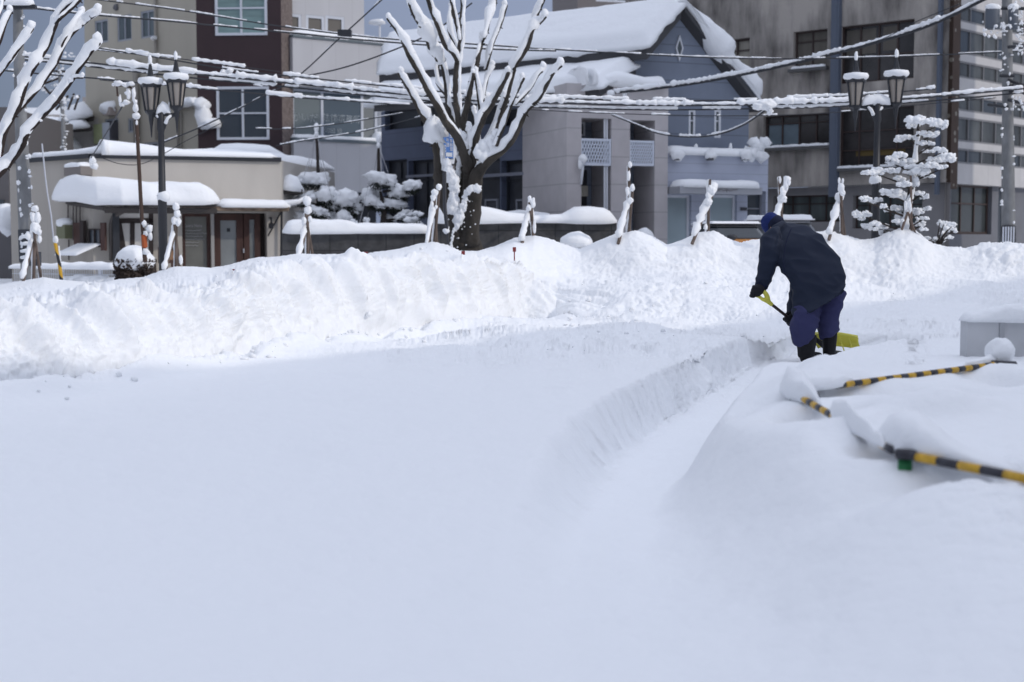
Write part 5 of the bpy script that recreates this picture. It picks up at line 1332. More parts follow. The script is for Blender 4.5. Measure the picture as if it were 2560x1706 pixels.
# ------------------------------------------------------------------ snow-laden bare trees
BARK = mat("grey_bark", (.048, .042, .036), .95, noise=(6, .4, 5, (1, 1, .3)), bump=(18, .6, .03))
BARKD = mat("dark_bark", (.030, .022, .020), .95, noise=(6, .4, 5, (1, 1, .3)), bump=(22, .5, .02))
def limb(parent, name, pts, D, k, seed, snow=0.6, bark=BARK, snow_w=None, up=None, wig=.25, dd=0.0, knob=True, ends=(0, 1)):
    """pts: (px, py, half width px); dd: how far the tip leans towards the camera (-) or away (+)"""
    n = len(pts); L = []; rr = random.Random(seed)
    for i, (x, y, r) in enumerate(pts):
        L.append(P(x, y, D + dd*(i/(n-1)) + rr.uniform(-wig, wig)*.3))
    mb = MB(); mb.tube(L, [max(.008, r*k*.98) for _, _, r in pts], 8, rough=.16, seed=seed, steps=4)
    for q in range(int(sum((L[i+1]-L[i]).length for i in range(n-1))*7)):      # knots and short spurs on the bark
        i = rr.randrange(n-1); t = rr.random(); c = L[i].lerp(L[i+1], t); r0 = max(.008, lerp(pts[i][2], pts[i+1][2], t)*k)
        d = Vector((rr.uniform(-1, 1), rr.uniform(-1, .4), rr.uniform(-1, .6))).normalized()
        if r0 < .12: mb.tube([c, c + d*(r0 + rr.uniform(.01, .035))], [r0*.55 + .004, .006], 5)
    b = mb.build(name, bark, parent, smooth=True)
    if snow <= 0: return b
    # snow lying along the upper side
    S = []; RR = []
    for i in range(n):
        t = (L[min(i+1, n-1)] - L[max(i-1, 0)]).normalized()
        upv = (UP - t*UP.dot(t))
        if upv.length < .25:
            upv = (up if up is not None else Vector((-.6 if t.x >= 0 else .6, -.3, .3))); upv = upv - t*upv.dot(t)
        upv.normalize(); upv = (upv + Vector((0, .04, 0))).normalized()
        r = pts[i][2]*k; w = (snow_w[i]*k*.76 if snow_w else max(.05, r*.75 + .045)*snow/.6)
        S.append(L[i] + upv*(r*.55 + w*.62)); RR.append(w)
    sm = MB()
    # resample with lumps
    seg = []
    for i in range(n-1):
        m = max(2, int((S[i+1]-S[i]).length/(.09)))
        for q in range(m): seg.append((S[i].lerp(S[i+1], q/m), lerp(RR[i], RR[i+1], q/m)))
    seg.append((S[-1], RR[-1])); pts2 = []; rad2 = []; l = 0
    for i, (p, w) in enumerate(seg):
        nz = float(pnoise(i*.45 + seed*3.3, seed, 0)) + .6*float(pnoise(i*1.1 + seed*3.3, seed, 5))
        j = Vector((float(pnoise(i*.6, seed, 11)), 0, float(pnoise(i*.6, seed, 17))))*w*.35
        pts2.append(p + j); rad2.append(w*max(.3, 1 + .75*nz))
    sm.tube(pts2, rad2, 10, rough=.16, seed=seed)
    for q in range(len(pts2)//3):                    # clods that cling to the roll of snow
        i = rr.randrange(len(pts2)); w = rad2[i]
        sm.blob(pts2[i] + Vector((rr.uniform(-.6, .6), rr.uniform(-.7, .2), rr.uniform(-.6, .5)))*w, (w*rr.uniform(.35, .7),)*2 + (w*rr.uniform(.35, .8),), sub=1, amp=.35, seed=q+seed)
    if knob:
        sm.blob(S[-1] + UP*.02, (RR[-1]*1.1, RR[-1]*1.1, RR[-1]*1.25), amp=.2, seed=seed)
    sm.build("branch_snow", SNOW, b, smooth=True)
    return b

# big pollarded tree in the middle
DT = 22.0; kT = DT/F
base = P(1165, 640, DT)
tree = empty("bare_tree", Vector((base.x, DT, .3)), "big pollarded bare tree carrying thick snow in the middle of the street", "tree")
tk = MB()
zb = .25
tk.tube([Vector((base.x, DT, zb)), P(1164, 640, DT), P(1158, 590, DT), P(1156, 550, DT), P(1156, 505, DT)], [.32, 45*kT, 38*kT, 33*kT, 24*kT], 14, rough=.04, seed=2, steps=4)
trunk = tk.build("trunk", BARK, tree, smooth=True)
limb(tree, "branch", [(1152, 620, 26), (1140, 560, 22), (1118, 500, 26), (1104, 455, 20), (1097, 425, 14), (1094, 376, 12), (1081, 339, 10), (1062, 300, 7), (1046, 272, 5.5), (1028, 238, 4.5), (1010, 206, 4), (996, 183, 4)], DT-.1, kT, 21, dd=-.3, snow_w=[.5, .5, .5, 3, 8, 12, 16, 20, 13, 11, 11, 10], up=Vector((.8, -.5, .3)))
limb(tree, "branch", [(1156, 560, 24), (1155, 495, 22), (1153, 430, 19), (1154, 395, 15), (1158, 360, 10)], DT+.15, kT, 22, snow_w=[.5, .5, .5, 6, 7], knob=False)
limb(tree, "branch", [(1166, 560, 20), (1172, 480, 18), (1174, 430, 17), (1166, 404, 13), (1155, 371, 12), (1138, 337, 11), (1112, 304, 9), (1093, 266, 8), (1067, 223, 7), (1042, 174, 6.5), (1021, 138, 5.5), (997, 85, 4), (968, 47, 3)], DT-.2, kT, 23, dd=-.8, snow_w=[.5, .5, 1, 5, 7, 8, 9, 10, 11, 12, 13, 12, 8])
limb(tree, "branch", [(1150, 345, 9), (1128, 297, 8), (1120, 262, 7), (1117, 230, 6.5), (1110, 180, 5.5), (1101, 144, 4.5), (1096, 128, 3)], DT+.1, kT, 24, dd=.3, snow_w=[4, 6, 6, 7, 7, 8, 8])
limb(tree, "branch", [(1112, 235, 4), (1093, 208, 4), (1095, 170, 4), (1097, 148, 3)], DT+.4, kT, 25, dd=.2, snow_w=[6, 7, 8, 7])
limb(tree, "branch", [(1166, 385, 13), (1160, 350, 11), (1148, 300, 9), (1141, 250, 9), (1140, 202, 8), (1144, 159, 8), (1152, 96, 6), (1152, 53, 5), (1155, 17, 4), (1152, -30, 3)], DT-.1, kT, 26, dd=.2, snow_w=[6, 5, 7, 6, 8, 5, 6, 7, 8, 8], up=Vector((.8, -.3, .1)))
limb(tree, "branch", [(1144, 159, 5), (1135, 138, 5), (1114, 115, 6), (1099, 81, 5), (1089, 53, 5), (1076, 21, 5), (1066, -20, 5)], DT, kT, 27, dd=-.5, snow_w=[7, 12, 14, 13, 11, 11, 11])
limb(tree, "branch", [(1098, 160, 4), (1087, 142, 4), (1074, 123, 4), (1059, 79, 4), (1038, 47, 4), (1024, 12, 4), (1015, -20, 3)], DT+.2, kT, 28, dd=-.5, snow_w=[14, 22, 26, 27, 22, 14, 11])
limb(tree, "branch", [(1172, 400, 12), (1161, 330, 10), (1161, 297, 9), (1172, 244, 7), (1180, 205, 5), (1184, 185, 4)], DT-.1, kT, 29, dd=-.3, snow_w=[6, 6, 7, 8, 8, 7])
limb(tree, "branch", [(1184, 185, 5), (1190, 165, 7), (1198, 130, 6), (1204, 106, 6), (1210, 93, 5)], DT+.3, kT, 30, dd=.2, snow_w=[4, 5, 6, 7, 9])
limb(tree, "branch", [(1210, 96, 3.5), (1218, 79, 3.5), (1225, 42, 4), (1237, 17, 4), (1240, -15, 4)], DT+.4, kT, 31, dd=.2, snow_w=[6, 10, 13, 14, 12])
limb(tree, "branch", [(1180, 420, 12), (1190, 350, 9), (1208, 297, 8), (1225, 270, 7), (1248, 229, 6), (1260, 205, 5), (1271, 183, 5)], DT-.3, kT, 32, dd=-.4, snow_w=[6, 12, 14, 13, 11, 10, 9])
limb(tree, "branch", [(1208, 297, 6), (1201, 283, 5), (1195, 234, 4.5), (1191, 205, 4), (1187, 180, 4)], DT-.35, kT, 33, snow_w=[6, 8, 7, 7, 8], up=Vector((.8, -.3, .1)))
limb(tree, "branch", [(1182, 450, 16), (1198, 413, 14), (1220, 371, 9), (1240, 325, 7), (1254, 287, 7), (1267, 244, 6), (1284, 181, 5.5), (1288, 166, 5), (1318, 119, 6), (1333, 76, 4), (1350, 58, 4), (1365, 43, 3)], DT-.15, kT, 34, dd=-.2, snow_w=[4, 10, 13, 10, 10, 10, 10, 14, 14, 14, 13, 11])
limb(tree, "branch", [(1172, 610, 28), (1179, 545, 24), (1186, 490, 21), (1190, 440, 18), (1216, 408, 11), (1253, 382, 8), (1285, 348, 6.5), (1312, 287, 5.5), (1332, 262, 5), (1350, 244, 5), (1382, 185, 4.5), (1405, 165, 3)], DT-.15, kT, 35, dd=-1.2, snow_w=[.5, .5, .5, 5, 14, 18, 16, 14, 17, 16, 13, 12])
limb(tree, "branch", [(1240, 365, 5), (1258, 320, 4), (1270, 290, 3), (1284, 251, 3), (1299, 219, 3), (1310, 196, 3)], DT-.7, kT, 36, dd=-.3, snow_w=[5, 7, 8, 8, 8, 9])
limb(tree, "branch", [(1216, 175, 3), (1225, 140, 3), (1233, 110, 3), (1252, 64, 3), (1267, 13, 3)], DT+.5, kT, 37, snow_w=[6, 8, 9, 8, 9])
limb(tree, "branch", [(1318, 119, 3), (1330, 80, 3.5), (1344, 38, 3.5), (1358, 5, 4), (1366, -15, 4)], DT+.1, kT, 38, snow_w=[4, 8, 12, 9, 9])
limb(tree, "branch", [(1141, 120, 3), (1121, 76, 3.5), (1129, 42, 3.5), (1131, 15, 3)], DT+.5, kT, 39, snow_w=[6, 9, 9, 7])
limb(tree, "branch", [(1148, 100, 3), (1142, 70, 3.5), (1135, 38, 3.5), (1127, -5, 3.5)], DT-.2, kT, 40, snow_w=[5, 6, 7, 6])
limb(tree, "branch", [(1190, 300, 3), (1205, 262, 3), (1213, 225, 3), (1222, 190, 2.5), (1234, 165, 2.5)], DT+.6, kT, 41, snow_w=[6, 8, 8, 9, 10])
limb(tree, "branch", [(1196, 360, 3), (1188, 310, 3), (1180, 275, 3)], DT+.5, kT, 42, snow_w=[6, 9, 8])
limb(tree, "branch", [(1290, 262, 2.5), (1325, 225, 2.5), (1345, 190, 2.5), (1362, 172, 2)], DT-.6, kT, 43, snow_w=[6, 8, 9, 10])
# snow lodged in the forks and down the trunk, in ragged patches
fk = MB()
def patch(mb, path, D, seed, k=kT):
    for i in range(len(path)-1):
        (x0, y0, r0), (x1, y1, r1) = path[i], path[i+1]; n = max(3, int(math.hypot(x1-x0, y1-y0)/2.2))
        for q in range(n):
            t = q/n; x = lerp(x0, x1, t); y = lerp(y0, y1, t); r = lerp(r0, r1, t)*rnd.uniform(.4, 1.15)
            mb.blob(P(x + rnd.uniform(-1, 1)*lerp(r0, r1, t)*.6, y, D), (r*k, r*k*.6, r*k*1.2), sub=2, amp=.4, freq=2.4, seed=i*13+q+seed)
patch(fk, [(1118, 405, 9), (1122, 425, 10), (1134, 455, 12), (1138, 480, 10), (1132, 505, 12), (1134, 520, 14), (1150, 535, 7), (1146, 548, 10), (1142, 562, 6), (1138, 580, 4)], DT-.52, 1)
patch(fk, [(1166, 475, 5), (1162, 500, 6), (1158, 520, 6), (1150, 545, 9), (1144, 565, 5), (1132, 580, 3), (1128, 620, 3)], DT-.56, 2)
patch(fk, [(1168, 478, 6), (1180, 472, 8), (1194, 470, 9), (1199, 476, 7)], DT-.62, 3)
patch(fk, [(1176, 405, 11), (1168, 385, 14), (1160, 360, 9), (1152, 330, 8)], DT-.35, 4)
patch(fk, [(1150, 395, 6), (1146, 430, 6), (1140, 450, 7)], DT-.25, 7)
patch(fk, [(1205, 385, 16), (1222, 360, 14), (1236, 345, 10), (1246, 330, 9)], DT-.62, 5)
patch(fk, [(1085, 320, 20), (1092, 335, 22), (1100, 318, 16), (1080, 305, 12)], DT-.35, 6)
patch(fk, [(1176, 350, 9), (1178, 330, 8), (1172, 310, 7)], DT-.4, 8)
for q in range(26): fk.blob(P(rnd.uniform(1118, 1196), rnd.uniform(500, 628), DT-.42), (rnd.uniform(1, 2.6)*kT,)*3, sub=1, seed=q)
fk.build("fork_snow", SNOW, trunk, smooth=True)

# tree at the left edge, nearer
DL = 17.0; kL = DL/F
b2 = P(-130, 760, DL)
treeL = empty("bare_tree", Vector((b2.x, DL, .5)), "snow laden bare tree at the left edge, thick branches slanting up to the right", "tree")
tk = MB(); tk.tube([Vector((b2.x, DL, .5)), P(-125, 700, DL), P(-100, 600, DL), P(-70, 520, DL)], [.2, .19, .17, .14], 10, rough=.05, steps=3); tk.build("trunk", BARKD, treeL, smooth=True)
def lb(pts, sw, seed, dd=0, D0=DL): limb(treeL, "branch", pts, D0, kL, seed, bark=BARKD, snow_w=sw, dd=dd)
lb([(-75, 525, 14), (-30, 465, 9), (0, 437, 6.5), (30, 405, 6), (57, 366, 6), (72, 332, 6), (115, 283, 6), (144, 254, 5.5), (178, 204, 5), (195, 178, 5), (230, 129, 4.5), (250, 108, 4)], [10, 14, 15, 15, 16, 16, 17, 17, 17, 16, 17, 15], 51, -.4)
lb([(-70, 520, 12), (-15, 440, 7), (0, 396, 6), (11, 339, 6), (30, 300, 6), (49, 264, 6), (69, 201, 5.5), (89, 166, 5), (121, 115, 5), (138, 69, 5), (155, 32, 5), (184, 0, 4), (200, -25, 4)], [8, 10, 12, 14, 16, 18, 17, 16, 15, 14, 15, 16, 15], 52, .1, DL+.2)
lb([(30, 300, 5), (43, 281, 5), (66, 258, 4.5), (98, 221, 4.5), (135, 169, 4.5), (150, 140, 4.5), (161, 112, 4.5), (184, 83, 4), (215, 55, 4), (247, 32, 3.5)], [8, 12, 13, 14, 14, 14, 16, 16, 15, 13], 53, .4, DL+.3)
lb([(140, 60, 4), (150, 48, 4), (172, 29, 4), (201, 0, 4), (216, -20, 4)], [4, 6, 5, 6, 6], 54, .1, DL+.1)
lb([(-40, 240, 6), (0, 186, 4), (29, 149, 3.5), (57, 109, 3.5), (83, 72, 3)], [14, 13, 13, 13, 12], 55, -.2, DL-.3)
lb([(-30, 170, 5), (0, 106, 4), (14, 60, 4), (29, 30, 3)], [10, 11, 12, 9], 56, .2, DL-.4)
lb([(-60, 500, 8), (-50, 380, 8), (-40, 240, 7), (-30, 150, 6)], [8, 10, 10, 10], 57, 0, DL-.3)
lb([(150, 125, 3), (172, 80, 3), (195, 50, 3), (206, 34, 3)], [6, 9, 11, 10], 58, .2, DL+.5)
lb([(-10, 60, 3), (4, 20, 3), (10, -20, 3)], [6, 7, 7], 59, .2, DL-.2)
lb([(175, 210, 3), (186, 196, 3), (206, 195, 2.5)], [5, 7, 6], 60, -.1, DL-.3)

# snow laden young evergreen at the right
DS = 20.6; kS = DS/F
ev = empty("evergreen_tree", Vector((P(2270, 600, DS).x, DS, 1.2)), "young evergreen at the right bent under thick clumps of snow", "tree")
tk = MB()
tk.tube([P(2269, 600, DS), P(2271, 530, DS), P(2276, 478, DS), P(2289, 410, DS), P(2294, 364, DS), P(2297, 300, DS)], [.05, .045, .04, .03, .02, .012], 8, steps=3)
padsE = [(850, 170, 100, 50), (800, 220, 60, 45), (1020, 200, 60, 50), (1095, 215, 45, 50), (960, 310, 90, 38), (660, 360, 65, 38), (770, 345, 70, 36), (900, 400, 45, 30), (970, 415, 45, 28), (960, 490, 70, 28), (1080, 480, 60, 34), (1150, 560, 80, 55), (1010, 580, 70, 35), (950, 630, 90, 35), (1080, 650, 70, 30), (660, 530, 55, 45), (540, 570, 60, 32), (640, 600, 110, 34), (740, 590, 70, 36), (800, 650, 90, 36), (880, 700, 90, 44), (960, 740, 60, 32), (760, 710, 60, 30),
    (340, 710, 60, 36), (440, 700, 70, 42), (570, 690, 75, 36), (650, 780, 60, 34), (700, 830, 80, 34), (800, 810, 45, 60), (500, 910, 50, 40), (600, 920, 80, 46), (700, 950, 60, 50), (860, 920, 50, 32), (910, 960, 40, 40), (300, 980, 55, 32), (380, 1000, 40, 34), (440, 990, 40, 28), (490, 1060, 34, 28), (530, 1100, 34, 24), (620, 1080, 65, 40), (850, 1110, 60, 44), (950, 1080, 40, 26), (880, 1180, 70, 26), (215, 1140, 48, 40), (310, 1140, 48, 36), (270, 1185, 34, 28), (310, 1260, 50, 40), (400, 1240, 50, 36), (500, 1270, 55, 36), (390, 1290, 60, 26), (460, 1330, 24, 30), (640, 1210, 45, 26), (860, 1240, 60, 32), (900, 1290, 40, 24), (660, 1180, 40, 80), (740, 1060, 30, 80)]
sn = MB(); nd = MB()
for i, (cx, cy, a, b) in enumerate(padsE):
    x = 2090 + cx*.2424; y = 260 + cy*.2424; rx = a*.2424*1.12; ry = b*.2424*1.15; D = DS + rnd.uniform(-.45, .35); c = P(x, y, D)
    attach_y = min(590, y + 18 + abs(x-2280)*.25); tx = 2296 - (attach_y-300)*.10
    if i % 2 == 0: tk.tube([P(tx, attach_y, DS), P((tx+x)/2, (attach_y+y)/2 + 4, (DS+D)/2), P(x, y + ry*.7, D)], [.018, .013, .008], 5)
    m = max(12, int(rx*ry/11))
    for q in range(m):
        u = rnd.uniform(-1, 1); r = rnd.uniform(.22, .50)
        sn.blob(c + Vector((u*rx*.8*kS, rnd.uniform(-.5, .5)*rx*kS, rnd.uniform(-.5, .5)*ry*kS*math.sqrt(1-u*u*.8))), (r*min(rx, ry*1.6)*kS, r*rx*.8*kS, r*ry*1.25*kS), sub=2, amp=.34, freq=2.2, seed=i*11+q, flatten=.75)
    needle_mass(nd, c - UP*ry*kS*.55, (rx*kS*.8, rx*kS*.6, ry*kS*.4), int(rx*.5), .04)
sn.tube([P(2262, 592, DS-.05), P(2266, 540, DS-.05), P(2278, 480, DS), P(2286, 430, DS), P(2290, 380, DS), P(2296, 330, DS)], [.07, .05, .045, .045, .035, .03], 9, rough=.25, steps=5, seed=5)
tk.build("trunk", TWIG, ev); nd.build("leaves", mat("evergreen_leaf", (.05, .055, .045), .9), ev); sn.build("crown_snow", SNOW, ev, smooth=True)
st = MB(); st.tube([P(2249, 590, DS-.3), P(2275, 515, DS-.3)], .018, 6); st.tube([P(2279, 592, DS-.25), P(2277, 440, DS-.25)], .016, 6); st.tube([P(2290, 590, DS-.3), P(2270, 530, DS-.3)], .016, 6)
st.build("stake", mat("stake_wood", (.16, .12, .10), .9), ev)
sb = empty("snowy_shrub", Vector((P(2345, 615, DS).x, DS, 1.2)), "small snow laden bush right of the evergreen in front of the entrance", "shrub")
sn = MB(); tw = MB()
for i, (cx, cy, a, b) in enumerate([(1070, 1220, 30, 30), (1110, 1240, 40, 36), (1190, 1260, 55, 44), (1150, 1290, 50, 40), (1080, 1340, 40, 60), (960, 1395, 55, 26), (1030, 1400, 50, 30), (1110, 1400, 50, 26), (1180, 1375, 36, 30), (1210, 1300, 40, 30)]):
    x = 2090 + cx*.2424; y = 260 + cy*.2424; rx = a*.2424; ry = b*.2424; c = P(x, y, DS + rnd.uniform(-.2, .2))
    for q in range(5): sn.blob(c + Vector((rnd.uniform(-.6, .6)*rx, rnd.uniform(-.5, .5)*rx, rnd.uniform(-.6, .6)*ry))*kS, (rx*.55*kS, rx*.5*kS, ry*.55*kS), sub=2, amp=.3, seed=i*7+q)
    tw.tube([P(2342, 625, DS), P((2342+x)/2, (y+610)/2, DS-.1), P(x, y+2, DS-.12)], [.012, .01, .006], 5)
tw.build("stems", TWIG, sb); sn.build("crown_snow", SNOW, sb, smooth=True)

# ------------------------------------------------------------------ wooden tripods that guard the buried street trees
STK = mat("weathered_stake", (.13, .10, .085), .9, noise=(12, .4, 4, (1, 1, .2)))
def tripod(label, legs, tops, seed, D=20.3):
    """legs: (x, y base) list; tops: list of (x_cross, y_cross, x_top, y_top) for each leg"""
    k = D/F; c = P(legs[0][0], 640, D); e = empty("stake_tripod", Vector((c.x, D, c.z-.2)), label, "wooden stakes", "wooden stake tripods along the snow bank")
    sn = MB()
    for i, ((bx, by), (tx, ty)) in enumerate(zip(legs, tops)):
        dd = (-.35, .35, 0.1)[i % 3]
        a = P(bx, by + 26, D + dd); b = P(tx, ty, D - dd*.4)
        s = MB(); s.tube([a, a.lerp(b, .5), b], [.024, .021, .018], 7, rough=.08, seed=seed+i); s.build("stake", STK, e)
        d = (b-a).normalized(); upv = UP - d*UP.dot(d); 
        if upv.length < .1: upv = Vector((-.5, -.5, 0))
        upv.normalize(); upv = (upv + Vector((-.35, -.25, 0))).normalized()
        n = 12; w = (.040, .022, .026)[i % 3] if abs(d.x) < .25 or i else .05
        sn.tube([a.lerp(b, .12 + .86*q/n) + upv*(.02 + w*.55) for q in range(n+1)], [w*(.55 + .8*rnd.random()) for q in range(n+1)], 8, rough=.12, seed=seed+i)
    xm = sum(t[0] for t in tops)/len(tops); ym = min(t[1] for t in tops)
    kx, ky = KN[seed % 100] if seed % 100 in KN else (xm, ym)
    return e, sn, k
KN = {}
TRI = [  # label, leg bases, leg tops, snow lumps (x, y, rx, ry), base hint
 ("stake tripod before the left concrete pole, snow figure like a hare on top", [(55, 692), (107, 700), (84, 700)], [(92, 560), (82, 562), (88, 530)], [(88, 522, 9, 8), (83, 545, 7, 14), (94, 545, 8, 14), (88, 568, 11, 14), (98, 580, 6, 8), (70, 590, 8, 10), (99, 598, 5, 10)]),
 ("stake tripod standing before the menu board and lamp post", [(409, 668), (452, 672), (440, 668)], [(447, 545), (434, 545), (441, 540)], [(440, 518, 8, 10), (443, 535, 8, 10), (436, 552, 7, 10), (446, 556, 6, 10), (452, 650, 5, 12)]),
 ("stake tripod with two snowballs stacked, in front of the left block wall", [(744, 640), (786, 640), (770, 630)], [(774, 530), (764, 535), (769, 525)], [(768, 503, 10, 12), (770, 526, 9, 11), (760, 552, 6, 9), (775, 548, 5, 8)]),
 ("stake tripod just left of the big tree", [(1066, 604), (1093, 604), (1084, 600)], [(1094, 478), (1086, 495), (1098, 478)], [(1097, 468, 7, 8), (1087, 482, 9, 9), (1083, 494, 7, 8), (1080, 510, 4, 8), (1090, 518, 4, 5)]),
 ("stake tripod right of the big tree with a forked snowy tip", [(1303, 590), (1338, 590), (1334, 585)], [(1330, 510), (1323, 506), (1328, 500)], [(1324, 498, 5, 9), (1332, 508, 6, 14), (1322, 520, 6, 9), (1336, 568, 4, 16)]),
 ("stake tripod with the tallest pole, standing before the beige porch", [(1545, 584), (1574, 584), (1570, 578)], [(1577, 495), (1572, 412), (1582, 470)], [(1575, 412, 5, 8), (1572, 440, 4, 14), (1581, 470, 6, 9), (1569, 478, 5, 12), (1575, 502, 8, 8)]),
 ("stake tripod before the pale annex canopy", [(1730, 584), (1766, 588), (1770, 580)], [(1792, 462), (1775, 450), (1772, 450)], [(1776, 475, 6, 12), (1782, 478, 7, 10), (1772, 505, 9, 9), (1770, 490, 6, 10), (1764, 568, 5, 8)]),
 ("stake tripod rising behind the bending man", [(1930, 565), (1957, 565), (1950, 560)], [(1973, 447), (1948, 445), (1957, 480)], [(1972, 456, 5, 9), (1966, 468, 5, 9), (1950, 450, 3, 9), (1957, 485, 7, 9), (1959, 498, 9, 9), (1955, 475, 5, 9)]),
 ("stake tripod between the man and the evergreen, rabbit eared snow on top", [(2072, 574), (2112, 574), (2105, 570)], [(2104, 490), (2101, 480), (2103, 470)], [(2103, 470, 8, 13), (2098, 452, 3, 8), (2107, 453, 3, 6), (2106, 482, 7, 8)]),
]
for i, (lab, legs, tops, lumps) in enumerate(TRI):
    e, sn, k = tripod(lab, legs, tops, i*5 + 1)
    for j, (x, y, rx, ry) in enumerate(lumps): sn.blob(P(x, y, 20.15), (rx*k, rx*k*.9, ry*k), sub=3, amp=.16, seed=i*9+j)
    sn.build("stake_snow", SNOW, e, smooth=True)

# little red markers on thin rods along the bank
for i, (x, y, D, lab) in enumerate([(585, 681, 13.6, "small red marker on the bank before the shop doors"), (915, 636, 17.4, "small red marker on the bank below the left block wall"), (1158, 634, 17.5, "small red marker below the big tree trunk"), (1286, 624, 18.6, "small red marker on a bare rod beside the first smooth mound")]):
    c = P(x, y, D); m = MB(); m.frame_box(c, Vector((1, 0, 0)), Vector((0, 1, 0)), UP, -.022, .022, -.01, .01, -.03, .03); m.tube([c - UP*.02 + Vector((0, .02, 0)), c - UP*.35 + Vector((0, .02, 0))], .008, 6)
    o = m.build("marker", mat("red_marker", (.20, .03, .03), .6), None); tag(o, lab, "marker", "red markers along the snow bank")

# ------------------------------------------------------------------ lamp posts
LGL = mat("amber_lamp_glass", (.30, .27, .24), .35, .5, noise=(5, .15, 2, (1, 1, .3)))
def lamp_post(label, xc, base_y, D, L, Rr, top, shade_top, snow_post):
    """L, Rr: lantern centres (x); heights in photo px from the lantern"""
    k = D/F
    g = P(xc, base_y, D); e = empty("street_lamp", Vector((g.x, D, 0)), label, "street lamp", "twin lantern street lamps")
    ya = top                               # arm height px
    po = MB(); pt = P(xc, ya, D); po.lathe((g.x, D, .1), [(.066, 0), (.066, P(xc, shade_top, D).z - .1), (.08, P(xc, shade_top-6, D).z-.1), (.055, P(xc, shade_top-10, D).z-.1), (.045, pt.z - .1 - .25), (.06, pt.z - .1 - .2), (.05, pt.z-.1), (.02, pt.z-.1+.12)], 12)
    post = po.build("post", BLACKM, e, smooth=True)
    s = MB(); s.blob(P(xc, shade_top-3, D), (.10, .10, .09), amp=.1); s.blob(P(xc, ya-16, D), (.055, .055, .09), seed=3)
    snow_strip(s, [P(L[0]+14, ya-2, D), P(xc, ya-10, D), P(Rr[0]-14, ya-4, D)], .11, .12, seed=4, lump=.2, n=9)
    s.build("post_snow", SNOW, post, smooth=True)
    for (lx, ly) in (L, Rr):
        sgn = -1 if lx < xc else 1
        a = MB(); a.tube([P(xc, ya + 34, D), P(xc + sgn*6, ya+18, D), P(xc + sgn*16, ya+6, D), P(lx, ya+0, D)], [.03, .026, .024, .024], 8, steps=4); a.tube([P(xc, ya+1, D), P(lx, ya-1, D)], .02, 6)
        a.build("arm", BLACKM, e, smooth=True)
        s = MB(); s.tube([P(xc + sgn*4, ya+22, D-.02), P(xc + sgn*10, ya+9, D-.02), P(xc+sgn*18, ya+2, D-.02)], [.03, .025, .02], 6, rough=.2); s.build("arm_snow", SNOW, e, smooth=True)
        # lantern: tapered six-sided glass, cap, finials
        c = P(lx, ly, D)      # centre of the glass body
        ln = MB(); h2 = 30*k; rt = 22.5*k; rb = 14*k; n = 6
        for q in range(n):
            a0 = 2*math.pi*q/n + .3
            p0 = c + Vector((math.cos(a0)*rt, math.sin(a0)*rt, h2)); p1 = c + Vector((math.cos(a0)*rb, math.sin(a0)*rb, -h2)); ln.tube([p0, p1], .014, 5)
        ln.lathe((c.x, c.y, c.z + h2), [(rt*1.08, -.02), (rt*1.22, .015), (rt*1.15, .05), (rt*.35, .16), (rt*.22, .26), (rt*.05, .38)], 6)
        ln.lathe((c.x, c.y, c.z - h2), [(.008, -.38), (.02, -.22), (.035, -.14), (rb*.5, -.07), (rb*1.12, -.02), (rb*1.12, .01)], 6)
        l = ln.build("lantern", BLACKM, e)
        gl = MB(); gl.lathe((c.x, c.y, c.z), [(rb*.92, -h2*.98), (rt*.93, h2*.98)], 6); gl.build("lamp_glass", LGL, l)
        s = MB(); s.lathe((c.x, c.y, c.z + h2 + .03), [(rt*1.05, -.01), (rt*1.34, .02), (rt*1.40, .05), (rt*1.28, .085), (rt*.6, .10), (rt*.3, .11)], 18)
        s.blob(c + UP*(h2 + .37), (.028, .028, .075), amp=.15, seed=lx); s.build("lantern_snow", SNOW, l, smooth=True)
lamp_post("twin lantern lamp post before the cream shop, a snow cuff halfway down", 409, 690, 20.7, (377, 247), (441, 236), 287, 495, True)
lamp_post("twin lantern lamp post in front of the concrete building beside the evergreen", 2188, 600, 21.5, (2139, 235), (2240, 228), 266, 452, True)
# dark box at the foot of the left lamp
# ------------------------------------------------------------------ utility poles
def pole(label, pts, D, name="utility_pole"):
    e = empty(name, Vector((P(pts[-1][0], 600, D).x, D, 0)), label, "utility pole"); k = D/F
    m = MB(); q = [P(x, y, D) for x, y, r in pts]; q.append(Vector((q[-1].x, D, 0))); rr = [r*k for _, _, r in pts]; rr.append(rr[-1]*1.05)
    m.tube(q, rr, 16); p = m.build("pole", CONC, e, smooth=True); return e, k
e, k = pole("concrete utility pole at the left behind the slanting branches", [(44, -40, 11.5), (46, 100, 12.5), (56, 400, 16), (64, 560, 17.5), (72, 690, 18.5)], 21.8)
s = MB(); 
for i in range(46):
    y = rnd.uniform(20, 640); x = 46 + (y-100)*.045 + rnd.choice((-1, 1, 1))*rnd.uniform(9, 17); s.blob(P(x, y, 21.65), (rnd.uniform(1.5, 5)*k, 3*k, rnd.uniform(2, 6)*k), sub=2, amp=.3, seed=i)
s.build("pole_snow", SNOW, e, smooth=True)
s = MB(); c = P(62, 0, 21.8); 
for (y, w) in ((18, 40),): s.frame_box(P(40, y, 21.6), Vector((1, 0, 0)), Vector((0, 1, 0)), UP, -.2, .3, -.05, .05, -.03, .03)
s.build("crossarm", BLACKM, e)
s = MB(); snow_strip(s, [P(8, 12, 21.6), P(84, 12, 21.6)], .2, .16, seed=2, lump=.3); s.build("crossarm_snow", SNOW, e, smooth=True)
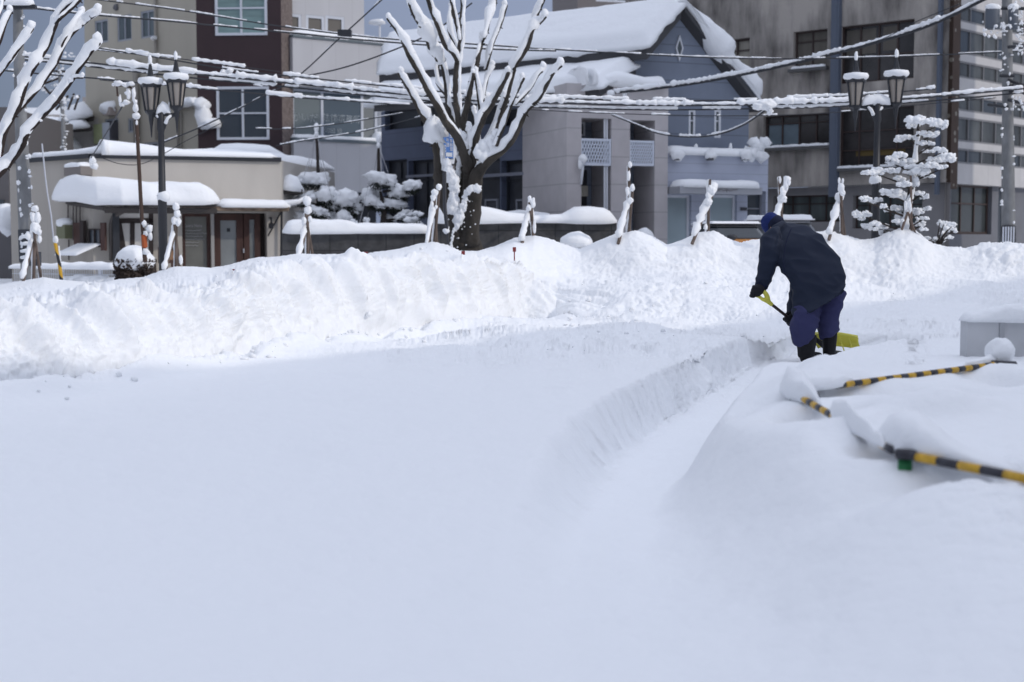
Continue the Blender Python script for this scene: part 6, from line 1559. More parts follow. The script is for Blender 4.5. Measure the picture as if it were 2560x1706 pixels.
for (y0, y1) in ((590, 660),):
    s = MB(); q0 = P(66, y0, 21.8); s.tube([P(65, 575, 21.8), P(68, 655, 21.8)], 19.5*k, 16); s.build("rubber_guard", mat("guard_rubber", (.05, .055, .065), .7), e, smooth=True)
    s = MB()
    for y in (590, 608, 626, 590+52): s.tube([P(52, y+3, 21.4), P(66, y, 21.35), P(78, y+1, 21.4)], [.02, .03, .02], 6, rough=.3)
    s.build("guard_snow", SNOW, e, smooth=True)
s = MB(); a = P(86, 645, 21.35); s.frame_box(a, Vector((1, 0, 0)), Vector((0, 1, 0)), UP, -.085, .085, -.06, .06, -.12, .09); s.build("control_box", mat("guard_rubber", (.05, .055, .065)), e)
e, k = pole("concrete utility pole at the right edge crowded with transformers and snow", [(2517, -40, 12), (2519, 250, 13), (2520, 420, 15.5), (2521, 600, 17)], 25.0)
tb = mat("transformer_grey", (.10, .115, .14), .6)
for (x, y, w, h, nm) in ((2481, 46, 17, 26, "transformer"), (2533, 46, 12, 26, "transformer")):
    s = MB(); c = P(x, y, 24.7); s.lathe((c.x, c.y, c.z - h*k), [(w*k*.95, 0), (w*k, .04), (w*k, 2*h*k-.05), (w*k*.9, 2*h*k)], 14); t = s.build(nm, tb, e, smooth=True)
    s = MB(); s.blob(c + UP*h*k, (w*k*1.15, w*k*1.1, .07), amp=.15, seed=x); s.build("transformer_snow", SNOW, t, smooth=True)
s = MB()
for i in range(150):
    zone = rnd.choice(((2455, 2512, 55, 95), (2500, 2560, 60, 80), (2525, 2560, 0, 60), (2540, 2560, 80, 140), (2500, 2530, 130, 300), (2530, 2562, 240, 275), (2505, 2536, 300, 560)))
    x = rnd.uniform(zone[0], zone[1]); y = rnd.uniform(zone[2], zone[3])
    if zone[0] == 2505: x = 2520 + rnd.choice((-1, 1))*15
    s.blob(P(x, y, 24.5 + rnd.uniform(-.2, .2)), (rnd.uniform(1.2, 5)*k, 3*k, rnd.uniform(1.2, 5)*k), sub=1, amp=.3, seed=i)
s.build("pole_snow", SNOW, e, smooth=True)
s = MB(); 
for (x0, y0, x1, y1) in ((2470, 20, 2560, 22), (2520, 118, 2575, 114), (2500, 190, 2535, 190), (2520, 250, 2570, 262), (2520, 200, 2560, 215), (2470, 262, 2520, 268)): s.tube([P(x0, y0, 24.8), P(x1, y1, 24.8)], .03, 6)
for j in range(9): 
    y = 205 + j*4; s.tube([P(2522, y, 24.8), P(2545, y + rnd.uniform(-20, 25), 24.7), P(2575, y + rnd.uniform(-10, 30), 24.7)], .012, 4, steps=3)
s.build("crossarm", BLACKM, e)
s = MB()
for i in range(6): 
    pass
gp = MB(); gp.tube([P(2521, 566, 24.95), P(2521, 606, 24.95)], 18*k, 16); g = gp.build("striped_guard", mat("guard_dark", (.04, .042, .05), .6), e, smooth=True)
gs = MB()
for i in range(5): 
    x = 2508 + i*6.5; gs.frame_box(P(x, 586, 24.80 + abs(i-2)*.012), Vector((1, 0, 0)), Vector((0, 1, 0)), UP, -.012, .012, -.01, .01, -.14, .13)
gs.build("stripe", ALU, g)
# far bare pole with knotted snow between the left branches
e, k = pole("thin far pole knotted with snow, seen between the left branches", [(146, 160, 3), (152, 230, 4), (158, 300, 5), (160, 378, 6)], 38, "utility_pole")
s = MB()
for i in range(130):
    zone = rnd.choice(((128, 185, 130, 150), (140, 160, 150, 175), (105, 150, 205, 235), (120, 150, 180, 200), (150, 165, 240, 300), (165, 200, 235, 275), (150, 168, 300, 380), (120, 190, 175, 188)))
    s.blob(P(rnd.uniform(*zone[:2]), rnd.uniform(*zone[2:]), 38 + rnd.uniform(-.5, .5)), (rnd.uniform(1.5, 6)*k, 3*k, rnd.uniform(1, 4)*k), sub=1, amp=.3, seed=i)
s.build("pole_snow", SNOW, e, smooth=True)
s = MB(); 
for (x0, y0, x1, y1) in ((130, 178, 190, 180), (110, 210, 150, 195), (108, 215, 125, 235), (125, 235, 150, 215), (140, 275, 170, 240), (170, 275, 185, 235), (186, 275, 198, 240)): s.tube([P(x0, y0, 38), P(x1, y1, 38)], .03, 5)
s.build("crossarm", TWIG, e)
# thin bent signal mast with snow head in front of the shop
e = empty("signal_mast", Vector((P(352, 600, 21.5).x, 21.5, .3)), "thin leaning mast wrapped in snow and vines, orange tape low down", "mast")
s = MB(); D = 21.5; s.tube([P(363, 655, D), P(358, 600, D), P(352, 500, D), P(343, 330, D), P(337, 262, D), P(333, 222, D)], [.035, .03, .03, .028, .022, .02], 8); s.tube([P(333, 222, D), P(312, 214, D), P(292, 216, D), P(294, 240, D)], .016, 6); s.build("pole", mat("brown_mast", (.07, .045, .035), .8), e)
s = MB(); s.tube([P(360, 588, D-.02), P(362, 618, D-.02)], .042, 8); s.build("orange_tape", mat("orange_tape", (.42, .10, .03), .7), e)
s = MB()
for (x, y, rx, ry) in ((284, 212, 4, 4), (296, 208, 12, 7), (312, 212, 9, 6), (328, 210, 9, 6), (334, 235, 5, 16), (320, 232, 7, 9), (339, 270, 8, 11), (340, 290, 9, 8), (338, 255, 5, 8), (300, 250, 4, 12), (306, 262, 8, 5), (316, 256, 10, 6), (322, 240, 5, 9), (342, 308, 3, 6), (360, 560, 6, 8), (372, 572, 8, 10), (365, 583, 6, 8), (376, 590, 5, 10), (364, 630, 8, 8)): s.blob(P(x, y, D-.05), (rx*D/F, rx*D/F, ry*D/F), sub=2, amp=.3, seed=x)
for i in range(60):
    t = rnd.random(); x = lerp(343, 358, t); y = lerp(320, 600, t); s.blob(P(x + rnd.choice((-3.5, 2)), y, D), (.013, .012, rnd.uniform(.01, .04)), sub=1, seed=i)
s.build("mast_snow", SNOW, e, smooth=True)
# guy wire with striped cover near the left pole
e = empty("guy_wire", Vector((P(150, 700, 22.5).x, 22.5, .2)), "slack guy wire ending in a yellow and black striped cover capped with snow", "guy wire")
s = MB(); D = 22.5; s.tube([P(105, 360, D), P(112, 430, D), P(118, 480, D), P(128, 540, D), P(134, 600, D)], .012, 5); s.build("wire", ALU, e)
def stripes(nt, b, tc, ax="Z", per=.3, a=(.62, .36, .03), c=(.03, .03, .035), slant=1.2):
    sp = nt.nodes.new("ShaderNodeSeparateXYZ"); nt.links.new(tc.outputs["Object"], sp.inputs[0])
    m = nt.nodes.new("ShaderNodeMath"); m.operation = 'MULTIPLY_ADD'; nt.links.new(sp.outputs["X"], m.inputs[0]); m.inputs[1].default_value = slant; nt.links.new(sp.outputs[ax], m.inputs[2])
    d = nt.nodes.new("ShaderNodeMath"); d.operation = 'DIVIDE'; d.inputs[1].default_value = per; nt.links.new(m.outputs[0], d.inputs[0])
    f = nt.nodes.new("ShaderNodeMath"); f.operation = 'FRACT'; nt.links.new(d.outputs[0], f.inputs[0])
    l = nt.nodes.new("ShaderNodeMath"); l.operation = 'LESS_THAN'; l.inputs[1].default_value = .5; nt.links.new(f.outputs[0], l.inputs[0])
    x = nt.nodes.new("ShaderNodeMix"); x.data_type = 'RGBA'; x.inputs["A"].default_value = (*a, 1); x.inputs["B"].default_value = (*c, 1)
    nt.links.new(l.outputs[0], x.inputs["Factor"]); nt.links.new(x.outputs["Result"], b.inputs["Base Color"])
STR = mat("yellow_black_guard", (.5, .3, .03), .6, build=lambda nt, b, tc: stripes(nt, b, tc))
s = MB(); s.tube([P(138, 608, D), P(148, 655, D), P(155, 712, D)], .028, 10); s.build("striped_cover", STR, e, smooth=True)
s = MB(); s.blob(P(139, 600, D), (.045, .045, .065), amp=.1); s.tube([P(147, 615, D), P(151, 658, D)], [.012, .016], 6, rough=.3); s.build("cover_snow", SNOW, e, smooth=True)
# rod with snow knob beside the big tree, blue vertical sign behind it
e = empty("marker_rod", Vector((P(1120, 620, 21.2).x, 21.2, 1.2)), "thin dark rod with a snow cuff just left of the big trunk", "rod")
s = MB(); D = 21.2; s.tube([P(1111, 430, D), P(1112, 520, D), P(1118, 572, D)], .03, 6); s.tube([P(1118, 572, D), P(1121, 640, D)], .014, 6); s.build("pole", mat("guard_dark", (.04, .042, .05)), e)
s = MB(); s.blob(P(1115, 578, D), (.05, .05, .04), seed=3); s.blob(P(1119, 572, D), (.025, .02, .05), seed=4); s.build("rod_snow", SNOW, e, smooth=True)
sg = empty("street_sign", Vector((P(1128, 600, 27).x, 27, 0)), "tall blue and white vertical street sign behind the big tree", "sign")
Wv = Wall(1108, 27, 1143, 27.2); a = Wv.rect(1108, 326, 1133, 396); SB = mat("sign_blue", (.06, .16, .42), .5); SW = mat("sign_white", (.55, .57, .60), .6)
s = MB(); Wv.box(s, Wv.hit(1133.2, 350)[0], Wv.hit(1142, 350)[0], a[2]-.02, a[3], -.06, 0); Wv.box(s, a[0]-.02, Wv.hit(1145, 350)[0], a[2]-.10, a[2]-.021, -.08, .02); s.build("sign_frame", SW, sg)
s = MB(); Wv.box(s, a[0], a[1], a[2], a[3], -.04, 0); pn = s.build("sign_panel", SB, sg)
for i, ch in enumerate("小松店通信"):
    zc = a[3] - .04 - i*.105; u = Wv.hit(1119, 350)[0]
for (x0, y0, x1, y1) in ((1114, 335, 1121, 343), (1124, 336, 1130, 345), (1116, 347, 1121, 353), (1124, 349, 1130, 356), (1116, 358, 1122, 367), (1124, 359, 1131, 366), (1111, 363, 1114, 380), (1125, 368, 1131, 377)):
    q = Wv.rect(x0, y0, x1, y1); s = MB(); h = (q[3]-q[2])
    for t in (0, .42, .84): Wv.box(s, q[0], q[1], q[2] + h*t, q[2] + h*(t+.16), .004, .008)
    for t in (.1, .75): Wv.box(s, q[0] + (q[1]-q[0])*t, q[0] + (q[1]-q[0])*(t+.14), q[2] + h*.165, q[2] + h*.415, .004, .008); Wv.box(s, q[0] + (q[1]-q[0])*t, q[0] + (q[1]-q[0])*(t+.14), q[2] + h*.585, q[2] + h*.835, .004, .008)
    s.build("sign_character", SW, pn)
q = Wv.rect(1114, 382, 1130, 392); s = MB(); Wv.box(s, q[0], q[1], q[2], q[3], .004, .008); s.build("sign_block", SW, pn)
s = MB(); u = Wv.hit(1136, 400)[0]; s.tube([Wv.pt(u, 0, -.1), Wv.pt(u, a[2], -.1)], .06, 10); s.build("post", mat("sign_post_brown", (.20, .18, .17), .8), sg, smooth=True)

# ------------------------------------------------------------------ overhead wires
def wire(label, pts, D0, D1, r=.012, snow=0, seed=0, gaps=.3, smax=.05, hang=0.0):
    n = len(pts); x0, x1 = pts[0][0], pts[-1][0]
    q = [P(x, y, lerp(D0, D1, (x-x0)/(x1-x0) if x1 != x0 else 0)) for x, y in pts]
    m = MB(); m.tube(q, r, 5, steps=6); o = m.build("overhead_wire", WIREM, None, smooth=True); tag(o, label, "wire", "overhead wires")
    if not snow: return o
    # even resampling
    Q = []
    P0 = q
    for i in range(n-1):
        a = P0[max(i-1, 0)]; b = P0[i]; c = P0[i+1]; d = P0[min(i+2, n-1)]
        L = (c-b).length; kk = max(2, int(L/.05))
        for j in range(kk):
            t = j/kk; Q.append(0.5*((2*b) + (c-a)*t + (2*a-5*b+4*c-d)*t*t + (3*b-a-3*c+d)*t*t*t))
    s = MB(); i = 0; rr = random.Random(seed); cnt = 0
    while i < len(Q)-3:
        ln = rr.choice((3, 4, 6, 8, 12, 16)) if smax > .03 else rr.choice((1, 2, 3, 4, 6))
        dens = gaps if not callable(gaps) else gaps(i/len(Q))
        if rr.random() > dens:
            seg = Q[i:i+ln+1]
            if len(seg) >= 2:
                w = .78*smax*rr.uniform(.45, 1.15)
                s.tube([p + UP*(r + w*.6) for p in seg], [w*rr.uniform(.55, 1.2) for p in seg], 7, rough=.22, seed=i)
        i += ln
    if s.v: s.build("wire_snow", SNOW, o, smooth=True)
    return o
wire("topmost left wire, thin and dusted with snow, crossing the upper windows", [(205, -5), (435, 24), (700, 66), (950, 96), (1200, 112), (1400, 125), (1800, 145), (2150, 145), (2560, 128)], 26, 26, .012, 1, 1, .25, .018)
wire("thin wire just below the topmost, from the left pole head", [(40, 16), (150, 29), (260, 40), (420, 53), (700, 80), (950, 104), (1200, 122), (1390, 128)], 22, 25, .013, 1, 2, .35, .018)
def bundle_g(t): return .08
wire("thickest wire bundle, heavy with snow right across the street", [(40, 140), (200, 155), (430, 180), (720, 208), (960, 232), (1200, 250), (1400, 258), (1640, 264), (1900, 262), (2100, 256), (2300, 245), (2560, 222)], 22.5, 24, .016, 1, 3, .04, .07)
wire("lower strand of the snowy bundle with broken snow beads", [(40, 148), (200, 164), (430, 190), (720, 218), (960, 243), (1200, 262), (1400, 270), (1640, 275), (1900, 272), (2100, 266), (2300, 255), (2560, 232)], 22.6, 24.1, .013, 1, 4, .35, .045)
wire("upper strand over the bundle with long bars of snow", [(230, 118), (430, 150), (600, 178), (720, 190), (960, 215), (1200, 238), (1400, 246), (1640, 252), (1900, 250), (2120, 240), (2340, 222)], 23.2, 24.4, .012, 1, 5, .3, .042)
wire("fine strand with separate snow beads left of the brown wall", [(240, 125), (330, 135), (430, 145), (545, 160), (700, 180)], 24, 24.4, .008, 1, 6, .55, .04)
wire("wire below the bundle crossing the lower brown window with long snow", [(250, 200), (400, 212), (500, 222), (620, 232), (740, 244), (860, 252), (1000, 262), (1130, 270)], 24.5, 25, .012, 1, 7, .25, .05)
wire("faint fine wire under the bundle at the right", [(1280, 272), (1500, 283), (1800, 290), (2050, 284), (2300, 262), (2490, 245)], 25, 25, .008, 1, 8, .6, .02)
wire("thick snow covered service cable rising from the porch to the upper right", [(1535, 232), (1640, 222), (1760, 205), (1900, 178), (2040, 146), (2200, 104), (2330, 62), (2460, 0), (2500, -20)], 31.5, 25, .03, 1, 9, .0, .075)
wire("fine wire above the thick service cable", [(2060, 140), (2200, 100), (2290, 55), (2400, 10)], 27, 25.5, .008, 1, 10, .6, .02)
wire("dark diagonal wire from the shop roof up past the law office", [(400, 360), (520, 310), (640, 250), (740, 195), (850, 95), (960, -5)], 29, 26, .014, 1, 11, .55, .02)
wire("second dark diagonal wire meeting the first beside the granite pier", [(740, 195), (850, 172), (960, 135), (1080, 82), (1180, 8)], 26.5, 26, .014)
wire("lower pair of sagging wires before the law office, upper one", [(640, 322), (740, 322), (860, 308), (990, 286), (1010, 282)], 28, 27, .010, 1, 12, .2, .018)
wire("lower pair of sagging wires before the law office, lower one", [(690, 365), (760, 352), (900, 330), (1000, 305), (1060, 290)], 28, 27, .010, 1, 13, .3, .018)
wire("sagging service wires dipping below the slit windows", [(1530, 288), (1590, 312), (1650, 335), (1730, 343), (1800, 335), (1860, 312), (1915, 275)], 31, 25, .016, 1, 14, .15, .032)
wire("fine drooping wire over the shop wall toward the lamp", [(255, 395), (300, 410), (350, 411), (400, 390), (470, 350), (560, 305)], 28, 28, .008)
wire("thin wire from behind the left tree to the mast head", [(0, 176), (90, 184), (180, 192), (260, 198), (330, 205)], 23, 21.5, .012, 1, 15, .8, .02)
wire("short steep wire from the shop roof corner up to the mast", [(228, 395), (262, 340), (305, 268)], 29, 22, .012)
lump = MB()
for (x, y, rx, ry, D) in ((1915, 262, 22, 14, 23.6), (1895, 266, 16, 9, 23.6), (1925, 280, 7, 8, 23.6), (560, 182, 9, 8, 23), (575, 178, 8, 7, 23), (540, 188, 16, 8, 23), (600, 195, 22, 8, 23), (650, 205, 20, 9, 23)):
    lump.blob(P(x, y, D), (rx*D/F, .09, ry*D/F), sub=3, amp=.22, seed=x)
o = lump.build("snow_lump", SNOW, None, smooth=True); tag(o, "big clots of snow caught on the wire bundle", "snow lump")
# junction box on wires
jb = MB(); jb.frame_box(P(862, 83, 25.5), Vector((1, 0, 0)), Vector((0, 1, 0)), UP, -.12, .12, -.08, .08, -.07, .05); o = jb.build("cable_box", BLACKM, None); tag(o, "small black junction box on the upper wires over the law office", "cable box")
# clump of fittings at the porch corner
ins = MB()
for (x, y, rx, ry) in ((1528, 233, 9, 8), (1545, 228, 8, 6), (1562, 236, 6, 9), (1570, 229, 9, 4)): ins.blob(P(x, y, 31.4), (rx*31/F, .08, ry*31/F), amp=.3, seed=x)
o = ins.build("snow_clot", SNOW, None, smooth=True); tag(o, "clots of snow on the cable fittings at the porch front", "snow lump")
ins = MB()
for (x, y, rx, ry) in ((232, 402, 9, 10), (238, 416, 7, 8), (229, 412, 4, 7)): ins.blob(P(x, y, 30.9), (rx*31/F, .08, ry*31/F), amp=.3, seed=x)
o = ins.build("snow_clot", SNOW, None, smooth=True); tag(o, "clot of snow hanging on cable fittings at the low shop corner", "snow lump")
# ------------------------------------------------------------------ buried barriers, lower right
YEL = mat("barrier_yellow", (.56, .33, .03), .5, noise=(30, .25, 3, (1, 1, 1)))
BLK2 = mat("barrier_black", (.035, .035, .045), .5, noise=(30, .35, 3, (1, 1, 1)))
GRN = mat("barrier_green", (.02, .16, .055), .5)
def striped_bar(a, b, parent, r=.017, seg=.10, start=0):
    L = (b-a).length; n = max(1, int(L/seg)); mb = MB()
    for i in range(n+1):
        t0 = i*seg; t1 = min(L, t0+seg)
        if t1 - t0 < .005: break
        p = a.lerp(b, t0/L); q = a.lerp(b, t1/L)
        mb.tube([p, q], r, 12, mi=(i + start) % 2)
    # flatten the caps: only the ends show, joints are covered
    return mb.build("bar", [YEL, BLK2], parent, smooth=True)
def barrier(label, a, b, legs, start=0, seg=.10):
    e = empty("barrier", Vector((a.x, a.y, a.z-.55)), label, "barrier", "striped barriers buried in the snow")
    striped_bar(a, b, e, start=start, seg=seg)
    for (p, lean, w) in legs:
        m = MB()
        for s_ in (-1, 1):
            m.add([], [])
            q = p + Vector((s_*.018 + lean, 0, -.55))
            m.tube([p + Vector((s_*.015, 0, .0)), p + Vector((s_*.014 + lean*.5, 0, -.22)), q], [w*.7, w*.9, w], 8)
        m.frame_box(p, Vector((1, 0, 0)), Vector((0, 1, 0)), UP, -.016, .016, -.012, .012, -.09, -.02)
        m.build("leg", GRN, e, smooth=True, bevel=0)
        c = MB(); c.tube([p + Vector((-.035, -.01, .004)), p + Vector((.10, -.035, .0))], .0205, 10); c.build("clamp", BLK2, e, smooth=True)
    return e
pB0 = P(1990, 985, 7.05); pB1 = P(2240, 1137, 5.33); zz_ = .715
pB0.z = G(1990, 985, .72).z; pB0 = G(1990, 987, .72); pB1 = G(2243, 1133, .70); pD1 = G(2640, 1212, .685); pA0 = G(2090, 965, .745); pA1 = G(2492, 911, .77)
e1_ = barrier("striped barrier slanting from the green bracket at the slope crest toward the viewer", pB0, pB1 + (pB0-pB1).normalized()*.06, [(pB0, .0, .024)])
e2_ = barrier("nearest striped barrier, long thick bar running out of the picture at the lower right", pB1, pD1, [(pB1 + (pD1-pB1).normalized()*.04, .0, .017)], start=1)
e3_ = barrier("farthest striped barrier with frosted worn bar below the white box", pA0, pA1, [(pA1, -.02, .024)], start=1, seg=.07)
def cap(parent, pts, w, h, seed, lump=.17, back=.1, **kw):
    s = MB(); pts = [Vector(p) + Vector((0, back, .0)) for p in pts]
    snow_strip(s, pts, w, h, side=Vector((.2, 1, 0)).normalized()*-1, seed=seed, lump=lump, n=17, rough=.13, **kw); s.build("snow_cap", SNOW, parent, smooth=True)
d1 = (pB1-pB0)
cap(e1_, [pB0 + Vector((-.04, .0, .0)), pB0 + d1*.12 + Vector((.03, 0, 0)), pB0 + d1*.28 + Vector((.06, 0, -.02))], [.36, .42, .30], [.11, .12, .05], 3, back=.22)
cap(e1_, [pB0 + d1*.42, pB0 + d1*.6, pB0 + d1*.8, pB0 + d1*.93], [.24, .3, .26, .14], [.07, .09, .06, .03], 4, back=.03)
d2 = (pD1-pB1)
cap(e2_, [pB1 - d2*.0, pB1 + d2*.10, pB1 + d2*.25, pB1 + d2*.42, pB1 + d2*.55, pB1 + d2*.7, pB1 + d2], [.24, .40, .5, .5, .42, .3, .2], [.06, .11, .14, .13, .07, .03, .02], 7, back=.34)
cap(e3_, [pA1 - (pA1-pA0)*.2, pA1 - (pA1-pA0)*.1, pA1 + Vector((.03, 0, 0))], [.08, .11, .14], [.02, .04, .06], 9, back=.09)
s = MB(); s.blob(P(2500, 882, 8.42), (.085, .09, .085), sub=4, amp=.08, seed=2); s.build("snow_ball", SNOW, e3_, smooth=True)
cap(e3_, [pA0 + Vector((-.25, .1, -.03)), pA0, pA0 + (pA1-pA0)*.12], [.28, .26, .06], [.09, .07, .02], 11, back=.05)

# white box with a seam, behind the barriers
bx = empty("white_box", G(2490, 900, .72), "pale box with a vertical seam and snow on its lid at the right edge", "box")
WBX = mat("white_box_paint", (.50, .51, .53), .7, noise=(6, .08, 4, (1, 1, 1)))
Wx = Wall(2416, 9.5, 2700, 9.6)
a = Wx.rect(2416, 803, 2508, 887); m = MB(); Wx.box(m, a[0], a[1]-.012, a[2]-.02, a[3], -.1, 0); m.build("body", WBX, bx, bevel=.006)
m = MB(); Wx.box(m, a[1], a[1]+.5, a[2]-.02, a[3], -.11, -.01); m.build("body", WBX, bx, bevel=.006)
m = MB(); Wx.box(m, a[1]-.03, a[1]+.004, a[2]-.01, a[3]-.01, .001, .012); m.build("seam_strip", mat("seam_grey", (.36, .37, .39), .7), bx)
m = MB(); snow_strip(m, [Wx.pt(u, a[3], -.06) for u in np.linspace(a[0]-.01, a[1]+.5, 9)], .16, [.05, .06, .07, .10, .12, .09, .07, .07, .07], side=Wx.n, seed=5, lump=.15, n=17); m.build("lid_snow", SNOW, bx, smooth=True)

# ------------------------------------------------------------------ cars on the far side of the mounds
def car(label, x0, x1, yroof, D, paint, roofsnow, ywaist, glass_top):
    W = Wall(x0, D, x1, D + .25); zr = W.hit((x0+x1)/2, yroof)[1]; e = empty("parked_car", W.pt(W.L/2, 0, -.8), label, "car", "cars parked behind the snow mounds")
    L = W.L; n = W.n; zw = W.hit((x0+x1)/2, ywaist)[1]
    def ring(u0, u1, o0, o1, z, r=.12):
        return [W.pt(u0+r, z, o0), W.pt(u1-r, z, o0), W.pt(u1, z, o0-r), W.pt(u1, z, o1+r), W.pt(u1-r, z, o1), W.pt(u0+r, z, o1), W.pt(u0, z, o1+r), W.pt(u0, z, o0-r)]
    def loft(levels, m, nm, parent=e):
        mb = MB(); vs = []; 
        for lv in levels: vs += lv
        k = len(levels[0]); fs = [(i*k+j, i*k+(j+1) % k, (i+1)*k+(j+1) % k, (i+1)*k+j) for i in range(len(levels)-1) for j in range(k)]
        fs += [tuple(range(k))[::-1], tuple((len(levels)-1)*k + j for j in range(k))]
        mb.add(vs, fs); return mb.build(nm, m, parent, smooth=False, bevel=.03)
    loft([ring(-.05, L+.05, .02, -1.5, .3), ring(-.1, L+.1, .05, -1.55, .6), ring(-.1, L+.1, .04, -1.55, zw-.08), ring(-.05, L+.02, 0, -1.5, zw)], paint, "body")
    loft([ring(.02, L-.05, -.03, -1.46, zw+.003), ring(.10, L-.22, -.12, -1.38, zr-.06)], GLASS_D, "window_band")
    loft([ring(.06, L-.18, -.08, -1.42, zr-.058), ring(.12, L-.25, -.15, -1.35, zr)], BLACKM if paint.name.startswith('orange') else paint, "roof")
    for u in (.5, L-.6):
        for o in (0.0, -1.5):
            m = MB(); c = W.pt(u, .3, o); m.tube([c - n*.09, c + n*.09], .29, 20); w = m.build("wheel", mat("tyre_rubber", (.02, .02, .02), .9), e, smooth=False); m = MB(); m.tube([c - n*.1, c + n*.1], .17, 14); m.build("rim", ALU, w)
    s = MB(); snow_slab(s, W.pt(.1, zr+.003, -.08), W.pt(L-.2, zr+.003, -.08), W.pt(L-.2, zr+.003, -1.4), W.pt(.1, zr+.003, -1.4), roofsnow, 30, 14, seed=x0, edge=.2); s.build("roof_snow", SNOW, e, smooth=True)
    m = MB(); m.blob(W.pt(L*.33, zw+.03, .12), (.1, .06, .06), seed=2); m.build("wing_mirror", BLACKM, e, smooth=True)
    for o in (-.25, -1.25):
        m = MB(); m.blob(W.pt(-.09, zw-.25, o), (.05, .12, .08), amp=.02); m.build("headlight", mat("lamp_lens", (.4, .4, .42), .2), e, smooth=True)
    return e
OR = mat("orange_car_paint", (.42, .17, .03), .35, .5)
SIL = mat("silver_car_paint", (.22, .23, .25), .35, .5)
car("orange and black small car, thin snow on its roof, between the mounds", 1772, 1932, 560, 27.2, OR, .05, 598, 0)
car("grey car with a rounded snowy roof just behind the bending man", 1908, 2062, 551, 29.5, SIL, .12, 590, 0)

# ------------------------------------------------------------------ the man clearing snow
CX = lambda cx, cy, D: P(1800 + cx*.2551, 520 + cy*.2551, D)
M1 = .2551/F                  # metres per crop pixel per metre of distance
def remesh(mb, name, m, parent, vox=.011, smooth=6, wr=None, sub=True):
    me = bpy.data.meshes.new(name); me.from_pydata([tuple(p) for p in mb.v], [], mb.f); me.update()
    o = bpy.data.objects.new(name, me); col.objects.link(o)
    r = o.modifiers.new("r", 'REMESH'); r.mode = 'VOXEL'; r.voxel_size = vox; r.use_smooth_shade = True
    s = o.modifiers.new("s", 'SMOOTH'); s.factor = .5; s.iterations = smooth
    dg = bpy.context.evaluated_depsgraph_get(); dg.update()
    m2 = bpy.data.meshes.new_from_object(o.evaluated_get(dg)); bpy.data.objects.remove(o, do_unlink=True)
    n = len(m2.vertices); co = np.empty(n*3, dtype=np.float32); m2.vertices.foreach_get("co", co); co = co.reshape(-1, 3).astype(float)
    if wr:
        no = np.empty(n*3, dtype=np.float32); m2.vertices.foreach_get("normal", no); no = no.reshape(-1, 3)
        co = co + no*wr(co)[:, None]
    if parent is not None: co = co - np.array(wloc(parent)[:])
    m2.vertices.foreach_set("co", co.astype(np.float32).ravel()); m2.update()
    m2.polygons.foreach_set("use_smooth", np.ones(len(m2.polygons), dtype=bool))
    m2.materials.clear(); m2.materials.append(m); m2.name = name
    ob = bpy.data.objects.new(name, m2); col.objects.link(ob); ob.parent = parent
    return ob
def loft(mb, rings, n=22, close=True):
    """rings: (centre, axis1 vector, axis2 vector): ellipse sections"""
    vs = []; fs = []
    for c, a, b in rings:
        for k in range(n):
            t = 2*math.pi*k/n; vs.append(c + a*math.cos(t) + b*math.sin(t))
    for i in range(len(rings)-1):
        for k in range(n): fs.append((i*n+k, i*n+(k+1) % n, (i+1)*n+(k+1) % n, (i+1)*n+k))
    fs.append(tuple(range(n))[::-1]); fs.append(tuple((len(rings)-1)*n+k for k in range(n)))
    mb.add(vs, fs)
def torso_rings(grow=0.0, which=None):
    S = [((696, 1035), (1246, 752), 13.32, .185), ((706, 900), (1232, 690), 13.40, .19), ((712, 800), (1212, 600), 13.42, .18), ((655, 705), (1175, 500), 13.46, .165), ((590, 600), (1105, 400), 13.52, .16),
         ((520, 480), (1010, 290), 13.60, .15), ((462, 370), (890, 205), 13.68, .14), ((440, 290), (740, 165), 13.76, .12), ((480, 250), (650, 158), 13.82, .10), ((505, 240), (622, 165), 13.86, .085)]
    out = []
    for (l, r, D, dep) in S:
        a = CX(*l, D); b = CX(*r, D); c = (a+b)/2; h = (b-a)/2
        ax = h*(1 - grow/ max(h.length, .01))
        # depth axis: perpendicular to the chord, mostly along the view
        out.append((c, ax, Vector((.15, .88, .45)).normalized()*(dep-grow)))
    return out
SKIN = mat("skin", (.42, .25, .18), .55)
# body: one continuous figure, mostly inside the clothes
bm_ = MB()
loft(bm_, torso_rings(.06)[:7])
hipL = CX(880, 900, 13.40); hipR = CX(1105, 840, 13.42)
kneeL = CX(830, 1110, 13.30); kneeR = CX(1065, 1060, 13.42); ankL = CX(835, 1330, 13.36); ankR = CX(1072, 1270, 13.50)
zfloorp = .33
def leg_body(h, k, a, toe):
    h = h + Vector((0, .09, 0))
    bm_.tube([h, h.lerp(k, .5), k, k.lerp(a, .5), a, Vector((a.x, a.y, zfloorp + .10))], [.08, .08, .065, .062, .045, .042], 14)
    f = Vector((a.x, a.y, zfloorp + .05)); bm_.tube([f, f + toe*.55, f + toe], [.045, .042, .03], 10)
leg_body(hipL, kneeL, ankL, Vector((.10, .17, 0))); leg_body(hipR, kneeR, ankR, Vector((.14, .15, 0)))
shL = CX(510, 310, 13.66); elL = CX(470, 560, 13.55); wrL = CX(408, 775, 13.55)
shR = CX(760, 330, 13.86); elR = CX(775, 720, 14.02); wrR = CX(705, 1060, 13.84)
for sh, el, wr in ((shL, elL, wrL), (shR, elR, wrR)): bm_.tube([sh, sh.lerp(el, .5), el, el.lerp(wr, .5), wr], [.055, .05, .042, .038, .028], 12)
hc = CX(520, 180, 13.96)              # head, face towards the ground and away to the left
fdir = Vector((-.45, .45, -.77)).normalized(); updir = Vector((-.55, .35, .42)); updir = (updir - fdir*updir.dot(fdir)).normalized(); sdir_ = fdir.cross(updir)
def hp(s_, f_, u_): return hc + sdir_*s_ + fdir*f_ + updir*u_
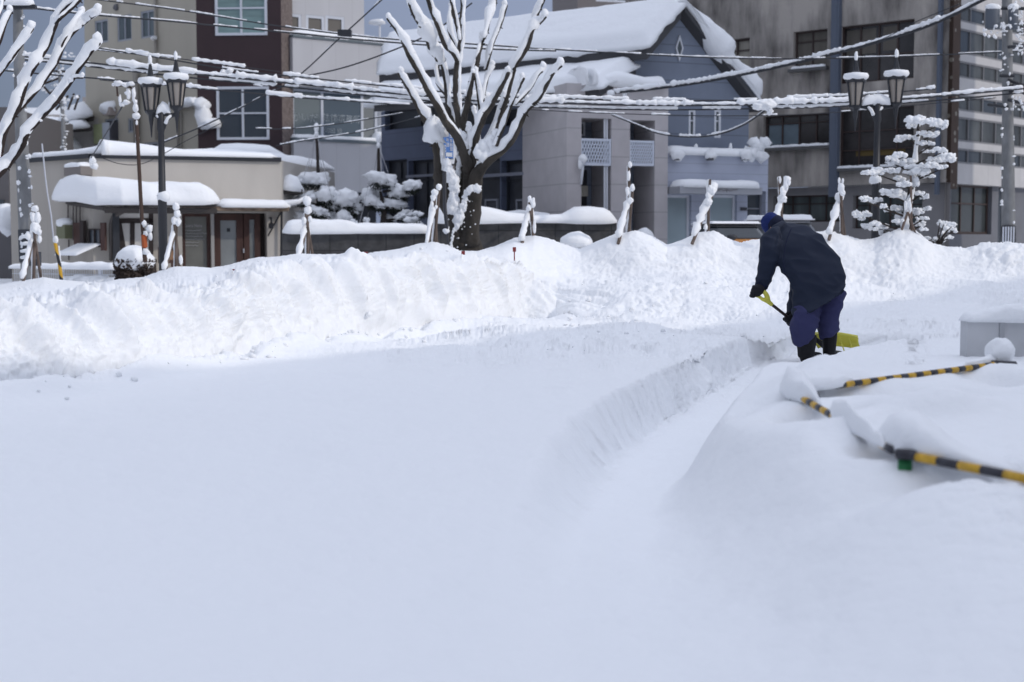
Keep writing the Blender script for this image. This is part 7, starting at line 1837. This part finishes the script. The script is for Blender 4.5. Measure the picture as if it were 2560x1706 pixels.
bm_.tube([CX(680, 340, 13.76), CX(610, 280, 13.84), hp(0, -.02, -.07)], [.07, .05, .05], 12)
loft(bm_, [(hp(0, .055, -.115), sdir_*.03, fdir*.03), (hp(0, .04, -.10), sdir_*.048, fdir*.055), (hp(0, .02, -.06), sdir_*.062, fdir*.078), (hp(0, .005, 0), sdir_*.074, fdir*.092), (hp(0, -.005, .05), sdir_*.073, fdir*.09), (hp(0, -.005, .09), sdir_*.055, fdir*.068), (hp(0, -.005, .112), sdir_*.02, fdir*.025)], 20)
bm_.blob(hp(0, .105, -.02), (.014, .02, .018), amp=0)          # nose
bm_.tube([hp(0, .088, .01), hp(0, .112, -.03)], [.008, .014], 8)
for s_ in (-1, 1): bm_.blob(hp(s_*.076, -.01, -.01), (.012, .018, .028), amp=0)   # ears
bm_.tube([hp(-.022, .085, -.065), hp(0, .094, -.062), hp(.022, .085, -.065)], .008, 6)   # lips
person = remesh(bm_, "person", SKIN, None, .010, 3)
tag(person, "person bent over a shovel in navy jacket, indigo trousers, blue cap and black boots", "person")
NAVY = mat("navy_jacket", (.009, .015, .034), .75, .3, bump=(60, .15, .004))
INDI = mat("indigo_trousers", (.038, .040, .105), .85, .2, bump=(30, .3, .012))
CAPM = mat("blue_cap", (.012, .024, .115), .8, .2)
CAPR = mat("navy_brim", (.010, .014, .035), .8, .2)
BLKF = mat("black_rubber", (.006, .006, .008), .6, .25)
GLV = mat("black_glove", (.010, .010, .014), .8, .3)
def wrinkle(sc_, amp, dirv=None):
    def f(co):
        x, y, z = co[:, 0], co[:, 1], co[:, 2]
        q = pnoise(x*sc_*.8, y*sc_*.8, z*sc_*1.5 + x*sc_*.5)
        return amp*(1 - np.abs(q)*3.2) + amp*.3*pnoise(x*sc_*2.1, y*sc_*2.1, z*sc_*3.2)
    return f
j = MB()
loft(j, torso_rings(0))
j.tube([CX(560, 300, 13.66), shL + Vector((-.0, 0, 0)), CX(490, 440, 13.58), elL, CX(440, 660, 13.55), CX(412, 752, 13.55)], [.105, .108, .096, .084, .072, .066], 18, steps=3)
j.tube([CX(740, 330, 13.82), CX(775, 520, 13.95), elR, wrR + Vector((0, 0, .03))], [.11, .095, .08, .055], 16, steps=3)
# collar
j.tube([CX(505, 262, 13.78), CX(540, 210, 13.74), CX(590, 172, 13.78), CX(632, 160, 13.86)], [.028, .034, .034, .028], 10, steps=3)
remesh(j, "jacket", NAVY, person, .010, 5, wrinkle(5.0, .011))
# raised seams on the jacket
sm = MB(); sm.tube([CX(700, 200, 13.52), CX(650, 330, 13.46), CX(625, 520, 13.36), CX(640, 660, 13.34)], .006, 6, steps=4); sm.build("jacket_seam", CAPR, person, smooth=True)
cf = MB(); cf.tube([CX(412, 745, 13.55), CX(402, 782, 13.55)], [.066, .062], 14); cf.build("cuff", CAPR, person, smooth=True)
t = MB()
loft(t, [(c_, a_*.93, b_*.9) for c_, a_, b_ in torso_rings(.05)[:3]])
t.tube([hipL + Vector((.04,.13,0)), CX(850, 990, 13.42), CX(832, 1080, 13.30), CX(820, 1170, 13.32), CX(815, 1250, 13.35), CX(838, 1302, 13.36)], [.12, .13, .128, .125, .112, .098], 20, steps=3)
t.tube([CX(1095, 830, 13.47), CX(1090, 930, 13.45), CX(1066, 1040, 13.44), CX(1052, 1140, 13.47), CX(1060, 1220, 13.50), CX(1072, 1258, 13.5)], [.135, .122, .102, .104, .102, .082], 20, steps=3)
remesh(t, "trousers", INDI, person, .010, 4, wrinkle(7, .011))
def boot(top, w, toe):
    b = MB(); f = Vector((top.x, top.y, zfloorp))
    b.tube([top + UP*.06, top, Vector((top.x, top.y, zfloorp + .14)), f + UP*.07], [w, w, w*.86, w*.8], 16, steps=2)
    b.tube([f + UP*.055 - toe*.12, f + UP*.06 + toe*.4, f + UP*.055 + toe*.85, f + UP*.045 + toe], [.055, .055, .05, .035], 14, steps=2)
    o = remesh(b, "boot", BLKF, person, .009, 3)
    sl = MB(); sl.tube([f + UP*.012 - toe*.15, f + UP*.012 + toe*.4, f + UP*.012 + toe*1.02], [.055, .056, .04], 12, squash=.25); sl.build("sole", mat("boot_sole", (.02, .02, .022), .9), o, smooth=True)
boot(CX(846, 1312, 13.36), .098, Vector((.17, .16, 0))); boot(CX(1073, 1262, 13.50), .074, Vector((.16, .18, 0)))
# cap: crown and folded brim over the nape
c = MB()
loft(c, [(hp(0, -.005, -.005), sdir_*.083, fdir*.103), (hp(0, -.008, .04), sdir_*.088, fdir*.106), (hp(0, -.012, .085), sdir_*.078, fdir*.094), (hp(0, -.012, .118), sdir_*.055, fdir*.066), (hp(0, -.01, .136), sdir_*.02, fdir*.024)], 22)
cap_o = remesh(c, "cap", CAPM, person, .008, 3, wrinkle(16, .003))
c = MB(); loft(c, [(hp(0, -.03, -.045), sdir_*.080, fdir*.090), (hp(0, -.028, -.02), sdir_*.089, fdir*.100), (hp(0, -.022, .02), sdir_*.090, fdir*.101), (hp(0, -.02, .035), sdir_*.084, fdir*.096)], 22); remesh(c, "cap_brim", CAPR, person, .008, 2)
# shovel
ga = CX(430, 868, 13.52)                                  # top of shaft under the D grip
sb_ = CX(978, 1318, 13.86)
sax = (sb_ - ga).normalized()
sh = empty("snow_shovel", Vector((sb_.x, sb_.y, zfloorp)), "snow shovel with yellow grip, brown shaft and wide yellow blade", "shovel")
YP = mat("yellow_plastic", (.68, .64, .10), .45, .4)
m = MB(); m.tube([CX(470, 918, 13.54), sb_], .0145, 12); m.build("shaft", mat("brown_shaft", (.028, .016, .018), .5), sh, smooth=True)
gx = CX(355, 835, 13.5)
m = MB(); n1 = CX(405, 812, 13.50); n2 = CX(385, 872, 13.50); yk = CX(476, 922, 13.54)
m.tube([yk, CX(462, 870, 13.52), CX(440, 832, 13.50), n1, CX(370, 800, 13.5)], [.022, .025, .022, .016, .014], 10, steps=3)
m.tube([yk, CX(446, 905, 13.52), CX(415, 895, 13.50), n2, CX(350, 862, 13.5)], [.022, .022, .018, .015, .014], 10, steps=3)
m.tube([CX(372, 798, 13.5), CX(352, 864, 13.5)], .015, 10); m.tube([yk - sax*.05, yk + sax*.05], [.026, .02], 10)
remesh(m, "grip", YP, sh, .005, 2)
# blade: wide curved scoop, facing away
bl = MB(); cL = CX(905, 1232, 13.88); cR = CX(1345, 1262, 13.98); u_ = (cR-cL); n_ = 26; H = .17
vs = []
dn = Vector((.25, .30, -.55)).normalized()
for side_ in (0, 1):
    for jx in range(9):
        v = jx/8
        for ix in range(n_+1):
            u = ix/n_; 
            edge_ = .020*math.sin(math.pi*u)                  # gentle bow
            lip = .05*v*v
            p = cL + u_*u + dn*(H*v) + Vector((0, .06*math.sin(math.pi*v), 0)) + UP*(edge_ - .012*(abs(2*u-1)**6))
            p += Vector((0, -.05*(abs(2*u-1)**3), 0))
            if side_: p = p + Vector((0, .008, .006))
            vs.append(p)
N_ = 9*(n_+1); fs = []
for jx in range(8):
    for ix in range(n_):
        a_ = jx*(n_+1)+ix; fs.append((a_, a_+1, a_+n_+2, a_+n_+1)); fs.append((N_+a_, N_+a_+n_+1, N_+a_+n_+2, N_+a_+1))
ring = [i for i in range(n_+1)] + [q*(n_+1)+n_ for q in range(1, 9)] + [8*(n_+1)+i for i in range(n_-1, -1, -1)] + [q*(n_+1) for q in range(7, 0, -1)]
for q in range(len(ring)): a_, b_ = ring[q], ring[(q+1) % len(ring)]; fs.append((a_, N_+a_, N_+b_, b_))
bl.add(vs, fs)
for k_ in (.2, .4, .6, .8): bl.tube([cL + u_*k_ + Vector((0, -.012, -.02)), cL + u_*k_ + dn*.30 + Vector((0, -.0, 0))], .006, 6)
bl.tube([cL + UP*.0, cL + u_*.5 + UP*.02, cR], .013, 8, steps=4)
bl.build("blade", YP, sh, smooth=True)
m = MB(); m.tube([sb_ - sax*.10, sb_ + sax*.06], [.02, .03], 10); m.build("socket", BLKF, sh, smooth=True)
# gloves: palm, five bent fingers closed round the grip / shaft
def glove(wr, axis_pt, axis, palm_c, fdirs, thumb_base, name="glove"):
    g = MB()
    d = (palm_c - wr)
    g.tube([wr - d*.25, wr, wr + d*.5, palm_c], [.056, .05, .056, .055], 14)
    ax = axis.normalized()
    pn_ = (axis_pt - palm_c); pn_ -= ax*pn_.dot(ax)
    e1 = pn_.normalized(); e2 = ax.cross(e1).normalized()
    for i in range(4):
        off = (i - 1.5)*.029; ln = (.9, 1.0, .97, .82)[i]; cc = axis_pt + ax*off
        R0 = .046
        a0 = math.pi; pts = []
        pts.append(palm_c + ax*off*.9)
        for k in range(1, 6):
            a_ = a0 + fdirs*k*.62*ln; pts.append(cc + e1*math.cos(a_)*R0 + e2*math.sin(a_)*R0)
        g.tube(pts, [.021, .0205, .019, .018, .017, .0155], 8)
    # thumb leaves the side of the palm and closes the other way
    tb_ = palm_c + ax*thumb_base*.045 - d.normalized()*.01; pts = [tb_]
    for k in range(1, 4):
        a_ = math.pi - fdirs*k*.75; pts.append(axis_pt + ax*thumb_base*.03 + e1*math.cos(a_)*.042 + e2*math.sin(a_)*.042)
    g.tube(pts, [.024, .023, .021, .018], 8)
    return remesh(g, name, GLV, person, .0055, 2)
gc = (CX(372, 798, 13.5) + CX(352, 864, 13.5))/2
glove(CX(398, 785, 13.54), gc, CX(352, 864, 13.5) - CX(372, 798, 13.5), CX(352, 822, 13.46), 1, -1)
c2 = CX(690, 1078, 13.68); 
glove(wrR + Vector((0, -.05, -.02)), c2, sax, CX(700, 1120, 13.72), -1, -1)
